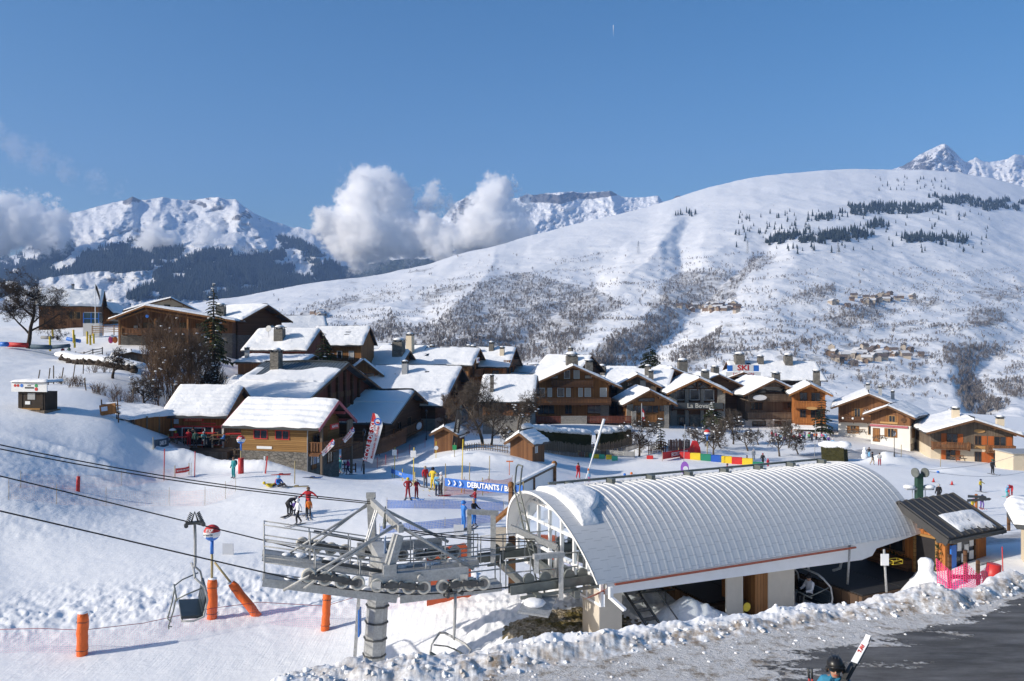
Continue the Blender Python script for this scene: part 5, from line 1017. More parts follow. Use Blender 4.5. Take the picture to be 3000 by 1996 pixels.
o,tr,fb=chalet('white walled house with brown upper storey, garage and drifted snow on its low roof',2608,131,-40,6.2,7.0,4.6,1.35,0,-17.15,'wood_brown',W1,2.75,ox=1.1,oy=1.5,snow=.36,group=VG,name='house',cat='house',win=[('F',.3,3.3,.9,1.0,'ts'),('F',.1,.7,.9,1.4,'ts'),('R',2.2,.7,.8,1.5,'ts'),('R',5.2,.9,.8,1.5,'ts'),('R',4,3.5,1.0,.7,'t'),('F',-2.2,-.2,1.0,2.2,'d')])
m=MB();fb(m,'R',.0,7.0,-1.5,-.3,.0,.07);m.build('base_wall','stone_light',o)
m=MB();fb(m,'R',7.1,10.5,-1.6,2.6,-5,-.2);m.build('garage',W1,o);m=MB();fb(m,'R',7.5,10.,-1.5,.6,-.2,-.1);m.build('garage_door','wood_warm',o)
m=MB();fb(m,'R',7.0,13,2.6,2.95,-5.4,.5);m.build('porch_snow','roof_snow',o)
m=MB();m.T=Matrix.Translation((2.1,-.1,3.7));m.disc((0,0,0),(0,1,0),.4,.08,16);m.build('cart_wheel','wood_dark',o)
m=MB();m.box(-1.6,-.12,2.95,1.2,-.05,3.25);m.build('name_board','tan_frame',o)
m=MB();fb(m,'F',-3.2,2.8,2.35,2.7,.02,.22);m.build('awning','pink_board',o)
o,tr,fb=chalet('chalet with orange shutters, brown balconies and cream ground floor at the right edge',2846,120,-17,11.4,12,4.9,1.9,0,-19.2,'wood_grey','cream_wall',2.25,ox=1.0,oy=1.7,snow=.34,group=VG,chim=[(-1.4,3.5,1.0,1.5,'white'),(5.0,4,1.0,1.4,'white')],win=[('F',-2.7,2.9,1.4,1.6,'so'),('F',.9,3.0,.8,1.3,'So'),('F',3.9,2.7,1.5,1.6,'so'),('F',-2.9,.2,1.2,1.7,'so'),('F',.9,.3,.8,1.5,'So'),('F',3.9,-.2,1.6,1.9,'so'),('R',3,2.6,1,1.4,'So')],balc=[('F',-5.6,-.5,2.35,1.4,'wood_brown'),('F',1.9,5.6,2.1,1.4,'wood_brown')])
m=MB();m.T=Matrix.Translation((1.1,-.1,5.1))@Matrix.Diagonal((1.1,1,.4,1));m.disc((0,0,0),(0,1,0),.7,.06,16);m.build('name_board','tan_frame',o)
m=MB();m.box(.4,-.12,2.35,2.0,-.03,2.8);m.build('name_board','tan_frame',o)
q=onground(2990,106);m=MB();m.box(q.x-1.0,q.y,q.z-.5,q.x+5,q.y+4,q.z+2.3);o=tag(m.build('garage','cream_wall'),'low cream garage cut by the right edge of the picture','garage');m=MB();m.box(q.x-1.2,q.y-.2,q.z+2.3,q.x+5.2,q.y+4.2,q.z+2.45);m.build('roof','grey_paint',o)
m=MB();m.box(q.x+.6,q.y-.06,q.z+1,q.x+1.6,q.y,q.z+2);m.build('shutter','shutter_orange',o)
o,tr,fb=chalet('upper left chalet with thick dimpled snow roof and one small yellow window, behind the flagpole',288,172,112,10,11.5,4.1,3.2,-1,3.9,'wood_brown',ox=.9,oy=.7,snow=.5,dim=.1,group=VG,win=[('L',4.6,.9,2.2,1.5,'t'),('L',4.6,.9,.1,1.5,'t')],chim=[(-.4,5.6,.5,1.3,'metal')])
skylights(o,10,4.1,3.2,[(-2.2,6.4)],1.1,.5)
chalet('little dark gabled hut with snowy roof right of the glass gondola cabin',304,182,-6,4.2,5,2.3,1.8,0,4.6,'wood_warm',ox=.7,oy=.6,snow=.4,group=VG)
o,tr,fb=chalet('wide dark mountain restaurant with low snowy gable and balcony, behind the tall bare bushes',518,139,4,19.6,12,4.3,2.05,0,-.3,'wood_brown','stone',1.6,xr=-4.6,He2=3.9,ox=1.3,oy=2.6,snow=.34,group=VG,name='restaurant',cat='restaurant',chim=[(6.6,4,1.5,2.0)],trim='wood_warm',win=[('F',-5.2,2.0,1.4,1.5,''),('F',-3.6,2.0,1.4,1.5,''),('F',1.2,2.0,1.6,1.5,''),('F',4.4,2.0,2,1.4,''),('F',7.6,2.2,1,1,''),('F',-7.2,2.3,.5,.6,'wc')],balc=[('F',-8.8,4,1.5,1.9,'wood_brown')])
m=MB()
for x in(-9.2,-3.0,2.6,6.6):m.box(x-.16,-2.1,-.5,x+.16,-1.8,4.2)
m.bar((-9.2,-2,4.0),(-4.4,-2,5.8),.22);m.bar((9.6,-2,3.2),(-4.4,-2,5.7),.22);m.build('post','wood_warm',o)
m=MB();m.disc((-4.2,-2.6,4.6),(0,1,0),.28,.05,14);m.build('round_plate','blue_paint',o)
chalet('tall dark open timber gable joined to the right end of the wide restaurant',696,142,66,12,7,5.6,2.6,-1,-1.6,'wood_dark','stone',2.6,ox=1.0,oy=1.9,snow=.33,group=VG)
o,tr,fb=chalet('pale plastered chalet with dark trusses rising behind the wide restaurant',478,166,24,13,10,5.8,2.5,0,.7,'cream_wall',xr=1.5,ox=1.2,oy=1.8,snow=.36,group=VG,win=[('F',-1.4,5.7,1.3,1.1,''),('F',.8,5.9,1.1,1.1,''),('F',3,5.7,1.4,.9,'')])
o,tr,fb=chalet('brown house with dimpled snow roof, stone chimney and satellite dish, above the big barn',893,127,86,12.5,10,4.9,3.1,-1,-6.3,'wood_red',ox=.8,oy=.6,snow=.36,dim=.09,group=VG,name='house',cat='house',chim=[(-3.8,5.2,1.5,1.9)],win=[('L',6.0,3.4,1.2,.7,''),('L',2.4,3.6,1.4,.5,'')])
m=MB();m.disc((-4.4,6.9,8.3),(-1,.2,.3),.55,.06,16);m.tube([(-4.4,6.9,8.2),(-4.2,6.9,7.0)],.04,6);m.build('satellite_dish','grey_paint',[c for c in o.children if c.name.startswith('roof')][0])
o,tr,fb=chalet('brown house with dimpled snow roof and white framed windows behind the dark pine',1058,141,88,11,9.5,6.2,3.0,-1,-6.8,'wood_warm',ox=.8,oy=.5,snow=.34,dim=.12,group=VG,name='house',cat='house',win=[('L',1.8,3.4,.8,1.4,'wnc'),('L',4.0,3.4,.8,1.4,'wn')],balc=[('L',.5,6,2.6,1,'wood_brown')]);skylights(o,11,6.2,3.0,[(-2.6,3.2)],1.2)
o,tr,fb=chalet('reddish gable end with ribbed snowy roof, farthest above the two brown houses',785,163,-70,10,11,5.2,2.6,0,-2.8,'wood_red',ox=.7,oy=.9,snow=.3,dim=.0,group=VG,roofm='roof_metal',ribs=True)
chalet('low flat snow roof with a thin bush before it, just behind the big barn',884,117,86,9,10,3.6,.8,-1,-7.0,'wood_brown',ox=.5,oy=.5,snow=.35,group=VG,name='annex',cat='annex',chim=[(-3,9.2,.55,1.5,'metal')])
chalet('snowy roof just left of the brown house with satellite dish',745,146,70,9,8,4,2.0,-1,-3.5,'wood_dark',snow=.35,group=VG)
def barkmat(name,a,b):
 t=NT(name);v=t.coord();n=t.noise(v,2.5,5.);t.bsdf(t.mix(n,a,b),.9,0.,None,.15)
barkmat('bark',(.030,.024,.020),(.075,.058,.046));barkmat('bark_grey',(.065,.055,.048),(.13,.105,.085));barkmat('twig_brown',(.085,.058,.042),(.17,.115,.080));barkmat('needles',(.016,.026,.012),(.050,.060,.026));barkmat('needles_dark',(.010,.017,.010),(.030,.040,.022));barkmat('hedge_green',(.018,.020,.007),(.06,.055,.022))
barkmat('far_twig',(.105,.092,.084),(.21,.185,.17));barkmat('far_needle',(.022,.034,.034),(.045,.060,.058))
def grow(seed,h,spread=.6,depth=5,r0=.16,kids=(3,4),up=.25,bend=.25,low=.3,mb=None,twig=1.):
 rnd=random.Random(seed);m=mb or MB();tips=[]
 def br(p,d,L,r,k):
  n=4 if k<2 else 3 if k<4 else 2;pts=[p];rs=[r];q=p.copy();dd=d.copy()
  for i in range(n):
   dd=(dd+Vector((rnd.uniform(-1,1),rnd.uniform(-1,1),rnd.uniform(-.6,1)*.7))*bend+Vector((0,0,up*.3))).normalized()
   q=q+dd*L/n;pts.append(q.copy());rs.append(r*(1-.55*(i+1)/n))
  m.tube(pts,rs,6 if k==0 else 4 if k<3 else 3,k==0)
  if k>=depth:tips.append(q);return
  nk=rnd.randint(*kids)+(2 if k==0 else 0)
  for j in range(nk):
   f=low+(1-low)*(j+rnd.random()*.8)/nk if k==0 else rnd.uniform(.25,1)
   f=min(f,1)*n;i=min(int(f),n-1);pp=pts[i].lerp(pts[i+1],f-i);rr=rs[i]+(rs[i+1]-rs[i])*(f-i)
   az=rnd.uniform(0,2*math.pi);t=(pts[i+1]-pts[i]).normalized();o=t.orthogonal().normalized();o.rotate(Matrix.Rotation(az,3,t))
   nd=(t*(1-spread*.55)+o*spread*rnd.uniform(.7,1.25)).normalized()
   br(pp,nd,L*rnd.uniform(.48,.72),max(rr*.62,.008*twig),k+1)
 br(Vector((0,0,-.3)),Vector((rnd.uniform(-.12,.12),rnd.uniform(-.12,.12),1)).normalized(),h*.55,r0,0)
 return m,tips
def split_tree(seed,h,bark,snow=0,**kw):
 m,tips=grow(seed,h,**kw);return m,tips
TREES={}
def tree(name,label,p,seed,h,bark='bark',group=None,snow=0,rot=0.,cat='tree',key=None,sc=1.,**kw):
 if key and key in TREES:o=copy_tree(TREES[key]);tag(o,label,cat,group);o.location=p;o.rotation_euler=(0,0,rot);o.scale=(sc,)*3;return o
 o=empty(name,p,rot,label,cat,group);o.scale=(sc,)*3
 m,tips=grow(seed,h,**kw)
 nt=6*5;fk=6*4+2
 t=MB();t.v=m.v[:nt];t.f=m.f[:fk];t.mi=m.mi[:fk];t.sm=m.sm[:fk];t.build('trunk',bark,o)
 c=MB();c.v=m.v[nt:];c.f=[tuple(i-nt for i in f)for f in m.f[fk:]];c.mi=m.mi[fk:];c.sm=m.sm[fk:];c.build('crown',bark,o)
 if snow:
  r=random.Random(seed);s=MB()
  for q in r.sample(tips,min(len(tips),snow)):s.ball(q,r.uniform(.06,.17),6,4,(1.3,1.3,.6))
  s.build('snow_on_twigs','snow_piece',o)
 if key:TREES[key]=o
 return o
def conifer(name,label,p,seed,h,r,mat='needles',group=None,base=.12,snow=12,dens=1.):
 o=empty(name,p,0,label,'conifer',group);rnd=random.Random(seed)
 m=MB();m.tube([(0,0,-.4),(0,0,h*.5),(0,0,h*.97)],[h*.018+.05,h*.012,.02],6);m.build('trunk','bark',o)
 m=MB();s=MB();lv=int(h*2.4*dens)
 for i in range(lv):
  f=i/lv;z=h*(base+(1-base)*f)+rnd.uniform(-.1,.1);L0=r*(1-f)**.85*rnd.uniform(.8,1.12)+.12;nb=int(5+6*(1-f))
  for k in range(nb):
   a=rnd.uniform(0,2*math.pi);L=L0*rnd.uniform(.55,1.15);dx,dy=math.cos(a),math.sin(a);zz=z
   for q in range(4):
    u0,u1=q/4,(q+1.25)/4;w=.30*L*(1-.55*u0)*rnd.uniform(.6,1.2)+.06;dr=lambda u:-.28*L*u*u+.05*L*u
    p0=Vector((dx*L*u0,dy*L*u0,zz+dr(u0)));p1=Vector((dx*L*u1,dy*L*u1,zz+dr(u1)));sd_=Vector((-dy,dx,0))*w
    tw=Vector((0,0,rnd.uniform(-.18,.05)*L))
    m.add([p0,p1+sd_*rnd.uniform(.3,1)+tw,p1],[(0,1,2)],False);m.add([p0,p1,p1-sd_*rnd.uniform(.3,1)+tw],[(0,1,2)],False);m.add([p0-Vector((0,0,.02)),p1+Vector((0,0,-.18*L)),p1],[(0,1,2)],False)
   if snow and rnd.random()<snow/(lv*nb):s.ball((dx*L*.7,dy*L*.7,zz+.05),.1+.1*rnd.random(),6,4,(1.6,1.6,.5))
 m.build('crown',mat,o)
 if snow and s.v:s.build('snow_on_twigs','snow_piece',o)
 return o
tree('bare_tree','big dark bare tree with round crown, standing alone at the upper left edge',onground(81,122),11,13.5,'bark',depth=6,kids=(4,5),spread=.85,r0=.34,low=.28,bend=.22,up=.12,snow=30,twig=2.2)
TG='bare garden trees'
tree('bare_tree','small gnarled bare tree above the dark stone wall',onground(330,95),21,4.6,'bark',TG,snow=40,depth=5,kids=(4,5),twig=1.8,spread=.8,r0=.19,low=.35,up=.15)
tree('bare_tree','small spreading bare tree by the thin posts left of the tall bushes',onground(424,85),22,4.4,'bark_grey',TG,snow=20,depth=5,kids=(4,5),twig=1.8,spread=.85,r0=.15,low=.3)
BG='tall leafless bushes'
for i,(px,D,h,lb)in enumerate([(478,88,8.2,'tall leafless brown bush nearest the restaurant roof'),(505,94,9.6,'tallest leafless brown bush with withered leaf tips'),(540,92,9.0,'leafless brown bush in the middle of the tall thicket'),(575,98,8.5,'leafless bush below the spruce, right side of the thicket'),(460,97,8.6,'leafless bush at the left rim of the tall thicket'),(610,94,6.6,'snow dusted dense bush between thicket and the low wing roof'),(640,96,5.8,'low snow dusted bush touching the wing roof'),(530,86,6.0,'shorter thin stemmed bush in front of the thicket')]):
 o=empty('leafless_bush',onground(px,D),i*1.3,lb,'bush',BG)
 m=MB();tp=[]
 for k in range(6):
  mm,t_=grow(300+i*7+k,h*random.Random(i*9+k).uniform(.8,1.15),spread=.38,depth=4,r0=.05,kids=(3,5),up=.55,bend=.16,low=.15,twig=1.9)
  rr=random.Random(i*31+k);dx,dy=rr.uniform(-1.1,1.1),rr.uniform(-.9,.9);b=len(m.v)
  m.v+=[(v[0]+dx,v[1]+dy,v[2])for v in mm.v];m.f+=[tuple(q+b for q in f)for f in mm.f];m.mi+=mm.mi;m.sm+=mm.sm;tp+=[q+Vector((dx,dy,0))for q in t_]
 m.build('stems','twig_brown' if i not in(5,6)else 'bark',o)
 r=random.Random(i);s=MB()
 for q in r.sample(tp,70 if i in(5,6)else 22):s.ball(q,r.uniform(.05,.16),6,4,(1.3,1.3,.6))
 s.build('snow_on_twigs','snow_piece',o)
conifer('spruce','tall dark spruce in front of the right half of the wide restaurant',P(626,1075,116),1,13.0,2.6,'needles',None,.1,30)
conifer('pine','dark pine between the two brown houses with dimpled roofs',P(948,1105,123),2,7.4,3.2,'needles',None,.05,10)
conifer('fir','lone dark fir rising above the roofs at the village centre',P(1905,1110,205),3,10.6,3.9,'needles_dark',None,.05,0,1.2)
conifer('conifer_shrub','narrow pointed green shrub beside the flagpole chalet',onground(1936,112),4,4.6,1.0,'needles',None,.02,14)
conifer('conifer_shrub','round bushy conifer in front of the stone pillared tavern',P(2090,1240,143),5,4.3,2.4,'needles',None,.02,12)
conifer('conifer_shrub','ivy green conifer hugging the right corner of the tall orange chalet',P(2408,1262,140),6,7.2,2.0,'needles_dark',None,.02,0)
conifer('conifer_shrub','dark young conifer behind the snow roofed garage of the white house',P(2778,1262,150),7,4.6,1.8,'needles_dark',None,.02,10)
tree('bare_tree','broad leafless tree with two trunks between the small sheds',onground(1416,100),31,9.2,'bark_grey',TG,depth=6,spread=.8,r0=.26,low=.34,up=.1,kids=(4,4),bend=.24,twig=2.)
tree('bare_tree','leaning second trunk of leafless branches beside the broad tree',onground(1440,100.6),37,7.6,'bark_grey',TG,depth=5,spread=.8,r0=.18,low=.3,kids=(4,5),twig=2.)
tree('bare_tree','leafless snow tipped tree left of the long hedge',onground(1522,110),32,8.0,'bark_grey',TG,snow=70,depth=6,spread=.75,r0=.2,low=.25,kids=(4,4),twig=2.)
tree('bare_tree','upright straw coloured leafless tree before the stone lodge gable',onground(1300,112),33,7.4,'twig_brown',TG,depth=6,spread=.42,r0=.12,low=.1,up=.5,kids=(4,4),twig=1.6)
tree('bare_tree','leafless twisted tree behind the fence end beside the hedge',onground(1872,108),34,6.2,'bark',TG,snow=30,depth=5,spread=.85,r0=.17,low=.3,kids=(4,5),twig=2.)
OG='orchard trees on the ski field'
for i,(px,py,h,lb)in enumerate([(2050,1322,4.6,'leafless orchard tree at the left end of the row, near the ball sign'),(2090,1345,6.0,'largest leafless orchard tree with thick crooked trunk beside the coloured blocks'),(2112,1312,5.2,'leafless orchard tree just behind the largest crooked one'),(2148,1302,6.0,'upright leafless orchard tree before the grey brown chalet'),(2192,1322,5.2,'forked leafless orchard tree right of the upright one'),(2284,1338,5.0,'leafless orchard tree ringed by thin stakes, left of two'),(2340,1332,4.6,'leafless orchard tree ringed by thin stakes, right of two'),(2310,1312,4.4,'small leafless tree in front of the crowded terrace'),(2222,1304,4.0,'thin leafless tree behind the forked orchard tree')]):
 tree('orchard_tree',lb,at(px,py,85,150),60+i%4,h,'bark_grey',OG,30,i*1.7,depth=5,kids=(4,5),twig=2.,spread=.8,r0=.17,low=.42,up=.2,key='orch%d'%(i%4),sc=[1,1,1,1,.95,.9,.85,.8,.75][i])
SG='low brown scrub bushes on the left snow field'
for i,(px,D,h,lb)in enumerate([(195,88,1.0,'small brown scrub bush left of the scrub row'),(230,86,1.2,'brown scrub bush near the leaning posts'),(285,84,1.1,'brown scrub bush half buried in snow'),(330,83,1.4,'brown scrub bush beside the small snowy mound'),(375,82,1.5,'widest brown scrub bush of the row'),(440,83,1.3,'brown scrub bush below the spreading bare tree'),(500,84,1.6,'brown scrub bush at the foot of the thicket'),(290,98,1.3,'dark scrub against the stone wall')]):
 o=empty('scrub_bush',onground(px,D),i,lb,'bush',SG);m=MB()
 for k in range(11):
  mm,_=grow(700+i*13+k,h*1.5,spread=.55,depth=2,r0=.03,kids=(3,4),up=.3,low=.1,twig=1.4);rr=random.Random(i*31+k);dx,dy=rr.uniform(-1.3,1.3),rr.uniform(-.5,.5);b=len(m.v)
  m.v+=[(v[0]+dx,v[1]+dy,v[2])for v in mm.v];m.f+=[tuple(q+b for q in f)for f in mm.f];m.mi+=mm.mi;m.sm+=mm.sm
 m.build('stems','twig_brown',o)
def hedge(lb,pts,h,w,seed):
 o=empty('hedge',pts[0],0,lb,'hedge','clipped green hedges');rnd=random.Random(seed);m=MB();s=MB();o0=Vector(pts[0])
 for a,b in zip(pts[:-1],pts[1:]):
  a=Vector(a);b=Vector(b);L=(b-a).length;d=(b-a).normalized();nrm=Vector((-d.y,d.x,0))
  for k in range(int(L*260)):
   u=rnd.random()*L;z=rnd.random()*h;e=rnd.choice((-1,1))if rnd.random()<.75 else rnd.uniform(-1,1);q=a+d*u+nrm*e*w/2*(1+.12*math.sin(u*3)+rnd.uniform(-.1,.1))+Vector((0,0,z))-o0
   sz=rnd.uniform(.06,.14);v1=Vector((rnd.uniform(-1,1),rnd.uniform(-1,1),rnd.uniform(-.6,1)))*sz;v2=Vector((rnd.uniform(-1,1),rnd.uniform(-1,1),rnd.uniform(-1,1)))*sz;m.add([q,q+v1,q+v2],[(0,1,2)],False)
  q=a-o0;m.bar(q+Vector((0,0,h*.45)),q+d*L+Vector((0,0,h*.45)),w*.86,h*.88)
  n=int(L/.4)
  for k in range(n):q=a+d*(L*(k+.5)/n)-o0;s.ball((q.x+rnd.uniform(-.1,.1),q.y,q.z+h-.02),w*.52*rnd.uniform(.85,1.2),8,6,(1,1,.55*rnd.uniform(.7,1.3)))
 m.build('foliage','hedge_green',o);s.build('snow_cover','roof_snow',o);return o
h0=[onground(px,D,-.1)for px,D in((1542,105),(1620,108),(1722,112))];hedge('long clipped green hedge with thick snow on top, in front of the largest chalet',h0,2.9,1.7,1)
h1=[onground(px,D,-.1)for px,D in((1752,114),(1800,115),(1842,116.5))];hedge('shorter snow topped hedge right of the slanting pole',h1,2.7,1.6,2)
h2=[onground(px,D,-.1)for px,D in((2412,110),(2478,108))];hedge('round dark hedge block with drooping snow cap and white notice',h2,2.4,2.0,3)
hPX,hPY,hD,hA=PXY[0]
def onhill(px,py,G=0):
 PX,PY,DD,_=PXY[G];c=(px-PX[0,0])/(PX[0,1]-PX[0,0]);c=min(max(c,0),PX.shape[1]-1.001);i=int(c);col=PY[:,i]*(1-c+i)+PY[:,i+1]*(c-i);dc=DD[:,i]*(1-c+i)+DD[:,i+1]*(c-i)
 D=float(np.interp(-py,-col,dc));return P(px,py,D)
def far_bare(seed):
 r=random.Random(seed);m=MB();m.add([(-.12,0,-1),(.12,0,-1),(0,.02,4)],[(0,1,2)],False)
 for k in range(16):
  a=r.uniform(0,6.28);z=r.uniform(1,3.6);q=Vector((0,0,z));e=Vector((math.cos(a)*r.uniform(.8,2.3),math.sin(a)*r.uniform(.8,2.3),z+r.uniform(1,4)));w=Vector((-math.sin(a),math.cos(a),0))*r.uniform(.12,.30)
  m.add([q,e+w,e-w+Vector((0,0,.6))],[(0,1,2)],False)
 return m
def far_con(seed):
 r=random.Random(seed);m=MB()
 for k in range(4):
  z0=.3+k*2.1;z1=z0+3.6;R0=2.1-.45*k;n=6;vs=[(R0*r.uniform(.75,1.2)*math.cos(i*2*math.pi/n+k),R0*r.uniform(.75,1.2)*math.sin(i*2*math.pi/n+k),z0+r.uniform(-.4,.3))for i in range(n)]+[(0,0,z1)]
  m.add(vs,[(i,(i+1)%n,n)for i in range(n)],False)
 return m
FB=[far_bare(i)for i in range(6)];FC=[far_con(i)for i in range(5)]
def scatter_stuff(name,label,pts,protos,mat,smin,smax,seed,G=0):
 r=random.Random(seed);vs=[];fs=[];n=0
 P_=[(np.array(m.v),np.array(m.f))for m in protos]
 for px,py in pts:
  p=onhill(px,py,G);v,f=r.choice(P_);s=r.uniform(smin,smax);a=r.uniform(0,6.28);c,sn=math.cos(a),math.sin(a)
  q=v*s;q=np.stack([q[:,0]*c-q[:,1]*sn+p.x,q[:,0]*sn+q[:,1]*c+p.y,q[:,2]*r.uniform(.85,1.2)+p.z-.3],-1);vs.append(q);fs.append(f+n);n+=len(v)
 return tag(npobj(name,np.concatenate(vs),np.concatenate(fs),mat,False),label,None,None,'stuff')
def sample(polys,n,seed,wob=18,ws=.018):
 r=np.random.RandomState(seed);out=[];tot=[]
 for pl in polys:a=np.array(pl);tot.append((a[:,0].max()-a[:,0].min())*(a[:,1].max()-a[:,1].min()))
 tot=np.array(tot)/sum(tot)
 for pl,w in zip(polys,tot):
  a=np.array(pl);k=max(30,int(n*w*1.9));x=r.uniform(a[:,0].min()-15,a[:,0].max()+15,k);y=r.uniform(a[:,1].min()-8,a[:,1].max()+8,k)
  ok=inpoly(x+wob*fbm(x*ws,y*ws,4,seed),y+wob*.6*fbm(x*ws,y*ws,4,seed+3),pl);ok&=fbm(x*.03,y*.045,3,seed+6)>-.33
  out+=list(zip(x[ok],y[ok]))
 return out
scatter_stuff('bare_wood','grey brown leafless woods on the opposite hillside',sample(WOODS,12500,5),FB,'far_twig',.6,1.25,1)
scatter_stuff('conifer_wood','dark conifer belts high on the opposite hillside',sample(CONIF,3000,6,20,.045),FC,'far_needle',1.3,2.4,2)
rs_=np.random.RandomState(9);x=rs_.uniform(560,3000,90000);y=rs_.uniform(600,1170,90000);skyl=np.interp(x,[q[0]for q in HSKY],[q[1]for q in HSKY])
den=sstep(.05,.5,fbm(x*.010,y*.040,4,15)+.22*fbm(x*.05,y*.08,3,16))*sstep(700,900,y)*.45+.012*sstep(560,760,y)
ok=(rs_.rand(90000)<den)&(y>skyl+30);sp=list(zip(x[ok],y[ok]))
rr_=np.random.RandomState(21)
for k in range(150):
 x0,y0=rr_.uniform(700,2950),rr_.uniform(760,1130);L=rr_.uniform(60,320);sl=rr_.uniform(-.16,.04);n=int(L/rr_.uniform(2.2,5))
 if y0<np.interp(x0,[q[0]for q in HSKY],[q[1]for q in HSKY])+60:continue
 u=rr_.uniform(0,1,n);sp+=list(zip(x0+L*u,y0+sl*L*u+5*np.sin(u*5+k)+rr_.normal(0,1.6,n)))
sp=[q for q in sp if 562<q[0]<3100]
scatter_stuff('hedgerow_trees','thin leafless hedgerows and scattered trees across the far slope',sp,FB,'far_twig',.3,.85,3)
def far_single(name,lb,cat,grp,pts,protos,mat,s0,s1,seed):
 r=random.Random(seed);ms=[m.mesh(name,mat)for m in protos]
 for px,py in pts:
  o=bpy.data.objects.new(name,r.choice(ms));COL.objects.link(o);o.location=onhill(px,py)-Vector((0,0,.3));o.rotation_euler=(0,0,r.uniform(0,6.28));s=r.uniform(s0,s1);o.scale=(s,s,s*r.uniform(.9,1.2));tag(o,lb,cat,grp)
r=random.Random(4)
pts=[(r.uniform(2150,2900),r.uniform(620,745))for _ in range(130)]+[(r.uniform(2560,2780),r.uniform(520,560))for _ in range(40)]+[(r.uniform(2150,2400),r.uniform(630,690))for _ in range(45)]
far_single('hillside_conifer','small dark conifer standing apart on the high open slope across the valley','conifer','lone conifers on the high slope',pts,FC,'far_needle',1.1,2.0,5)
pts=[(r.uniform(2050,2990),r.uniform(800,1130))for _ in range(110)]+[(r.uniform(1200,2000),r.uniform(740,900))for _ in range(60)]+[(r.uniform(800,1350),r.uniform(840,1000))for _ in range(50)]
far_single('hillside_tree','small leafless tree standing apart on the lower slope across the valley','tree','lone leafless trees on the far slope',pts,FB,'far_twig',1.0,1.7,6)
scatter_stuff('mountain_forest','dense blue dark forest on the lower flanks of the left mountain',[(px,py)for px,py in zip(rs_.uniform(0,1000,26000),rs_.uniform(690,890,26000))if hA is not None and(lambda i,j:PXY[1][3]['forest'].reshape(-1)[j*PXY[1][0].shape[1]+i]>.5)(min(PXY[1][0].shape[1]-1,int((px-PXY[1][0][0,0])/(PXY[1][0][0,1]-PXY[1][0][0,0]))),int(np.argmin(abs(PXY[1][1][:,min(PXY[1][0].shape[1]-1,int((px-PXY[1][0][0,0])/(PXY[1][0][0,1]-PXY[1][0][0,0])))]-py))))],FC,'far_needle',2.2,3.6,7,1)
simple('far_wall',(.22,.15,.10),.9,0,.25,.2);simple('far_wall_pale',(.42,.36,.29),.9,0,.15,.2);simple('far_roof',(.14,.11,.095),.9,0,.3,.2);simple('far_roof_snow',(.62,.62,.63),.8,0,.1,.2)
def far_house(i):
 L,W,H,rs=[(10,8,5,2.6),(13,9,6,3),(8,7,4.5,2.4),(11,8,5,2.8)][i%4]
 m=MB();m.prism([(-W/2,-L/2,-2.5),(W/2,-L/2,-2.5),(W/2,-L/2,H),(0,-L/2,H+rs),(-W/2,-L/2,H)],(0,L,0));wm=m.mesh('wall',['far_wall','far_wall_pale','far_wall','far_wall_pale'][i%4])
 m=MB()
 for s in(-1,1):m.prism([(s*(W/2+1),-L/2-1,H-.6),(0,-L/2-1,H+rs+.1),(0,-L/2-1,H+rs+.6),(s*(W/2+1),-L/2-1,H-.1)],(0,L+2,0))
 rm_=m.mesh('roof',['far_roof','far_roof_snow','far_roof_snow','far_roof'][(i+i//4)%4]);return wm,rm_
FH=[far_house(i)for i in range(8)]
def hamlet(n,box,seed,lb,grp,sc):
 r=random.Random(seed)
 for k in range(n):
  px=r.gauss((box[0]+box[2])/2,(box[2]-box[0])/4.2);py=r.gauss((box[1]+box[3])/2,(box[3]-box[1])/4.2)+(px-(box[0]+box[2])/2)*box[4];o=empty('hamlet_house',onhill(px,py),r.choice((.3,1.2,-.4,1.7))+r.uniform(-.2,.2),lb,'house',grp);o.scale=(sc,)*3
  wm,rm_=r.choice(FH)
  for nm,me in(('wall',wm),('roof',rm_)):c=bpy.data.objects.new(nm,me);COL.objects.link(c);c.parent=o
hamlet(38,(2020,890,2190,920,.02),1,'tiny house in the tight hamlet below the dark hillside gully','houses of the hamlet below the gully',1.0)
hamlet(26,(2440,868,2660,900,-.06),2,'tiny brown house in the hamlet strung along the upper slope','houses of the upper hamlet',1.0)
hamlet(52,(2430,1020,2700,1066,-.05),3,'small house of the lower hamlet on the slope above the white houses','houses of the lower hamlet',.85)
hamlet(10,(915,915,960,930,0),4,'tiny house of the distant hamlet above the left village roofs','houses of the distant left hamlet',1.1)
for i,(px,py,h,lb)in enumerate([(1870,745,38,'lattice power pylon left of the bare ravine on the far slope'),(2190,745,38,'lattice power pylon right of the bare ravine on the far slope'),(2455,748,36,'lattice power pylon under the dark conifer belt')]):
 p=onhill(px,py);o=empty('power_pylon',p,.6,lb,'power pylon','power pylons');m=MB()
 for sx,sy in((-1,-1),(1,-1),(1,1),(-1,1)):m.bar((sx*3,sy*3,-2),(sx*.5,sy*.5,h),.5)
 for z in range(4,h,6):w=3-2.5*z/h;m.bar((-w,-w,z),(w,-w,z+5),.35);m.bar((w,w,z),(-w,w,z+5),.35)
 m.build('tower','grey_paint',o);m=MB()
 for z in(h*.72,h*.88):m.bar((-6,0,z),(6,0,z),.5)
 m.build('cross_arm','grey_paint',o)
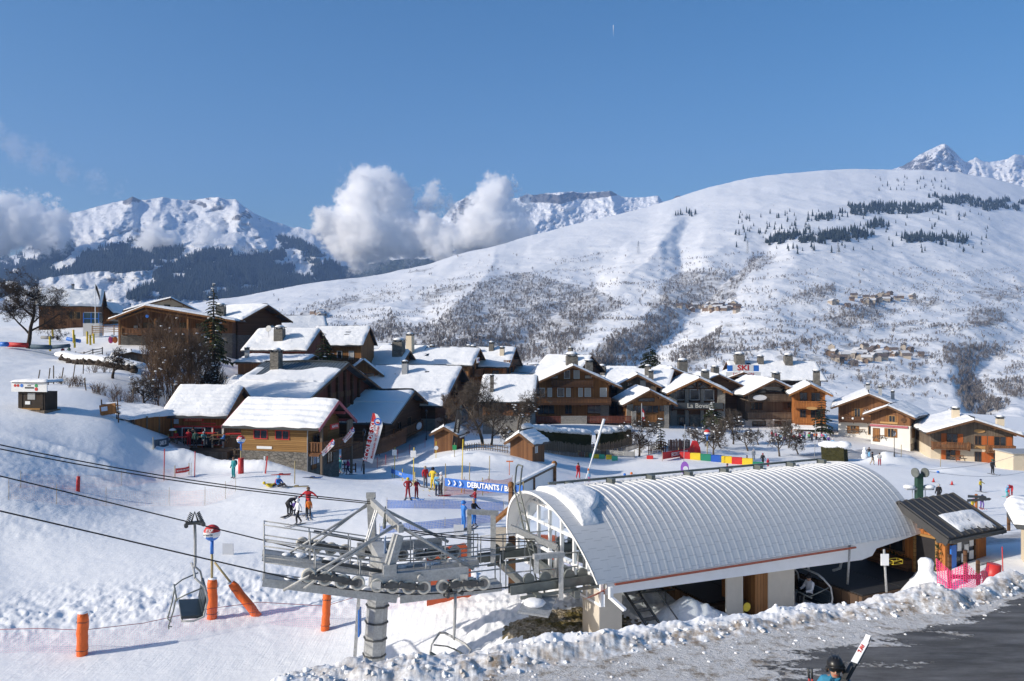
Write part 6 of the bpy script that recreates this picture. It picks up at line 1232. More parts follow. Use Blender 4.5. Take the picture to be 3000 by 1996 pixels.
def net_mat(name,col,cell,al,base=0.):
 t=NT(name);uv=t.attr('uv2','Vector');sp=t.n('ShaderNodeSeparateXYZ');t.set(sp.inputs[0],uv)
 f=None
 for k in(0,1):
  fr=t.math('FRACT',t.math('DIVIDE',sp.outputs[k],cell));g=t.math('LESS_THAN',fr,al);f=g if f is None else t.math('MAXIMUM',f,g)
 f=t.math('MAXIMUM',f,base)
 d=t.call('ShaderNodeBsdfDiffuse',{'Color':(*col,1)});tr=t.n('ShaderNodeBsdfTransparent');mx=t.n('ShaderNodeMixShader');t.set(mx.inputs[0],f);t.t.links.new(tr.outputs[0],mx.inputs[1]);t.t.links.new(d,mx.inputs[2]);t.t.links.new(mx.outputs[0],t.out.inputs[0])
simple('sign_pale',(.50,.52,.56),.6,0,.05,3.)
net_mat('net_pink',(.75,.26,.36),.09,.055);net_mat('net_orange',(.75,.30,.18),.12,.05);net_mat('net_blue',(.10,.24,.66),.1,.2,.42);net_mat('net_red',(.70,.05,.05),.1,.22,.1);net_mat('net_magenta',(.72,.06,.20),.08,.26,.12)
simple('blue_cloth',(.035,.14,.48),.7,0,.1,3.);simple('red_cloth',(.55,.025,.03),.7,0,.12,3.);simple('white_cloth',(.74,.74,.76),.8,0,.04,3.);simple('black_cloth',(.02,.018,.02),.8,0,.2,3.);simple('orange_cloth',(.62,.15,.03),.7,0,.1,3.);simple('grey_cloth',(.24,.24,.24),.8,0,.1,3.);simple('pole_tan',(.36,.29,.15),.7,0,.15,3.)
def strip(name,label,cat,pts,h,mat,group=None,sag=.08,posts=None,postmat='pole_tan',pr=.02,bottom=None,parent=None):
 pts=[Vector(p)for p in pts];o0=pts[0].copy();V=[];uv=[];s=0
 dens=[]
 for a,b in zip(pts[:-1],pts[1:]):
  n=max(2,int((b-a).length/.4));dens+=[(a.lerp(b,k/n),math.sin(math.pi*k/n))for k in range(n)]
 dens.append((pts[-1],0));prev=dens[0][0];rows=4
 for p,k in dens:
  s+=(p-prev).length;prev=p
  for r in range(rows+1):z=h*r/rows-sag*k*(r/rows);q=p-o0;V.append((q.x+.03*math.sin(s*2.1+r),q.y+.05*math.sin(s*1.3+r*.7),q.z+z+(bottom or 0)));uv.append((s,h*r/rows,0))
 n=len(dens);Q=[(i*(rows+1)+r,(i+1)*(rows+1)+r,(i+1)*(rows+1)+r+1,i*(rows+1)+r+1)for i in range(n-1)for r in range(rows)]
 root=empty(name,o0,0,label,cat,group);me=npmesh('sheet',V,Q,mat,True);at_=me.attributes.new('uv2','FLOAT_VECTOR','POINT');at_.data.foreach_set('vector',np.array(uv,np.float32).ravel())
 so_=bpy.data.objects.new('sheet',me);COL.objects.link(so_);so_.parent=root
 if posts:
  for p in(pts if posts is True else posts):q=p-o0;m=MB();m.tube([q+Vector((0,0,-.4)),q+Vector((.02,0,h+(bottom or 0)+.15))],pr,6);m.build('post',postmat,root)
 return root
def pad(name,label,p,h,r,lean=None,group='orange padded posts',wood=0.):
 o=empty(name,p,0,label,'padded post',group);rnd=random.Random(int(p.x*10));m=MB();d=Vector(lean or(0.02,0,1)).normalized()
 n=9;m.tube([d*(h*i/n-.1)+Vector((rnd.uniform(-.015,.015),rnd.uniform(-.015,.015),0))for i in range(n+1)],[r*(1+rnd.uniform(-.06,.05))for i in range(n)]+[r*.8],14);m.build('padding','orange_pad',o)
 m=MB();m.ball(d*(h-.1),r*.9,10,5,(1,1,.25));m.build('snow_cap','snow_piece',o)
 m=MB()
 for z in(h*.12,h*.75):m.tube([d*z+Vector((math.cos(a)*r*1.06,math.sin(a)*r*1.06,.02*math.sin(3*a)))for a in np.linspace(0,6.283,13)],.012,4)
 m.build('strap','dark_paint',o)
 if wood:m=MB();m.tube([d*(h-.1),d*(h+wood)],.05,8);m.build('pole','pole_tan',o)
 return o
pad('padded_post','orange padded post alone at the lower left of the snow slope',at(240,1920,24,40),1.78,.21)
pad('padded_post','orange padded post just behind the steel pylon mast',at(953,1846,26,40),1.75,.18,(.05,0,1))
b1=at(621,1811,26,42);pad('padded_post','upright orange padded post carrying the large ball sign',b1,1.85,.22)
b2=at(752,1803,26,42);pad('padded_post','slanting orange padded strut leaning right of the ball sign post',b2,1.95,.2,(-.62,0,.78),wood=1.1)
def ballsign(label,base,zt,r,pm='pole_tan',txt='ESF',redpad=0,group='red white and blue ball signs of the ski school',z0=-.3):
 o=empty('ball_sign',base,0,label,'ball sign',group);H=zt-base.z
 m=MB();m.tube([(0,0,z0),(0,0,H-r*2.6)],r*.16,8);m.build('pole',pm,o);m=MB();m.tube([(0,0,H-r*2.6),(0,0,H-r*.9)],r*.22,8);m.build('neck','blue_paint',o)
 vs=MB();rg,sg=18,24;b=MB();b.ball((0,0,H),r,sg,rg);vs=b
 for i,f in enumerate(vs.f):
  c=sum((Vector(vs.v[k])for k in f),Vector())/len(f);h_=(c.z-H)/r;wv=.10*math.sin(3*math.atan2(c.y,c.x));vs.mi[i]=0 if h_>.16 else 1 if h_>-.42+wv else 2
 bo=vs.build('ball',['red_paint','white_paint','blue_paint'],o)
 if txt:text(txt,r*.55,'white_paint',bo,(0,-r*.93,H+r*.42),(R(72),0,0),sx=1.1,shear=.2,bold=.02);text('ADULTES',r*.26,'dark_paint',bo,(-.1*r,-r*1.005,H-r*.08),rF,sx=1.1)
 if redpad:m=MB();m.tube([(0,0,-.2),(0,0,redpad)],.24,12);m.build('padding','red_paint',o)
 return o
ballsign('large red white and blue ball sign on a pole above the upright orange pad',b1,P(620,1561,b1.y).z,.36,z0=1.5)
q=at(706,1388,50,90);ballsign('middle ball sign on a pole with red padding, before the yellow ski school house',q,P(706,1288,q.y).z,.36,txt='ESF',redpad=1.35)
q=at(2072,1345,90,130);ballsign('farthest small ball sign among the orchard trees',q,P(2058,1268,q.y).z,.45,txt='')
def gp(l,lo=None,hi=None,dz=0.):return[at(a,b,lo,hi)+Vector((0,0,dz))for a,b in l]
pts=gp([(-60,1918),(120,1912),(240,1918),(420,1895),(620,1848),(760,1828),(953,1842),(1120,1790),(1290,1755)],24,48);strip('safety_net','pink mesh safety net strung between the orange padded posts','safety net',pts,.95,'net_pink','plastic mesh nets',.12)
npts=pts
strip('safety_net','pale orange mesh net on thin sticks across the groomed slope','safety net',gp([(25,1465),(165,1478),(310,1482),(495,1482),(600,1482),(660,1462),(690,1440)],38,70),1.15,'net_orange','plastic mesh nets',.1,True,'pole_tan',.014)
strip('safety_net','upper pale orange mesh net behind the marker post on the slope','safety net',gp([(60,1430),(228,1432),(355,1425),(480,1410),(560,1395)],40,80),1.0,'net_orange','plastic mesh nets',.1,True,'pole_tan',.014)
strip('blue_net','upper blue net band across the beginners area','net band',gp([(1133,1490),(1215,1490),(1300,1490),(1385,1492),(1475,1496)],40,70),.58,'net_blue','blue net bands',.03,True,'pole_tan',.014)
strip('blue_net','lower blue net band behind the lift pylon','net band',gp([(1112,1568),(1200,1556),(1303,1548),(1390,1535),(1470,1525)],36,60),.52,'net_blue','blue net bands',.03,True,'pole_tan',.014)
strip('red_net','red mesh net behind the big blue beginners banner','safety net',gp([(1300,1455),(1360,1448),(1430,1445),(1500,1440)],50,75),1.2,'net_red','plastic mesh nets',.2,True,'pole_tan',.02)
strip('red_net','red mesh net with poles beside the village lane','safety net',gp([(1105,1372),(1130,1362),(1165,1345),(1200,1330),(1245,1312)],70,110),1.1,'net_orange','plastic mesh nets',.2,True,'red_paint',.03)
strip('red_net','magenta mesh net sagging beside the ticket hut at the road edge','safety net',[P(2745,1728,25.6),P(2830,1742,25.0),P(2893,1745,25.2)],1.05,'net_magenta','plastic mesh nets',.35,None)
def banner(label,a,b,h,mat,txt=None,tmat='white_paint',ts=.5,name='banner',cat='banner',group=None,dz=.25,tsx=1.,chev=0,postmat='pole_tan',off=0.):
 o=empty(name,a,0,label,cat,group);d=b-a;L=d.length;yw=math.atan2(d.y,math.hypot(d.x,0));o.rotation_euler=(0,0,math.atan2(d.y,d.x));sl=d.z/math.hypot(d.x,d.y);Lh=math.hypot(d.x,d.y)
 m=MB();n=14
 for k in range(n):
  u0,u1=k/n,(k+1)/n;f=lambda u:(Lh*u,.06*math.sin(u*7),sl*Lh*u+dz-.05*math.sin(math.pi*u));a0,a1=Vector(f(u0)),Vector(f(u1));m.prism([a0,a1,a1+Vector((0,0,h)),a0+Vector((0,0,h))],(0,.02,0))
 c=m.build('cloth',mat,o)
 for u in(0,.5,1)if L>5 else(0,1):m=MB();m.tube([(Lh*u,.1,sl*Lh*u-.4),(Lh*u,.1,sl*Lh*u+dz+h+.25)],.035,6);m.build('post',postmat,o)
 ang=math.atan(sl)
 if txt:t=text(txt,ts,tmat,c,(Lh*.5+off,-.09,sl*(Lh*.5+off)+dz+h*.46),(R(90),-ang,0),sx=tsx,bold=.025);t.rotation_euler=(Matrix.Rotation(-ang,3,'Y')@Matrix.Rotation(R(90),3,'X')).to_euler()
 for k in range(chev):
  x=.5+k*.62;z=sl*x+dz+h*.5;m=MB();m.bar((x,-.08,z+.18),(x+.2,-.08,z),.09,.04,(0,1,0));m.bar((x,-.08,z-.18),(x+.2,-.08,z),.09,.04,(0,1,0));m.build('chevron','white_paint',c)
 return o
banner('big blue banner with white chevrons and beginners lettering',P(1303,1424,57),P(1530,1449,51.5),.60,'blue_cloth','DEBUTANTS / BEG',ts=.52,chev=3,off=1.0,dz=.0,tsx=1.12)
banner('short blue banner with white arrows between two yellow posts',at(1146,1400,55,80),at(1212,1424,50,76),.45,'blue_cloth','> > > > >',ts=.4,dz=.45,postmat='yellow_paint')
banner('long red lettered banner sloping beside the coloured blocks',at(1942,1352,85,130),at(2035,1335,85,130),.95,'red_cloth','ECOLE DE SKI',ts=.7,dz=.25)
banner('grey banner with pale lettering on the snow below the picket fence',at(1760,1334,85,130),at(1858,1342,85,130),.72,'grey_cloth','Evolution 2',ts=.5,tmat='pale_letter',dz=.15)
banner('small red course sign hung between two thin poles on the slope',at(515,1400,50,80),at(556,1392,50,80),.42,'red_cloth','RETOUR DES COURS',ts=.15,dz=.35)
simple('sign_dark_blue',(.05,.09,.13),.7,0,.15,3.);simple('net_rope_red',(.25,.03,.05),.7,0,.1,3.)
banner('dark lettered banner leaning at the left end of the restaurant terrace',at(452,1318,60,95),at(496,1308,60,95),.8,'sign_dark_blue','DARE 2B',ts=.55,dz=.1)
m=MB();m.tube([p+Vector((0,0,.95))for p in npts],.014,5);tag(m.build('net_rope','net_rope_red'),'thin dark red rope along the top of the pink net','rope')
def feather(label,base,top,w,mat1,mat2,lines,group='feather flags'):
 o=empty('feather_flag',base,0,label,'flag',group);d=top-base;H=d.length;up=d.normalized();rt=Vector((up.z,0,-up.x)).normalized()
 m=MB();m.tube([(0,0,-.3),up*H*.55,up*H+rt*.1],[.035,.03,.02],6);m.build('pole','dark_paint',o)
 n=16;vs=[];
 for k in range(n+1):
  u=k/n;z=H*(.14+.86*u);ww=w*min(1,(1-u)*5+.25)**.7*(.8+.25*u);bw=.06*math.sin(u*6)
  vs+=[up*z,up*z+rt*ww*.42+Vector((0,bw,0)),up*z+rt*ww+Vector((0,bw*1.5,0))-up*ww*.12]
 f1=MB();f1.add(vs,[(3*k,3*k+1,3*k+4,3*k+3)for k in range(n)],True);f1.build('flag_band',mat1,o)
 f2=MB();f2.add(vs,[(3*k+1,3*k+2,3*k+5,3*k+4)for k in range(n)],True);c=f2.build('flag_cloth',mat2,o)
 ang=math.atan2(up.x,up.z)
 for(s,sz,u,r_,tm)in lines:
  t=text(s,sz,tm,c,up*H*u+rt*w*r_+Vector((0,-.1,0)),(0,0,0),bold=.02);t.rotation_euler=(Matrix.Rotation(ang,3,'Y')@Matrix.Rotation(R(-90),3,'Y')@Matrix.Rotation(R(90),3,'X')).to_euler()
 if mat1=='red_cloth':
  p=up*H*.87+rt*w*.55+Vector((0,-.1,0));m=MB();m.disc(p,(0,1,0),w*.30,.03,18);m.build('round_emblem','blue_paint',c);m=MB();m.disc(p+Vector((0,-.025,0)),(0,1,0),w*.19,.03,16);m.build('emblem_centre','white_paint',c);m=MB();m.prism([p+Vector((-w*.2,-.05,0)),p+Vector((w*.08,-.05,-.02)),p+Vector((w*.2,-.05,-w*.14)),p+Vector((-w*.05,-.05,-w*.16))],(0,.01,0));m.build('emblem_swoosh','red_paint',c)
 return o
q=P(1058,1372,74);feather('tallest red and white feather flag beside the dark lamp post',q,P(1092,1210,q.y),1.2,'red_cloth','white_cloth',[('ÉCOLE DE SKI',.62,.50,.24,'white_paint'),('Montchavin les Coches',.34,.50,.66,'red_paint')])
q=P(932,1335,70.5);feather('small tilted red feather flag in front of the ski school porch',q,P(975,1286,70.5),.5,'red_cloth','white_cloth',[('ÉCOLE DE SKI',.2,.52,.22,'white_paint'),('Montchavin',.16,.5,.7,'red_paint')])
q=P(997,1296,73);feather('small tilted red feather flag behind the ski school porch',q,P(1033,1250,73),.5,'red_cloth','white_cloth',[('ÉCOLE DE SKI',.2,.52,.22,'white_paint'),('Montchavin',.16,.5,.7,'red_paint')])
q=at(1322,1322,70,100);feather('black feather flag with maroon emblem before the small shed',q,P(1338,1200,q.y),.75,'black_cloth','black_cloth',[('LES COCHES',.28,.62,.5,'pale_letter')])
def lamp(label,p,h):
 o=empty('street_lamp',p,0,label,'street lamp','black village street lamps');m=MB();m.tube([(0,0,-.4),(0,0,.6),(0,0,.65),(0,0,h-.7)],[.1,.09,.05,.04],8);m.build('post','dark_paint',o)
 m=MB();m.tube([(0,0,h-.7),(0,0,h-.25)],[.10,.19],6,True,False);m.build('lantern','clear_glass',o);m=MB();m.tube([(0,0,h-.25),(0,0,h-.08),(0,0,h+.05)],[.23,.1,.02],6,True,False);m.tube([(0,0,h-.74),(0,0,h-.69)],.11,6);m.build('lantern_cap','dark_paint',o)
q=P(1060,1380,74.6);lamp('black street lamp just left of the tallest feather flag',q+Vector((.1,.5,0)),P(1062,1258,q.y).z-q.z)
q=at(1249,1290,80,125);lamp('black street lamp by the village lane before the stone shop',q,P(1249,1200,q.y).z-q.z)
q=at(2620,1338,80,120);lamp('black street lamp on the snow before the white walled house',q,P(2620,1262,q.y).z-q.z)
o,tr,fb=chalet('small brown shed with pale roof sign behind the black feather flag',1304,96,-16,2.9,3.2,2.25,.75,0,onground(1304,96).z-.05,'wood_brown',ox=.45,oy=.45,snow=.28,group='small wooden sheds on the snow',name='shed',cat='shed',posts=False)
m=MB();m.T=Matrix.Translation((1.95,.6,2.0))@Matrix.Rotation(R(-10),4,'Y');m.box(-.04,-.6,-.2,.04,1.6,.25);m.build('sign','white_paint',o)
o,tr,fb=chalet('small brown shed with skis leaning on it and drooping snow roof, below the hedge',1527,90,-30,3.0,3.0,1.9,.95,0,onground(1527,90).z-.05,'wood_brown',ox=.5,oy=.5,snow=.36,group='small wooden sheds on the snow',name='shed',cat='shed',posts=False,win=[('R',.9,.7,.45,.9,'wnc')])
q=onground(385,112);o,tr,fb=chalet('weathered plank shed under a snow drift right of the rail fence',385,110,30,4.4,3.6,2.0,.5,0,q.z-.9,'wood_grey',ox=.3,oy=.3,snow=.45,group='small wooden sheds on the snow',name='shed',cat='shed',posts=False)
kp=onground(92,70.5);o=empty('kiosk',kp,R(-8),'dark log kiosk topped by a white piste sign panel on the left slope','kiosk');m=MB();m.box(-1.35,0,-.3,1.35,1.6,1.65);m.build('wall','bark',o)
m=MB();m.box(-1.6,-.35,-.4,1.6,1.7,-.02);m.build('base','wood_grey',o);m=MB();m.box(-1.2,-.05,.05,-.9,.0,1.6);m.box(.9,-.05,.05,1.2,0,1.6);m.build('post','bark',o)
m=MB();m.box(-.35,-.05,.95,.4,.0,1.55);f=m.build('window','grey_paint',o);m=MB();m.box(-.6,-.05,.5,-.1,-.0,.8);m.build('notice','white_paint',o);m=MB();m.box(-1.0,-.1,.02,.95,.0,.18);m.build('shelf','wood_honey',o)
m=MB();m.box(-1.8,-.3,1.68,1.8,-.2,2.5);sg=m.build('sign_panel','white_paint',o)
for x,c in((-1.4,'red_paint'),(-1.1,'red_paint'),(-.72,'blue_paint'),(.75,'green_paint'),(.75,'red_paint')):z=2.25 if c!='red_paint' or x<0 else 1.93;m=MB();m.disc((x,-.31,z),(0,1,0),.13 if x<-1 else .16,.02,14);m.build('round_mark',c,sg)
m=MB();m.box(-.4,-.32,1.98,.5,-.3,2.12);m.box(-.15,-.32,2.2,.2,-.3,2.28);m.build('line_mark','dark_paint',sg)
m=MB();m.box(-1.8,-.25,2.5,1.8,1.7,2.56);rf=m.build('roof','wood_dark',o);V,Q=snow_slab((-1.9,-.4,2.56),(1.9,-.4,2.56),(-1.9,1.8,2.56),(1.9,1.8,2.56),.34,5,26,16);npobj('snow_cover',V,Q,'roof_snow',True,None,rf)
q=onground(320,72.5);o=empty('info_board',q,R(-14),'tilted brown information board on posts beside a small evergreen','info board');m=MB();m.T=Matrix.Rotation(R(-9),4,'Y');m.box(-.9,-.05,.35,.9,.05,1.35);b=m.build('board','wood_warm',o);m=MB();m.T=Matrix.Rotation(R(-9),4,'Y');m.box(-.7,-.08,.75,.0,-.05,1.15);m.build('picture','sign_white_blue',b)
for x in(-.85,.95):m=MB();m.bar((x,.1,-.4),(x-.12,.1,1.75),.08);m.build('post','wood_dark',o)
m=MB();m.bar((-.9,.1,1.3),(1.2,.1,1.2),.06);m.build('rail','wood_dark',o)
conifer('conifer_shrub','tiny dark evergreen behind the tilted information board',onground(342,73.5),9,1.5,.5,'needles',None,.02,4)
a,b=P(392,1290,75),P(535,1300,80.3);o=empty('plank_wall',a,math.atan2((b-a).y,(b-a).x),'low brown plank wall holding back the snow left of the restaurant','wall');L=math.hypot((b-a).x,(b-a).y);m=MB();m.box(0,0,-1.5,L,.15,2.05);m.build('planks','wood_warm',o)
for k in range(5):m=MB();m.box(L*k/4-.06,-.1,-1.4,L*k/4+.06,0,2.2);m.build('post','wood_grey',o)
V,Q=snow_slab((-.8,-.15,2.05),(L+.3,-.15,2.05),(-.8,7,2.9),(L+.3,7,2.9),.45,8,40,26);npobj('snow_cover',V,Q,'roof_snow',True,None,o)
pts=[onground(px,D)for px,D in((178,112),(225,108),(280,105),(335,103),(400,102))];o=empty('stone_wall',pts[0],0,'dark overgrown stone terrace wall under a snow drift on the left field','wall');m=MB()
r=random.Random(3)
for a,b in zip(pts[:-1],pts[1:]):
 for k in range(36):u=r.random();q=a.lerp(b,u)-pts[0];m.ball((q.x,q.y+r.uniform(-.3,.3),q.z+r.uniform(.0,.9)),r.uniform(.2,.5),6,4,(1.3,1,.8))
m.build('stones','bark',o);m=MB()
for a,b in zip(pts[:-1],pts[1:]):
 for k in range(7):q=a.lerp(b,k/7)-pts[0];m.ball((q.x,q.y+1.0,q.z+.9),1.15,10,6,(1.2,1.2,.45))
m.build('snow_cover','roof_snow',o)
def railfence(label,pts,h,mat='wood_grey',rails=3,name='rail_fence',group='wooden rail fences'):
 o=empty(name,pts[0],0,label,'fence',group);m=MB()
 for p in pts:q=p-pts[0];mm=MB();mm.bar(q+Vector((0,0,-.4)),q+Vector((0,0,h+.1)),.12);mm.build('post',mat,o)
 for a,b in zip(pts[:-1],pts[1:]):
  for k in range(rails):z=h*(k+.7)/rails;m.bar(a-pts[0]+Vector((0,0,z)),b-pts[0]+Vector((0,0,z+.04*math.sin(k*3))),.05,.11)
 m.build('rails',mat,o);return o
railfence('grey wooden rail fence beside the two hillside walkers',[onground(px,D)for px,D in((222,118),(246,116),(272,124),(300,126))],1.2)
railfence('honey coloured terrace railing in front of the glass gondola cabin',[P(270,978,137),P(302,977,137),P(334,976,137),P(356,975,137)],1.35,'wood_honey',4)
railfence('dark wooden rail below the black matted deck by the ticket hut',[P(2470,1612,36),P(2530,1612,35.7),P(2580,1610,35.4)],1.05,'wood_dark',2)
railfence('short dark rail fence beside the two skiers near the feather flag',[at(988,1384,60,90),at(1010,1382,60,90),at(1042,1384,60,90)],.9,'wood_dark',2)
def picket(label,pts,h,mat,gap=.24,name='picket_fence',group='picket and board fences',w=.13):
 o=empty(name,pts[0],0,label,'fence',group);m=MB();r=random.Random(len(pts)*7+int(h*10))
 for a,b in zip(pts[:-1],pts[1:]):
  n=max(1,int((b-a).length/gap));d=(b-a).normalized()
  for k in range(n):q=a.lerp(b,(k+.5)/n)-pts[0];z=h*r.uniform(.9,1.08);m.bar(q+Vector((0,0,-.3)),q+Vector((r.uniform(-.03,.03),0,z)),w,.04,d.cross(Vector((0,0,1))))
  for z in(h*.3,h*.75):m.bar(a-pts[0]+Vector((0,.05,z)),b-pts[0]+Vector((0,.05,z)),.05,.08)
 m.build('pickets',mat,o);return o
picket('long weathered picket fence below the snow topped hedges',[onground(px,D)for px,D in((1530,101),(1620,104),(1722,108),(1800,111),(1888,113))],1.75,'wood_grey',.2)
picket('short dark picket fence right of the hedge end',[onground(px,D)for px,D in((1898,109),(1925,110),(1952,110.5))],1.7,'wood_dark',.3)
picket('low board fence in front of the stone pillared tavern',[onground(px,D)for px,D in((1958,111),(1990,112),(2022,113))],1.6,'wood_grey',.16)
picket('dark board fence lining the shovelled village lane',[P(1000,1340,78),P(1060,1335,84),P(1130,1318,92),P(1190,1290,100)],1.5,'wood_dark',.17,w=.16)
picket('small grey wattle fence between the two small sheds',[onground(px,D)for px,D in((1352,93),(1400,94),(1440,93),(1490,92))],.9,'wood_grey',.3,w=.06)
def block(label,p,L,h,rz,mat):
 m=MB();bm=bmesh.new();bmesh.ops.create_cube(bm,size=1);bmesh.ops.scale(bm,vec=(L,.55,h),verts=bm.verts);bmesh.ops.bevel(bm,geom=list(bm.edges),offset=.05,segments=2,affect='EDGES');me=bpy.data.meshes.new('foam_block');bm.to_mesh(me);bm.free();me.materials.append(M[mat])
 o=bpy.data.objects.new('foam_block',me);COL.objects.link(o);o.location=p+Vector((0,0,h/2-.03));o.rotation_euler=(0,0,rz);tag(o,label,'foam block','coloured foam blocks lining the ski field')
simple('foam_red',(.55,.03,.03),.6,0,.08,2.);simple('foam_yellow',(.75,.55,.03),.6,0,.08,2.);simple('foam_green',(.02,.22,.13),.6,0,.08,2.);simple('foam_mint',(.06,.40,.26),.6,0,.08,2.);simple('foam_blue',(.02,.10,.45),.6,0,.08,2.)
for px,py,w,c,lb in((1697,1333,10,'foam_yellow','leftmost narrow yellow foam block of the left row'),(1703,1337,17,'foam_red','only red foam block of the left row'),(1718,1339,10,'foam_yellow','yellow foam block right after the red one in the left row'),(1728,1341,12,'foam_mint','first green foam block of the left row'),(1746,1343,17,'foam_yellow','middle yellow foam block behind the slanting pole'),(1763,1344,17,'foam_mint','second green foam block of the left row'),(1784,1346,17,'foam_yellow','last yellow foam block of the left row'),(1801,1350,17,'foam_mint','rightmost green foam block of the left row')):
 p=at(px,py,85,135);block(lb,p,w/2250*p.y,.62,R(-4),c)
seq=[('foam_red','first red foam block at the left end of the right row, by the red banner'),('foam_yellow','first yellow foam block of the right row'),('foam_green','first green foam block of the right row'),('foam_blue','only blue foam block of the right row'),('foam_yellow','yellow foam block just right of the blue one'),('foam_red','red foam block between two yellow ones in the right row'),('foam_yellow','yellow foam block next to the last green one'),('foam_green','low green foam block at the right end of the right row')]
for k,(c,lb)in enumerate(seq):p=at(2007+30.5*k,1344+3.2*k,75,130);block(lb,p,30/2250*p.y,.95 if k<7 else .6,R(-16),c)
p=at(1904,1345,80,130);block('lone small red foam block lying left of the red banner',p,.9,.5,R(-8),'foam_red')
a=at(1709,1416,55,100);m=MB();m.tube([a+Vector((0,0,-.5)),P(1735,1342,a.y),P(1770,1228,a.y-.4)],[.05,.075,.16],10);o=tag(m.build('slanting_pole','white_paint'),'long pale pole slanting up in front of the hedge','pole')
m=MB();m.disc(P(1724,1376,a.y-.05),(1,0,.0),.12,.16,10);oo=m.build('collar','orange_cloth',o)
SGp='thin marker sticks on the ski field'
for px,py,h,c,lb in((1578,1322,1.1,'yellow_paint','slanted yellow marker stick right of the ski shed'),(1277,1343,1.9,'yellow_paint','yellow stick with a round white plate below the brown shed'),(1331,1340,1.6,'pole_tan','tan stick with small green plate beside the black flag'),(1555,1330,1.3,'yellow_paint','short yellow stick leaning on the ski shed'),(1155,1400,3.0,'yellow_paint','yellow pole with white plate at the left end of the arrow banner'),(1210,1425,3.2,'yellow_paint','yellow pole with white plate at the right end of the arrow banner'),(1352,1445,4.2,'yellow_paint','tall pale pole rising behind the beginners banner'),(1304,1425,1.9,'pole_tan','thin stick left of the beginners banner'),(1375,1420,1.9,'pole_tan','thin stick standing in the shaded hollow'),(1433,1410,2.3,'pole_tan','thin stick near the small orange sign'),(1492,1392,1.4,'orange_cloth','thin stick with a small orange crossbar'),(480,1408,2.6,'red_paint','red thin pole left of the small red course sign'),(570,1398,2.2,'red_paint','red thin pole right of the small red course sign'),(863,1418,1.8,'pole_tan','pole stuck in the snow near the sitting skiers'),(2003,1360,5.2,'grey_paint','tall grey pole behind the station roof'),(2386,1345,5.6,'grey_paint','tall grey pole left of the hedge block'),(2640,1340,1.6,'pole_tan','thin stick on the cleared snow mound'),(2755,1368,1.8,'pole_tan','thin stick in front of the shuttered chalet')):
 p=at(px,py,45,135);o=empty('marker_stick',p,0,lb,'marker stick',SGp);m=MB();m.tube([(0,0,-.3),(.04*(h-1),0,h)],.04,6);m.build('stick',c,o)
 if 'plate' in lb:m=MB();(m.disc((.04,-.06,h*.62),(0,1,0),.24,.03,14)if 'round' in lb else m.box(-.2,-.08,h-.8,.25,-.05,h-.25));m.build('plate','white_paint' if 'white' in lb else 'green_paint',o)
 if 'crossbar' in lb:m=MB();m.box(-.3,-.03,h-.1,.4,.03,h+.02);m.build('crossbar','orange_cloth',o)
p=at(228,1440,40,70);m=MB();m.tube([p+Vector((0,0,-.3)),p+Vector((.03,0,.75)),p+Vector((.04,0,1.05))],[.13,.13,.12],8);tag(m.build('marker_post','red_paint'),'short thick red marker post on the left slope','marker post')
for px,py,lb in((2364,1418,'small red traffic cone right of the station roof'),(2735,1413,'small red traffic cone, middle of three'),(2789,1421,'small red traffic cone, rightmost of three')):
 p=at(px,py,60,100);o=empty('traffic_cone',p,0,lb,'traffic cone','small red traffic cones');m=MB();m.tube([(0,0,0),(0,0,.42)],[.15,.03],10);m.build('cone','red_paint',o);m=MB();m.box(-.18,-.18,-.02,.18,.18,.02);m.build('foot','dark_paint',o)
for px,py,c,lb in((1830,1394,'blue_paint','small blue ball on the snow behind the station'),(1850,1390,'orange_cloth','small orange ball on the snow behind the station'),(1817,1401,'dark_paint','small dark ball on the snow behind the station'),(2748,1387,'blue_paint','small blue ball before the shuttered chalet')):
 p=at(px,py,55,120);m=MB();m.ball((0,0,0),.17,10,6);o=m.build('play_ball',c);o.location=p+Vector((0,0,.12));tag(o,lb,'ball','small play balls')
p=at(2006,1388,60,110);o=empty('play_board',p,0,'purple rounded play board standing behind the station ridge','play board');m=MB();m.T=Matrix.Diagonal((.8,1,1.25,1));m.disc((0,0,.55),(0,1,0),.62,.08,20);m.build('board','purple_paint',o)if 'purple_paint' in M else(simple('purple_paint',(.32,.12,.50),.6,0,.1,3.),m.build('board','purple_paint',o));m=MB();m.disc((.1,-.06,.6),(0,1,0),.3,.06,14);m.build('picture','white_paint',o)
p=at(2036,1332,85,130);m=MB();m.prism([(-.9,0,0),(.9,0,0),(.75,0,1.0),(.3,0,1.9),(-.2,0,1.9)],(0,.8,0));o=m.build('padded_tower','red_cloth');o.location=p;tag(o,'red padded tower at the right end of the red banner','padding')
a,b=P(1497,1508,52),P(1624,1452,60);o=empty('wind_screen',a,math.atan2((b-a).y,(b-a).x),'timber wind screen with white panels and snow on its top rail','wind screen');L=math.hypot((b-a).x,(b-a).y);za=P(1497,1425,52).z-a.z;zb=P(1624,1362,60).z-a.z
for u in(0,.5,1):m=MB();m.bar((L*u,0,-1.6),(L*u,0,za+(zb-za)*u),.26 if u in(0,1)else .12);m.build('post','wood_beam',o)
m=MB();m.prism([(0,.05,za-1.25),(L,.05,zb-1.5),(L,.05,zb-.25),(0,.05,za-.2)],(0,.06,0));m.build('panel','white_paint',o)
m=MB();m.bar((0,0,za-.1),(L,0,zb-.1),.2,.2);m.bar((0,0,za-1.3),(L,0,zb-1.55),.16,.2);m.build('rail','wood_grey',o);m=MB();m.bar((0,0,za+.06),(L,0,zb+.06),.26,.14);m.build('snow_cover','roof_snow',o)
for x,z in((0,za),(L,zb)):m=MB();m.ball((x,0,z+.08),.24,8,6);m.build('post_cap','wood_warm',o)
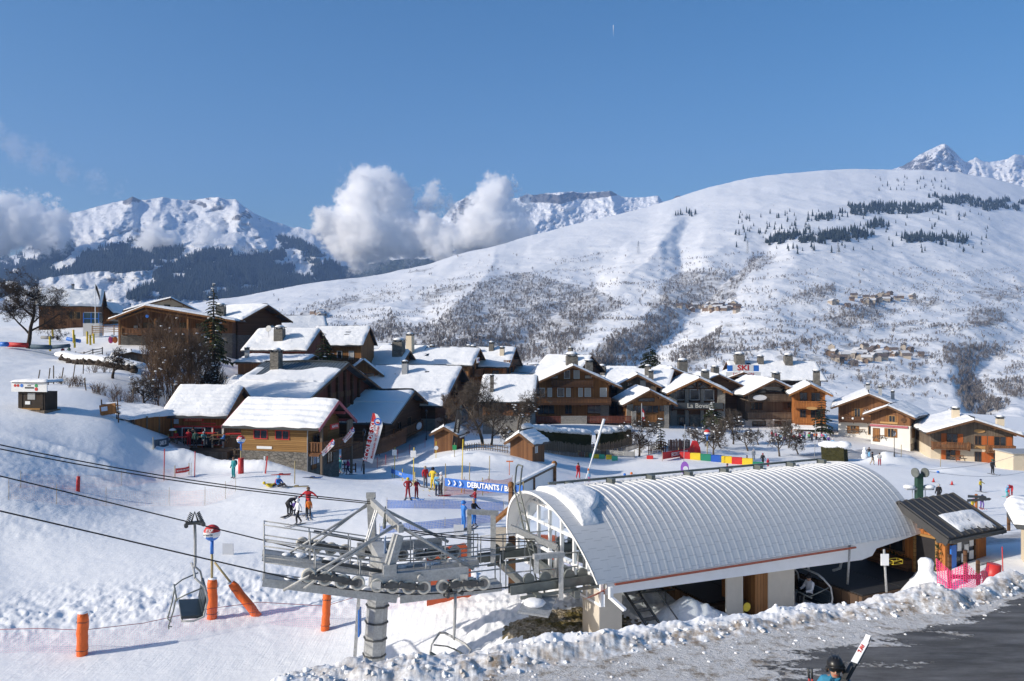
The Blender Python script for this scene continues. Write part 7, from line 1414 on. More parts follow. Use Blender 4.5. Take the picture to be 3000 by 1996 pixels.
p=P(1500,1640,33.5);o=empty('timber_post',p,0,'brown timber post with a small snowy roof and beige padding, behind the station ladder','post');m=MB();m.box(-.16,-.16,-2,.16,.16,2.0);m.build('post','wood_beam',o);m=MB();m.prism([(-.75,-.4,1.75),(-.05,-.4,2.35),(.5,-.4,1.9),(.5,-.4,1.8),(-.05,-.4,2.2),(-.72,-.4,1.65)],(0,.8,0));m.build('roof','wood_warm',o);m=MB();m.box(-.75,-.35,.2,-.25,.1,1.4);m.build('padding','cream_render',o)
o,tr,fb=chalet('ticket hut with dark ribbed metal roof and one sheet of snow, right of the station',2655,33.3,-62,3.5,2.85,2.15,.85,0,-10.15,'wood_orange',None,0,ox=.45,oy=.5,snow=0,roofm='roof_dark',ribs=True,name='ticket_hut',cat='hut',trim='roof_dark',win=[('F',-.75,.95,1.25,.9,''),('R',1.2,.75,1.5,1.0,'n')])
rf=[c for c in o.children if c.name.startswith('roof')][0]
V,Q=snow_slab((2.1,.5,2.14),(2.1,3.1,2.14),(1.05,.5,2.68),(1.05,3.1,2.68),.12,3,30,14);npobj('snow_cover',V,Q,'roof_snow',True,None,rf)
m=MB();fb(m,'F',.45,1.4,-.1,1.85,-.3,.02);m.build('doorway_shade','black_cloth',o);m=MB();fb(m,'F',.38,.48,-.1,1.9,.0,.08);fb(m,'F',1.36,1.46,-.1,1.9,.0,.08);fb(m,'F',.38,1.46,1.85,1.95,.0,.08);m.build('door_frame','wood_honey',o)  # black slab paints the shade inside the open hut door
for k,(u,z)in enumerate(((.75,1.35),(1.25,1.2),(1.6,1.45),(1.6,.9),(1.05,.85))):m=MB();fb(m,'R',u,u+.27,z,z+.36,.02,.05);m.build('notice','white_paint',o)
m=MB();fb(m,'R',.25,.6,.1,1.65,.03,.1);m.build('blue_cover','blue_paint',o)
m=MB();fb(m,'F',-1.7,.3,.1,.75,.05,.35);m.build('bench','wood_dark',o)
r=random.Random(8);m=MB()
for k in range(60):u=r.uniform(-1.6,.3);z=r.uniform(.55,.95);q=Vector(tr('F',u,z,.1));m.add([q,q+Vector((r.uniform(-.1,.1),r.uniform(-.1,0),r.uniform(-.15,.1))),q+Vector((r.uniform(-.1,.1),r.uniform(-.1,.05),r.uniform(-.1,.1)))],[(0,1,2)],False)
for k in range(80):z=r.uniform(.0,1.9);q=Vector(tr('F',1.5+r.uniform(-.08,.12),z,.1));m.add([q,q+Vector((r.uniform(-.12,.12),r.uniform(-.1,0),r.uniform(-.12,.1))),q+Vector((r.uniform(-.1,.1),r.uniform(-.1,.05),r.uniform(-.1,.1)))],[(0,1,2)],False)
m.build('fir_garland','needles',o)
m=MB();m.T=Matrix.Translation((2.3,1.6,.1))@Matrix.Rotation(R(20),4,'Y');m.box(-.03,-.7,0,.03,.9,1.0);oo=m.build('leaning_board','grey_paint');oo.parent=None;oo.matrix_world=o.matrix_basis.copy();tag(oo,'grey board leaning on the right wall of the ticket hut','board')
m=MB();
for z in(0,.3):m.bar((-.5,-.3,z),(.5,-.3,z),.04);m.bar((-.5,.3,z),(.5,.3,z),.04);m.bar((-.5,-.3,z),(-.5,.3,z),.04);m.bar((.5,-.3,z),(.5,.3,z),.04)
for x in(-.5,.5):
 for y in(-.3,.3):m.bar((x,y,0),(x,y,.3),.04)
oo=m.build('crate','yellow_paint');oo.location=P(2622,1650,31.8);oo.rotation_euler=(0,0,R(20));oo.scale=(.5,.5,.5);tag(oo,'open yellow crate on the bench before the ticket hut','crate')
p=P(2712,1705,29.0);o=empty('snow_stump',p,0,'tall rounded snow covered stump in front of the ticket hut door','snow stump');m=MB();m.tube([(.15,0,-.6),(.1,0,-.1),(.05,0,.25),(0,0,.6),(0,.0,.85),(.02,0,1.12),(.02,0,1.32),(.02,0,1.4)],[1.9,1.35,.85,.52,.5,.56,.40,.05],18);m.build('snow','roof_snow',o);o.scale=(.5,.5,.66)
def rod(label,p,q,r,mat,name='post',cat='post',group=None):
 m=MB();m.tube([Vector((0,0,0)),q-p],r,8);o=m.build(name,mat);o.location=p;return tag(o,label,cat,group)
rod('grey steel post rising from the black matting',P(2597,1735,29.5),P(2590,1610,29.5),.045,'galvanised','steel_post')
m=MB();m.box(-.15,-.02,-.22,.15,.02,.22);oo=m.build('notice_plate','white_paint');oo.location=P(2592,1640,29.4);tag(oo,'white notice plate on the grey steel post','notice')
rod('steel post with snowy foot on the loading deck',P(2483,1712,31),P(2490,1592,31),.05,'galvanised','steel_post')
rod('dark wooden post holding the magenta net',P(2829,1705,26.0),P(2828,1612,26.0),.07,'wood_dark','net_post');rod('leaning wooden post at the end of the magenta net',P(2898,1730,25.3),P(2882,1675,25.3),.1,'wood_grey','net_post');rod('thin red pole standing in the snow near the right edge',P(2939,1705,27),P(2936,1602,27),.018,'red_paint','thin_pole')
m=MB();m.T=Matrix.Rotation(R(8),4,'Y');m.tube([(0,0,0),(0,.0,.75)],[.26,.22],12);oo=m.build('red_padding','red_paint');oo.location=P(2904,1716,26.2);tag(oo,'dark red padded roll beside the magenta net','padding')
m=MB();m.bar((0,0,0),(1.3,.3,-.1),.07,.14);m.bar((0,0,-.4),(0,0,.8),.1);m.bar((1.2,.3,-.4),(1.2,.3,.5),.1);oo=m.build('timber_rail','wood_dark');oo.location=P(2782,1690,27.6);tag(oo,'short dark timber rail in front of the leaning board','rail')
p=P(3012,1690,30.5);o=empty('white_hut',p,R(-25),'pale corrugated hut with rounded snow roof at the right picture edge','hut');m=MB();m.box(0,0,-.5,3,1.6,1.95)
for k in range(14):m.box(.05+k*.21,-.03,-.5,.15+k*.21,0,1.95)
m.build('wall','cream_wall',o);m=MB();m.box(-.45,-.5,1.95,3.4,2.0,2.12);rf=m.build('roof','slate',o);V,Q=snow_slab((-.55,-.6,2.12),(3.5,-.6,2.12),(-.55,2.1,2.4),(3.5,2.1,2.4),.5,9,30,24);npobj('snow_cover',V,Q,'roof_snow',True,None,rf)
railfence('brown post and rail fence behind the pale corrugated hut',[P(2955,1535,41),P(3010,1530,42)],1.0,'wood_beam',2)
p=at(2860,1512,36,60);o=empty('signpost',p,0,'wooden signpost with two dark arrow boards, behind the ticket hut','signpost');H=P(2860,1448,p.y).z-p.z;m=MB();m.tube([(0,0,-.4),(0,0,H)],.1,8);m.build('post','wood_orange',o)
for z,x0,x1,tl in((H-.18,-.7,.75,3),(H-.42,-.75,1.1,-4)):m=MB();m.T=Matrix.Translation((0,-.12,z))@Matrix.Rotation(R(tl),4,'Y');m.prism([(x0,0,-.1),(x1-.15,0,-.1),(x1,0,0),(x1-.15,0,.1),(x0,0,.1)],(0,.04,0));b=m.build('arrow_board','dark_paint',o)
p=P(2692,1510,44);o=empty('drag_lift_pylon',p,0,'green drag lift post with twin wheels and snowy crossarm behind the hut roof','drag lift');zt=P(2692,1378,44).z-p.z;m=MB();m.box(-.17,-.17,-1.5,.17,.17,zt-.2);m.build('post','dark_green_steel',o)if 'dark_green_steel' in M else(simple('dark_green_steel',(.03,.075,.05),.5,.2,.2,4.),m.build('post','dark_green_steel',o))
m=MB();m.box(-.17,-.19,-1.5,.17,.19,.75);m.build('white_base','white_paint',o)
for x in(-.26,.3):m=MB();m.disc((x,-.1,zt-.12),(1,.35,0),.27,.08,18);m.build('wheel','grey_green_steel',o)
m=MB();m.bar((-.75,0,zt-1.05),(.8,0,zt-1.05),.3,.12);a_=m.build('crossarm','grey_paint',o);m=MB();m.ball((-.55,0,zt-.95),.28,8,5,(1.3,1,.45));m.ball((.6,0,zt-.95),.28,8,5,(1.3,1,.45));m.build('snow_cover','snow_piece',a_)
m=MB();m.tube([(-.35,0,0),(-.38,0,zt-1)],.02,5);m.tube([(.38,0,0),(.36,0,zt-1)],.02,5);m.build('guide_cable','grey_paint',o)
for k,(x1,y1,lb)in enumerate(((3010,1322,'upper thin wire of the beginners drag lift'),(3010,1382,'lower thin wire of the beginners drag lift near the orange sticks'))):
 e=P(x1,y1,85-12*k);s0=P(2704,1378+2*k,44);m=MB();m.tube([s0.lerp(e,u)-Vector((0,0,.4*math.sin(math.pi*u)))for u in np.linspace(0,1,8)],.014,5);tag(m.build('drag_wire','grey_paint'),lb,'wire','drag lift wires')
s0=P(2386,1347,70);e=P(1735,1400,66);m=MB();m.tube([s0.lerp(e,u)-Vector((0,0,.5*math.sin(math.pi*u)))for u in np.linspace(0,1,8)],.015,5);tag(m.build('drag_wire','grey_paint'),'thin wire running behind the station ridge','wire','drag lift wires')
q=P(272,952,150);o=empty('gondola_cabin',q,R(12),'blue glass gondola cabin parked as a display on the hill','gondola cabin');m=MB();m.box(-1.45,-1,-2.2,1.45,1,.3);m.build('plinth','white_render',o)
m=MB();m.prism([(-1.3,-1.0,.3),(1.3,-1.0,.3),(1.5,-1.0,1.2),(1.3,-1.0,2.3),(-1.3,-1.0,2.3),(-1.5,-1.0,1.2)],(0,2,0));b=m.build('body','blue_glass',o);m=MB()
for x in(-1.35,0,1.35):m.box(x-.07,-1.06,.3,x+.07,-1.0,2.3)
m.box(-1.4,-1.06,1.1,1.4,-1.01,1.25);m.build('frame','blue_paint',b);m=MB();m.box(-1.3,-1,2.3,1.3,1,2.45);m.build('roof','grey_paint',o)
q=P(279,958,146);o=empty('flagpole',q,0,'white flagpole with limp dark flag beside the gondola cabin','flagpole');H=P(279,832,146).z-q.z;m=MB();m.tube([(0,0,-1),(0,0,H)],.07,8);m.build('pole','white_paint',o);m=MB();m.add([(.05,0,H),(.35,.1,H-.6),(.9,0,H-2.2),(.85,.1,H-3.4),(.4,0,H-1.9),(.05,.05,H-1.0)],[(0,1,4,5),(1,2,3,4)],True);m.build('flag','black_cloth',o)
q=onground(1880,110);o=empty('flagpole',q,0,'short flagpole with a red and white flag before the smallest front chalet','flagpole');H=P(1880,1182,110).z-q.z;m=MB();m.tube([(0,0,-.3),(0,0,H)],.06,6);m.build('pole','grey_paint',o);m=MB();m.add([(0,0,H-.5),(.35,0,H-1.2),(.5,0,H-2.6),(.05,0,H-2.5)],[(0,1,2,3)],True);f=m.build('flag','red_cloth',o);m=MB();m.add([(.1,-.03,H-1.2),(.3,-.03,H-1.4),(.36,-.03,H-2.0),(.1,-.03,H-1.9)],[(0,1,2,3)],True);m.build('white_cross','white_cloth',f)
for k,(px,py,D,h,lb)in enumerate(((147,1024,122,2.05,'yellow pole in front of the dark blue tube'),(216,1000,128,1.9,'yellow pole left of the lying white tubes'),(219,1014,124,1.8,'yellow pole at the end of the rail fence'),(256,1003,128,1.8,'yellow pole, left of the three close together'),(265,1006,127,1.4,'yellow pole, middle of the three close together'),(275,1002,128,1.4,'yellow pole, right of the three close together'),(155,985,140,1.2,'farthest yellow pole behind the crouching skier'))):
 rod(lb,P(px,py,D)-Vector((0,0,.3)),P(px-1,py,D)+Vector((0,0,h)),.16,'yellow_paint','yellow_pole','pole','yellow poles of the children\'s ski garden')
for a,b,D,r_,c,lb in(((0,1009),(23,1009),118,.36,'blue_paint','short blue padded tube at the far left edge'),((23,1010),(80,1012),119,.38,'foam_red','dark red padded tube behind the big bare tree'),((92,1016),(150,1018),119,.36,'sign_dark_blue','dark blue padded tube right of the big bare tree'),((150,1018),(204,1013),120,.3,'sign_dark_blue','dark blue padded tube sloping towards the walkers'),((121,989),(156,990),140,.3,'grey_cloth','silver tube lying behind the yellow poles'),((196,993),(235,1000),132,.32,'blue_paint','blue and white tube lying near the yellow poles')):
 rod(lb,P(*a,D),P(*b,D),r_,c,'padded_tube','padded tube','padded tubes of the children\'s ski garden')
p=P(331,1005,124);o=empty('play_figure',p,0,'pink and orange padded play figure before the restaurant terrace','play figure');m=MB();m.ball((-.35,0,.5),.42,10,8,(1,.7,1.4));m.build('pink_side','foam_pink',o)if 'foam_pink' in M else(simple('foam_pink',(.60,.08,.22),.6,0,.1,3.),m.build('pink_side','foam_pink',o));m=MB();m.ball((.35,0,.5),.42,10,8,(1,.7,1.3));m.build('orange_side','orange_cloth',o);m=MB();m.ball((-.15,0,1.1),.25,10,8);m.build('head','white_cloth',o)
for k,(px,D,h,ln,lb)in enumerate(((108,86,1.7,.35,'leaning grey post above the kiosk sign, leftmost of the row'),(140,86,1.9,.25,'leaning grey post, second in the row above the kiosk'),(157,87,2.1,.0,'upright grey post beside a scrap of mesh'),(178,87,1.9,.3,'leaning grey post right of the mesh scrap'),(213,92,1.8,.3,'leaning grey post below the stone wall'),(243,96,1.5,.1,'short grey post touching the stone wall'),(253,84,1.4,-.2,'grey post among the brown scrub'),(390,83,2.0,0,'tall thin grey post left of the spreading bare tree'))):
 p=onground(px,D);rod(lb,p-Vector((0,0,.3)),p+Vector((ln,0,h)),.06,'wood_grey','fence_post','post','old fence posts on the left field')
def picnic(label,p,rz,red=True):
 o=empty('picnic_table',p,rz,label,'picnic table','picnic tables of the terraces');m=MB();m.box(-.9,-.38,.7,.9,.38,.76);m.build('table_top','red_paint' if red else 'wood_warm',o)
 for s in(-1,1):m=MB();m.box(-.9,s*.75-.15,.4,.9,s*.75+.15,.45);m.build('bench','wood_grey',o)
 for x in(-.7,.7):m=MB();m.bar((x,-.7,0),(x,-.15,.7),.08);m.bar((x,.7,0),(x,.15,.7),.08);m.bar((x,-.8,.37),(x,.8,.37),.08);m.build('leg_frame','wood_grey',o)
for px,py,D,rz,rd,lb in((522,1302,77.0,.2,True,'red picnic table at the left front of the restaurant terrace'),(605,1290,78.0,-.1,True,'red table between the seated guests on the terrace'),(648,1296,77.2,.1,False,'wooden bench table with the blue seated guest'),(688,1292,77.6,.1,True,'red bench table at the right end of the terrace'),(2500,1270,136,.3,False,'dark picnic table beside the hedge block'),(2520,1272,134,.3,False,'brown picnic table under the heart balcony'),(2578,1290,126,.2,False,'brown picnic table against the white house wall'),(2806,1350,117,.1,False,'brown bench table before the orange shutters')):
 picnic(lb,P(px,py,D),rz,rd)
m=MB();q=P(595,1312,79.0);m.box(q.x-5.3,q.y-3.0,q.z-.8,q.x+3.6,q.y+.6,q.z-.02);tag(m.build('terrace_floor','wood_grey'),'low wooden terrace floor before the restaurant',None,None,'structure')
q=P(506,1305,77.4);o=empty('terrace_heater',q,0,'pale mushroom shaped heater on the restaurant terrace','heater');m=MB();m.tube([(0,0,0),(0,0,1.55)],.09,8);m.build('column','wood_grey',o);m=MB();m.tube([(0,0,1.5),(0,0,1.62),(0,0,1.72)],[.36,.3,.05],14);m.build('hood','white_paint',o)
def skis(label,p,n,l,lean,cols,group='skis left standing or lying in the snow',flat=False,rz=0.):
 o=empty('skis',p,rz,label,'skis',group)
 for k in range(n):
  m=MB();
  if flat:m.T=Matrix.Translation((0,.16*k,.03))@Matrix.Rotation(.15*k,4,'Z');m.box(-l/2,-.05,0,l/2,.05,.03);m.box(-.15,-.04,.03,.15,.04,.1)
  else:m.T=Matrix.Translation((.14*k,0,-.2))@Matrix.Rotation(lean+.06*k,4,'Y');m.box(-.055,-.02,0,.055,.02,l)
  m.build('ski',cols[k%len(cols)],o)
skis('pair of skis standing upright before the stone base',at(772,1388,55,85),2,1.7,.05,['white_paint','red_paint']);skis('skis lying on the snow near the ski school',at(822,1393,55,85),3,1.6,0,['red_paint','dark_paint'],flat=True,rz=.1);skis('scattered skis and sticks lying left of the pink skier',at(913,1402,55,85),3,1.6,0,['dark_paint','blue_paint'],flat=True,rz=-.1)
skis('skis lying beside the sprawling resting skiers',at(868,1428,50,80),2,1.8,0,['pole_tan','dark_paint'],flat=True,rz=.05);skis('row of skis on the rack beside the turquoise skier',at(978,1384,60,90)+Vector((.2,.8,0)),4,1.8,-.1,['white_paint','dark_paint','red_paint'])
for px,py,D,lb,s in((668,1626,41,'pale grey square panel standing on the groomed slope',.62),(1344,1568,44,'pale square panel at the right end of the lower blue net',.6)):
 m=MB();m.box(-s/2,0,0,s/2,.04,s);oo=m.build('square_panel','sign_pale');p=at(px,py,34,60);oo.location=p;tag(oo,lb,'panel')
m=MB();m.tube([Vector((0,0,-190)),Vector((0,0,0))],[1,7],6);oo=m.build('contrail','white_cloth');oo.location=P(1797,74,12800);tag(oo,'tiny white contrail high in the blue sky','contrail')
r=random.Random(77);V=[];Q=[]
ico=bmesh.new();bmesh.ops.create_icosphere(ico,subdivisions=1,radius=1);iv=[v.co.copy()for v in ico.verts];iq=[[v.index for v in f.verts]for f in ico.faces];ico.free()
for k in range(520):
 px=r.uniform(780,3100)if k<420 else r.uniform(1200,2150);fd=float(footd(px));y=fd+(abs(r.gauss(.5,.7))if k<320 else r.uniform(1.2,6)if k>=420 else r.uniform(-1.6,.3));x=(px-CX)/F*y;s_=r.choice((.025,.03,.04,.05,.08))if k<320 else r.uniform(.02,.05)
 if k<30:s_=r.uniform(.06,.09)
 z=ground(x,y)if k<0 else None;V.append((x,y,s_))
xs=np.array([v[0]for v in V]);ys=np.array([v[1]for v in V]);zs=ground_np(xs,ys)+mounds(xs,ys);VV=[];n=0
for(x,y,s_),z in zip(V,zs):
 sx,sy,sz=r.uniform(.7,1.4),r.uniform(.7,1.4),r.uniform(.5,1)
 VV+=[(x+c.x*s_*sx*r.uniform(.75,1.2),y+c.y*s_*sy*r.uniform(.75,1.2),z+s_*.05+c.z*s_*sz*r.uniform(.75,1.2))for c in iv];Q+=[[q+n for q in f]for f in iq];n+=len(iv)
dd=np.repeat(np.array([r.random()**2*.9 for _ in V]),len(iv));tag(npobj('snow_chunks',VV,Q,'snow',False,{'dirt':dd,'grey':dd*0}),'loose broken lumps of ploughed snow along the bank',None,None,'stuff')
CLOTH={}
def cloth(rgb,rough=.75):
 k='cloth_%02x%02x%02x'%tuple(int(max(0,min(1,c))*255)for c in rgb)
 if k not in M:simple(k,rgb,rough,0,.12,8.)
 return k
C=dict(red=(.50,.02,.03),dred=(.25,.01,.02),black=(.016,.016,.02),grey=(.16,.165,.18),lgrey=(.36,.37,.39),white=(.68,.68,.70),blue=(.03,.17,.52),lblue=(.16,.40,.62),teal=(.02,.22,.24),turq=(.10,.42,.45),yellow=(.60,.45,.03),orange=(.62,.16,.02),pink=(.55,.06,.22),purple=(.12,.07,.30),navy=(.02,.03,.08),green=(.05,.30,.08),brown=(.12,.07,.04),tan=(.36,.28,.20),dgreen=(.03,.09,.07))
SKIN=cloth((.46,.26,.18),.6)
def pose(kind):
 J=dict(pel=(0,0,.93),chest=(0,.01,1.28),neck=(0,.01,1.47),head=(0,-.01,1.60),top=(0,0,1.69),sl=(.185,.01,1.41),sr=(-.185,.01,1.41),el=(.25,.03,1.14),er=(-.25,.03,1.14),wl=(.26,-.08,.92),wr=(-.26,-.08,.92),hl=(.26,-.12,.83),hr=(-.26,-.12,.83),tl=(.095,0,.90),tr=(-.095,0,.90),kl=(.11,-.02,.50),kr=(-.11,-.02,.50),al=(.12,.03,.10),ar=(-.12,.03,.10),fl=(.13,-.16,.05),fr=(-.13,-.16,.05))
 def up(**k):J.update(k)
 if kind=='walk':up(kl=(.10,-.16,.52),al=(.10,-.12,.12),fl=(.10,-.30,.06),kr=(-.10,.06,.50),ar=(-.10,.30,.14),fr=(-.10,.14,.05),el=(.24,.14,1.16),wl=(.25,.10,.95),hl=(.25,.07,.86),er=(-.24,-.08,1.15),wr=(-.23,-.22,.98),hr=(-.23,-.28,.90))
 if kind=='ski':up(pel=(0,.10,.86),chest=(0,-.04,1.18),neck=(0,-.10,1.36),head=(0,-.15,1.48),top=(0,-.15,1.57),sl=(.185,-.08,1.30),sr=(-.185,-.08,1.30),el=(.30,-.10,1.06),er=(-.30,-.10,1.06),wl=(.28,-.33,1.00),wr=(-.28,-.33,1.00),hl=(.27,-.41,.99),hr=(-.27,-.41,.99),tl=(.10,.09,.83),tr=(-.10,.09,.83),kl=(.13,-.12,.48),kr=(-.13,-.12,.48),al=(.13,.02,.10),ar=(-.13,.02,.10))
 if kind=='bend':up(pel=(0,.18,.86),chest=(0,-.18,1.04),neck=(0,-.36,1.08),head=(0,-.48,1.06),top=(0,-.55,1.04),sl=(.185,-.28,1.05),sr=(-.185,-.28,1.05),el=(.22,-.36,.78),er=(-.22,-.36,.78),wl=(.18,-.46,.54),wr=(-.18,-.46,.54),hl=(.17,-.49,.46),hr=(-.17,-.49,.46),tl=(.10,.17,.83),tr=(-.10,.17,.83),kl=(.12,.02,.48),kr=(-.12,.02,.48))
 if kind=='arms':up(el=(.27,-.12,1.18),er=(-.27,-.12,1.18),wl=(.20,-.36,1.14),wr=(-.20,-.36,1.14),hl=(.17,-.45,1.15),hr=(-.17,-.45,1.15))
 if kind=='hips':up(el=(.36,.06,1.20),er=(-.36,.06,1.20),wl=(.24,-.05,1.03),wr=(-.24,-.05,1.03),hl=(.17,-.08,.99),hr=(-.17,-.08,.99),al=(.18,.03,.10),ar=(-.18,.03,.10),fl=(.21,-.15,.05),fr=(-.21,-.15,.05))
 if kind=='reach':up(el=(.42,-.02,1.25),wl=(.60,-.14,1.10),hl=(.66,-.18,1.05),er=(-.40,-.02,1.22),wr=(-.58,-.14,1.06),hr=(-.64,-.18,1.02))
 if kind=='sit':up(pel=(0,.05,.50),chest=(0,.05,.86),neck=(0,.03,1.05),head=(0,0,1.18),top=(0,.01,1.27),sl=(.185,.05,.99),sr=(-.185,.05,.99),el=(.25,-.05,.74),er=(-.25,-.05,.74),wl=(.18,-.28,.70),wr=(-.18,-.28,.70),hl=(.15,-.36,.70),hr=(-.15,-.36,.70),tl=(.10,.02,.49),tr=(-.10,.02,.49),kl=(.13,-.42,.52),kr=(-.13,-.42,.52),al=(.13,-.42,.10),ar=(-.13,-.42,.10),fl=(.13,-.60,.05),fr=(-.13,-.60,.05))
 if kind=='lie':up(pel=(0,0,.16),chest=(0,.36,.20),neck=(0,.54,.24),head=(0,.66,.30),top=(0,.74,.34),sl=(.19,.48,.18),sr=(-.19,.48,.18),el=(.36,.30,.12),er=(-.36,.30,.12),wl=(.30,.08,.10),wr=(-.30,.08,.10),hl=(.28,.0,.10),hr=(-.28,.0,.10),tl=(.10,-.04,.14),tr=(-.10,-.04,.14),kl=(.14,-.38,.36),kr=(-.12,-.42,.20),al=(.14,-.70,.12),ar=(-.12,-.82,.12),fl=(.14,-.74,.26),fr=(-.12,-.88,.26))
 if kind=='floor':up(pel=(0,0,.14),chest=(0,.10,.46),neck=(0,.08,.64),head=(0,.05,.77),top=(0,.05,.86),sl=(.19,.09,.58),sr=(-.19,.09,.58),el=(.28,-.04,.36),er=(-.28,-.04,.36),wl=(.18,-.28,.34),wr=(-.18,-.28,.34),hl=(.15,-.36,.36),hr=(-.15,-.36,.36),tl=(.10,-.04,.13),tr=(-.10,-.04,.13),kl=(.15,-.40,.34),kr=(-.15,-.40,.34),al=(.14,-.74,.12),ar=(-.14,-.74,.12),fl=(.14,-.80,.24),fr=(-.14,-.80,.24))
 return J
BONES=[('pel','chest',.155,.165,0),('chest','neck',.165,.06,0),('neck','head',.058,.098,2),('head','top',.098,.075,2),('chest','sl',.165,.085,0),('sl','el',.080,.060,0),('el','wl',.060,.046,0),('wl','hl',.046,.042,3),('chest','sr',.165,.085,0),('sr','er',.080,.060,0),('er','wr',.060,.046,0),('wr','hr',.046,.042,3),('pel','tl',.155,.105,1),('tl','kl',.105,.078,1),('kl','al',.078,.062,1),('al','fl',.066,.052,4),('pel','tr',.155,.105,1),('tr','kr',.105,.078,1),('kr','ar',.078,.062,1),('ar','fr',.066,.052,4)]
PM={}
def body_mesh(kind):
 if kind in PM:return PM[kind]
 J=pose(kind);names=list(J);idx={n:i for i,n in enumerate(names)};me=bpy.data.meshes.new('tmp')
 me.from_pydata([J[n]for n in names],[(idx[b[0]],idx[b[1]])for b in BONES],[]);o=bpy.data.objects.new('tmp',me);COL.objects.link(o)
 md=o.modifiers.new('s','SKIN');md.use_smooth_shade=True;sv=me.skin_vertices[0].data;rad={}
 for a,b,r0,r1,k in BONES:rad[a]=r0 if a not in rad else rad[a];rad[b]=r1
 rad['pel']=.15;rad['chest']=.165
 for n in names:sv[idx[n]].radius=(rad[n]*(1.12 if n in('chest','pel')else 1),rad[n]*(.78 if n in('chest','pel')else 1));sv[idx[n]].use_root=n=='pel'
 sb=o.modifiers.new('u','SUBSURF');sb.levels=1;sb.render_levels=1
 dg=bpy.context.evaluated_depsgraph_get();out=bpy.data.meshes.new_from_object(o.evaluated_get(dg));bpy.data.objects.remove(o)
 co=np.array([v.co[:]for v in out.vertices]);ctr=np.array([p.center[:]for p in out.polygons]);best=np.full(len(ctr),9.);mi=np.zeros(len(ctr),int)
 for a,b,r0,r1,k in BONES:
  A,B=np.array(J[a]),np.array(J[b]);d=B-A;t=np.clip(((ctr-A)@d)/(d@d),0,1);q=np.linalg.norm(ctr-A-t[:,None]*d,axis=1)/(r0+(r1-r0)*t);m_=q<best;best[m_]=q[m_];mi[m_]=k
 out.materials.clear()
 for k in range(5):out.materials.append(M[SKIN])
 for p,k in zip(out.polygons,mi):p.material_index=int(k);p.use_smooth=True
 PM[kind]=(out,J);return PM[kind]
HAT={}
def hat_mesh(kind):
 if kind not in HAT:
  m=MB()
  if kind=='helmet':m.ball((0,.015,.045),.135,12,8,(1,1.12,.98));m.tube([(-.1,-.105,.03),(0,-.135,.04),(.1,-.105,.03)],.03,6)
  elif kind=='beanie':m.ball((0,.01,.06),.118,12,8,(1,1.1,.85));m.ball((0,.01,.17),.04,8,5)
  else:m.ball((0,.03,.03),.118,12,8,(1.02,1.05,1.02))
  HAT[kind]=m
 return HAT[kind]
HM={}
def person(label,p,face,kind,jacket,trousers,hat=('helmet','black'),h=1.72,skis=None,pack=None,group=None,gloves='black',boots='grey',board=False):
 s=h/1.75;o=empty('person',p,face,label,'person',group);o.scale=(s,s,s);me,J=body_mesh(kind)
 b=bpy.data.objects.new('body',me);COL.objects.link(b);b.parent=o
 for k,c in enumerate((jacket,trousers,None,gloves,boots)):
  if c:b.material_slots[k].link='OBJECT';b.material_slots[k].material=M[cloth(C[c])]
 if hat:
  key=hat;
  if key not in HM:HM[key]=hat_mesh(hat[0]).mesh(hat[0],cloth(C[hat[1]]))
  c=bpy.data.objects.new({'helmet':'helmet','beanie':'hat','hair':'hair'}[hat[0]],HM[key]);COL.objects.link(c);c.parent=o;a=Vector(J['head']);t=Vector(J['top']);c.location=a;c.rotation_euler=(t-a).to_track_quat('Z','Y').to_euler()if kind in('bend','lie')else(0,0,0)
 if skis:
  key=('ski',skis)
  if key not in HM:m=MB();m.box(-.05,-.72,-.02,.05,.78,.01);m.bar((0,-.72,0),(0,-.9,.1),.1,.025);HM[key]=m.mesh('ski',cloth(C[skis]))
  for f in('fl','fr'):c=bpy.data.objects.new('ski',HM[key]);COL.objects.link(c);c.parent=o;c.location=(J[f][0],J[f][1]+.12,.0);c.rotation_euler=(0,0,.12 if f=='fl' else-.05)
 if pack:
  key=('pack',pack)
  if key not in HM:m=MB();m.ball((0,0,0),.2,10,7,(.85,.6,1.15));HM[key]=m.mesh('backpack',cloth(C[pack]))
  c=bpy.data.objects.new('backpack',HM[key]);COL.objects.link(c);c.parent=o;c.location=Vector(J['chest'])+Vector((0,.2,-.03))
 return o
N,E_,S_,W_=math.pi,math.pi/2,0.,-math.pi/2
def pp(px,py):return at(px,py,40,145)
SKG='skiers and instructors on the beginners slope';VGp='people at the edge of the village'
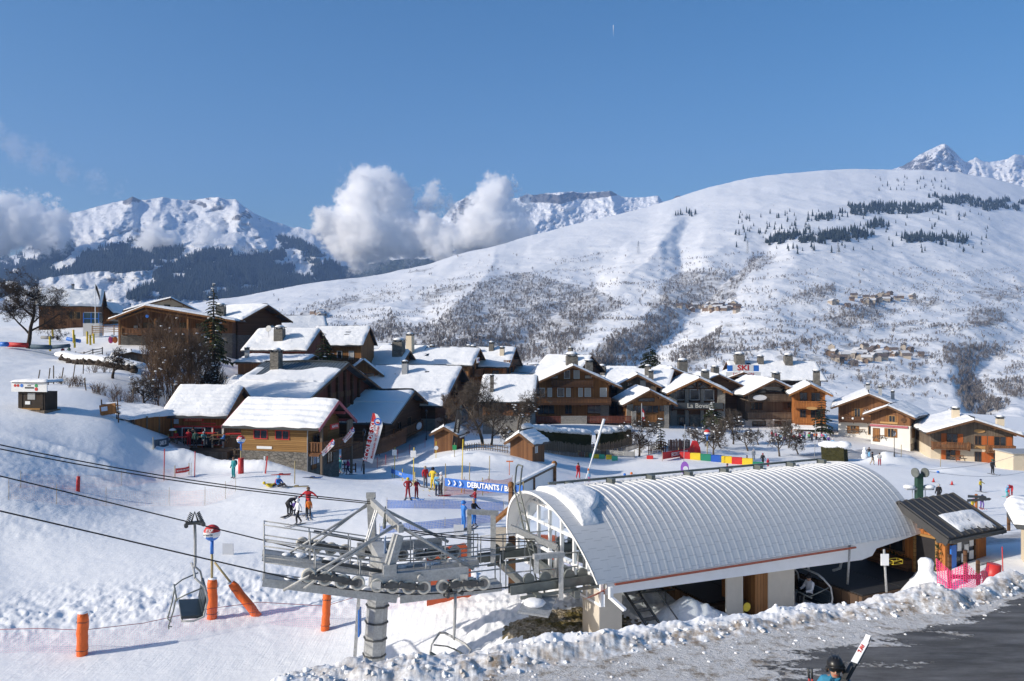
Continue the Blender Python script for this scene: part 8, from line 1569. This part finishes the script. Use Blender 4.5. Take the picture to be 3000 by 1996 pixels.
L_=[('skier in teal suit with dark backpack standing beside the middle ball sign',684,1404,-.6,'stand','teal','teal',('hair','brown'),1.78,None,'dgreen',SKG),('instructor in bright red jacket with both arms out among small pupils',903,1508,.1,'reach','red','black',('hair','brown'),1.75,'grey',None,SKG),('skier in black jacket with white helmet bending over a child',848,1512,2.6,'bend','black','black',('helmet','lgrey'),1.7,'black',None,SKG),('child in purple jacket crouching under the black jacketed skier',860,1514,1.,'bend','purple','black',('helmet','purple'),1.3,'grey',None,SKG),('skier in white jacket and black trousers with crossed skis',873,1538,-.9,'walk','white','black',('helmet','white'),1.6,'grey',None,SKG),('child in black and orange vest with a red helmet',905,1520,.2,'stand','orange','black',('helmet','red'),1.25,'grey',None,SKG),('resting skier in yellow green jacket lying on the snow',800,1428,1.9,'lie','yellow','black',('hair','yellow'),1.7,None,None,SKG),('resting skier in blue jacket sitting on the snow with legs out',818,1430,.9,'floor','blue','black',('helmet','lblue'),1.7,None,'red',SKG),('child in dark red suit with yellow helmet',1195,1462,.1,'hips','dred','dred',('helmet','yellow'),1.5,'black',None,SKG),('child in dark red suit with grey helmet pointing sideways',1220,1462,.7,'arms','dred','dred',('helmet','lgrey'),1.4,'blue',None,SKG),('skier in red jacket and grey trousers with long pale hair',1246,1430,.6,'stand','red','grey',('hair','tan'),1.75,'grey',None,SKG),('skier in yellow and black suit with black helmet',1268,1437,-.5,'hips','yellow','yellow',('helmet','black'),1.78,'yellow',None,SKG),('skier in pale blue jacket and navy trousers seen from behind',1282,1452,N,'stand','lblue','navy',('helmet','grey'),1.65,'black',None,SKG),('skier in light grey jacket with white cap beside the beginners banner',1293,1455,-1.2,'arms','lgrey','black',('helmet','white'),1.78,'red',None,SKG),('skier in dark red checked jacket with black helmet in front of the banner',1392,1497,-1.3,'arms','dred','blue',('helmet','black'),1.5,'yellow',None,SKG),('skier in bright blue jacket seen from behind at the net band',1358,1553,2.2,'arms','blue','blue',('helmet','blue'),1.75,'black',None,SKG),('person in black jacket with beige bobble hat at the net band',1388,1543,.9,'arms','black','blue',('beanie','tan'),1.65,None,None,SKG),('skier in turquoise jacket bending towards the ski rack',985,1392,2.6,'bend','turq','navy',('hair','turq'),1.85,'grey',None,VGp),('skier in turquoise suit partly behind another at the ski rack',996,1386,2.9,'stand','turq','turq',('hair','turq'),1.6,None,None,VGp),('skier in bright pink jacket walking to the ski rack',1019,1392,-1.2,'walk','pink','navy',('beanie','purple'),1.72,'grey',None,VGp),('person in dark coat, left of the couple walking down the lane',1092,1335,.1,'stand','grey','black',('hair','brown'),1.7,None,None,VGp),('person in white jacket, right of the couple walking down the lane',1108,1337,-.1,'hips','white','black',('hair','black'),1.72,None,None,VGp),('person in black leaning under the ski school balcony',958,1358,.5,'stand','black','black',('beanie','lgrey'),1.7,None,None,VGp),('walker in dark red jacket on the upper left slope',184,1047,.8,'stand','dred','black',('hair','brown'),1.6,None,None,VGp),('walker in grey green jacket on the upper left slope',202,1046,-.4,'walk','dgreen','dgreen',('hair','black'),1.7,None,None,VGp),('crouching skier in black behind the yellow poles',168,998,1.2,'floor','black','black',('helmet','black'),1.7,None,None,VGp),('instructor in full red suit walking near the slanting pole',1694,1404,.4,'walk','red','red',('beanie','black'),1.75,None,None,SKG),('small child in pale blue top and pink trousers near the slanting pole',1726,1414,.1,'stand','lblue','pink',('helmet','tan'),1.1,None,None,SKG),('person in red sitting by the end of the coloured blocks',2132,1378,1.,'floor','red','grey',('helmet','black'),1.5,None,None,SKG),('person in dark red kneeling on the snow under the orchard trees',2190,1352,1.4,'floor','dred','black',('hair','black'),1.6,None,None,SKG),('person in pale coat standing under the orchard trees',2208,1348,-.2,'stand','lgrey','grey',('beanie','white'),1.6,None,None,SKG),('walker in black with backpack behind the station ridge',2235,1366,2.4,'walk','black','black',('hair','dred'),1.7,None,'black',SKG),('child in full red suit behind the station ridge',2250,1372,.3,'stand','red','red',('helmet','red'),1.2,None,None,SKG),('person in light blue suit at the edge of the cleared yard',2440,1316,-.4,'walk','lblue','lblue',('beanie','white'),1.7,None,None,VGp),('person in white and red jacket, left of two standing by the yard',2457,1330,2.9,'stand','white','black',('hair','dred'),1.7,None,None,VGp),('person in tan jacket, right of two standing by the yard',2479,1330,-2.8,'stand','tan','black',('hair','black'),1.68,None,None,VGp),('person in black coat and pale trousers before the snow mound',2556,1363,.9,'walk','black','tan',('hair','black'),1.72,None,None,VGp),('person in pale blue top carrying a bag before the snow mound',2577,1365,-.6,'arms','lgrey','dred',('hair','black'),1.65,None,None,VGp),('child building the snowman beside the mound',2546,1342,-1.2,'arms','black','lblue',('hair','black'),1.4,None,None,VGp),('person in grey leaning over the snowman',2540,1338,.9,'bend','lgrey','grey',('hair','brown'),1.6,None,None,VGp),('skier in black walking with poles before the shuttered chalet',2908,1391,.1,'stand','black','black',('helmet','dgreen'),1.75,'grey',None,SKG),('seated guest in white before the orange shutters',2952,1372,-.8,'sit','white','grey',('hair','black'),1.7,None,None,VGp),('child in yellow bib with arms out on the nursery slope',2873,1442,.5,'reach','yellow','navy',('helmet','navy'),1.25,'grey',None,SKG),('instructor in red suit helping a child on the nursery slope',2960,1456,-.7,'bend','red','red',('hair','dred'),1.75,'red',None,SKG),('child in turquoise suit held by the red instructor',2950,1458,.3,'ski','lblue','turq',('helmet','lblue'),1.2,'turq',None,SKG),('person in black with white helmet queuing behind the hut roof',2750,1475,N,'stand','black','black',('helmet','lgrey'),1.7,None,None,SKG),('child in pink helmet and yellow bib left of the signpost',2850,1502,.2,'ski','yellow','red',('helmet','pink'),1.2,'red',None,SKG),('child in dark suit and yellow bib right of the signpost',2877,1492,-.3,'ski','navy','purple',('helmet','navy'),1.3,'red',None,SKG),]
for lb,px,py,fc,kd,jk,tr_,ht,h,sk,pk,gr in L_:
 q=pp(px,py);person(lb,q+Vector((0,0,.02)),fc,kd,jk,tr_,ht,h,sk,pk,gr)
TGp='guests on the sunny terraces'
for lb,px,py,D,fc,kd,jk,tr_,ht in[('waiter in red coat at the left end of the terrace',553,1308,77.4,.3,'stand','red','red',('hair','brown')),('guest in dark ski suit standing before the restaurant door',572,1312,76.8,.2,'stand','dgreen','black',('hair','black')),('guest in black standing at the restaurant windows',566,1300,78.2,N,'stand','black','black',('hair','black')),('guest in turquoise seated at the red table',597,1303,77.6,.8,'sit','turq','grey',('beanie','lgrey')),('guest in dark red seated at the red table',638,1303,77.8,-.7,'sit','dred','black',('hair','brown')),('guest in bright blue seated sideways on the wooden bench',656,1305,76.6,-1.4,'sit','blue','black',('hair','brown')),('guest in red sitting at the left picnic table',515,1300,78.0,.4,'sit','red','grey',('hair','yellow'))]:
 person(lb,P(px,py,D),fc,kd,jk,tr_,ht,1.72,None,None,TGp)
r=random.Random(12);names=['red','white','pink','black','lblue','purple','green','lgrey','navy','orange']
desc=dict(red='red',white='white',pink='pink',black='black',lblue='light blue',purple='purple',green='green',lgrey='pale grey',navy='navy',orange='orange')
hatw=[('helmet','black','a black helmet'),('beanie','red','a red bobble hat'),('hair','brown','brown hair'),('helmet','white','a white helmet')]
for k in range(26):
 c=names[k%10];hk=hatw[(k//10+k)%4];px=2262+k*6.6+r.uniform(-3,3);q=onground(px,133+r.uniform(-2.5,2.5))
 person('guest in %s jacket with %s on the bar terrace%s'%(desc[c],hk[2],['',', further right',', right end'][k//10]),q,r.uniform(-1.5,1.5),'sit' if k%3 else 'stand',c,'black',(hk[0],hk[1]),1.7,None,None,TGp)
q=pp(2533,1345);o=empty('snowman',q,0,'small white snowman between the children and the snow mound','snowman');m=MB();m.ball((0,0,.4),.5,12,8);m.ball((0,0,1.05),.36,12,8);m.ball((0,0,1.5),.25,12,8);m.build('snow','roof_snow',o)
o=person('skier in black and white jacket seated on the lift chair',SL(10.15,.85,-2.55),R(18)-E_,'sit','white','black',('beanie','black'),1.75,'dred',None,None)
o=person('lift attendant in red jacket standing behind the loading chair',SL(9.6,3.4,-1.66),2.5,'stand','red','black',('beanie','black'),1.75)
def skinned(pts,edges,root,lv=2):
 me=bpy.data.meshes.new('tmp');me.from_pydata([p[0]for p in pts],[],[]);me=bpy.data.meshes.new('tmp');me.from_pydata([p[0]for p in pts],edges,[])
 o=bpy.data.objects.new('tmp',me);COL.objects.link(o);md=o.modifiers.new('s','SKIN');md.use_smooth_shade=True;sv=me.skin_vertices[0].data
 for i,p in enumerate(pts):r=p[1];sv[i].radius=r if isinstance(r,tuple)else(r,r);sv[i].use_root=i==root
 u=o.modifiers.new('u','SUBSURF');u.levels=lv;u.render_levels=lv
 dg=bpy.context.evaluated_depsgraph_get();out=bpy.data.meshes.new_from_object(o.evaluated_get(dg));bpy.data.objects.remove(o);return out
hx,hy=(2447-CX)/F*13.2,13.2;gz=float(zroad(hx,hy));sk=empty('person',(hx,hy,gz),R(-20),'skier in black helmet and blue jacket walking on the road with skis on the shoulder','person')
B=[((0,.02,.95),(.17,.13)),((0,.02,1.28),(.19,.14)),((0,.01,1.47),.065),((0,-.03,1.56),.085),((0,-.02,1.68),.105),((.2,.02,1.40),.085),((.34,-.06,1.20),.065),((.24,-.22,1.36),.05),((.20,-.24,1.44),.04),((-.2,.02,1.40),.085),((-.33,-.02,1.13),.065),((-.36,-.24,1.12),.05),((-.36,-.32,1.15),.04),((.1,.01,.90),.11),((.11,-.10,.5),.08),((.11,-.04,.1),.075),((.12,-.22,.05),.06),((-.1,.01,.90),.11),((-.11,.06,.5),.08),((-.11,.22,.12),.075),((-.12,.06,.05),.06)]
Ed=[(0,1),(1,2),(2,3),(3,4),(1,5),(5,6),(6,7),(7,8),(1,9),(9,10),(10,11),(11,12),(0,13),(13,14),(14,15),(15,16),(0,17),(17,18),(18,19),(19,20)]
for base,grip in((8,1),(12,1)):
 c=Vector(B[base][0]);sg=1 if base==8 else-1
 for k in range(4):
  i=len(B);a=c+Vector((sg*(.028-.018*k),-.035,.012*(1-abs(k-1.5))));B.append((a[:],.011));B.append(((a+Vector((-.004,-.034+.004*abs(k-1),.004)))[:],.010));B.append(((a+Vector((-.004,-.040,-.026)))[:],.009));Ed+=[(base,i),(i,i+1),(i+1,i+2)]
 i=len(B);B.append(((c+Vector((-sg*.035,-.012,.0)))[:],.012));B.append(((c+Vector((-sg*.035,-.045,-.012)))[:],.010));Ed+=[(base,i),(i,i+1)]
me=skinned(B,Ed,0);jk=cloth((.03,.20,.34));me.materials.clear()
for k in(jk,cloth((.03,.03,.035)),SKIN,cloth((.02,.02,.02))):me.materials.append(M[k])
for p in me.polygons:
 c=p.center;p.use_smooth=True;hand=min((c-Vector(B[8][0])).length,(c-Vector(B[12][0])).length)<.085
 p.material_index=2 if hand or(c.z>1.475 and abs(c.x)<.13)else 1 if c.z<.93 and abs(c.x)<.3 else 0
bo=bpy.data.objects.new('body',me);COL.objects.link(bo);bo.parent=sk
m=MB();m.ball((0,-.135,1.60),.018,8,6,(1,1.3,1.4));m.ball((-.11,-.02,1.61),.025,8,6,(.5,1,1.3));m.ball((.11,-.02,1.61),.025,8,6,(.5,1,1.3));m.build('nose_and_ears',SKIN,sk)
for x in(-.038,.038):m=MB();m.ball((x,-.108,1.635),.013,8,6);m.build('eye','dark_paint',sk)
m=MB();m.tube([(-.03,-.122,1.555),(0,-.13,1.552),(.03,-.122,1.555)],.006,6);m.build('mouth','red_paint',sk)
simple('helmet_black',(.016,.016,.018),.35,0,.15,6.)
m=MB();m.ball((0,.01,1.695),.148,24,14,(1,1.15,.98));m.T=Matrix();m.tube([(-.135,-.07,1.66),(-.08,-.155,1.69),(0,-.178,1.70),(.08,-.155,1.69),(.135,-.07,1.66)],.016,8)
for x in(-.13,.13):m.ball((x,.0,1.60),.05,10,8,(.6,1,1.3))
he=m.build('helmet','helmet_black',sk);m=MB()
for x in(-.05,0,.05):m.bar((x,-.09,1.825),(x*1.1,.10,1.835),.016,.012)
m.build('vent','dark_steel',he)
m=MB();m.tube([(.0,.17,1.66),(.15,.05,1.66),(.16,-.08,1.67)],.012,6);m.build('goggle_strap','dark_paint',he)
m=MB();m.tube([(0,.0,1.44),(0,-.02,1.50)],[.10,.085],14);m.build('collar',jk,sk)
def place_local(o,lab,cat):o.location=sk.location;o.rotation_euler=sk.rotation_euler;tag(o,lab,cat);return o
so=empty('skis',(0,0,0),0,None,None);place_local(so,'pair of skis with white tips and red letters on the helmeted skier\'s shoulder','skis')
a=Vector((-.02,-.38,1.30));b=Vector((.52,.52,1.96));d=(b-a).normalized();up_=Vector((0,0,1))
for k,(mt,dz)in enumerate((('white_paint',0.),('dark_paint',-.03))):
 m=MB();m.bar(a-d*.3+Vector((0,0,dz)),a+d*.75+Vector((0,0,dz)),.10,.02);s0=m.build('ski','dark_paint',so);m=MB();m.bar(a+d*.75+Vector((0,0,dz)),b+Vector((0,0,dz)),.115,.018);m.bar(b+Vector((0,0,dz)),b+d*.12+Vector((0,0,dz+.03)),.09,.018);m.build('ski_tip',mt,s0)
m=MB();m.box(-.05,-.05,-.03,.05,.05,.03);m.T=Matrix();m.bar(a+d*.35+Vector((0,0,.03)),a+d*.62+Vector((0,0,.03)),.07,.05);m.build('binding','dark_steel',so)
t=text('ZAG',.085,'red_paint',so,b-d*.16+Vector((0,0,.016)),(0,0,0),bold=.03)if False else text('7.AV',.085,'red_paint',so,b-d*.18+Vector((0,0,.016)),(0,0,0),bold=.03)
xx=-d;sx_=d.cross(up_).normalized();nn=sx_.cross(d).normalized();t.rotation_euler=Matrix((d,-sx_,nn)).transposed().to_euler()
po=empty('ski_poles',(0,0,0),0,None,None);place_local(po,'two red and black ski poles held upright by the helmeted skier','ski poles')
for k in range(2):
 x=-.36-.05*k;m=MB();m.tube([(x+.05,-.36,.55),(x-.02,-.38,1.55)],.012,8);m.build('shaft','red_paint',po);m=MB();m.tube([(x-.02,-.38,1.55),(x-.03,-.385,1.72)],[.018,.022],8);m.build('grip','dark_paint',po)
def islands(me):
 n=len(me.vertices);p=list(range(n))
 def f(a):
  while p[a]!=a:p[a]=p[p[a]];a=p[a]
  return a
 for e in me.edges:
  a,b=f(e.vertices[0]),f(e.vertices[1])
  if a!=b:p[a]=b
 g={}
 for q in me.polygons:g.setdefault(f(q.vertices[0]),[]).append(q)
 return list(g.values())
for o in list(bpy.data.objects):
 if o.type=='MESH' and o.parent and o.name.split('.')[0]in('stone_pier','snow_lump','binding','gutter','verge_board','purlin','post','white_post','porch_post','frame_post','brace','panel','heart','train_arm','name_board','pier','gantry','red_rail','snowflake_light_','blue_letters','broom','strap','machine_panel','nose_and_ears','mast_strap'):
  gs=islands(o.data);me=o.data
  if len(gs)<2 or me.users>1:continue
  nm=o.name.split('.')[0];nm={'nose_and_ears':'ear'}.get(nm,nm)
  for g in gs[1:]:
   ids=sorted({v for q in g for v in q.vertices});ix={v:i for i,v in enumerate(ids)};m2=bpy.data.meshes.new(nm);m2.from_pydata([me.vertices[v].co[:]for v in ids],[],[[ix[v]for v in q.vertices]for q in g]);m2.materials.append(me.materials[0])
   for a,b in zip(m2.polygons,g):a.use_smooth=b.use_smooth
   c=bpy.data.objects.new(nm,m2);COL.objects.link(c);c.parent=o.parent;c.matrix_basis=o.matrix_basis.copy()
  g=gs[0];ids=sorted({v for q in g for v in q.vertices});ix={v:i for i,v in enumerate(ids)};m2=bpy.data.meshes.new(nm);m2.from_pydata([me.vertices[v].co[:]for v in ids],[],[[ix[v]for v in q.vertices]for q in g]);m2.materials.append(me.materials[0])
  for a,b in zip(m2.polygons,g):a.use_smooth=b.use_smooth
  o.data=m2
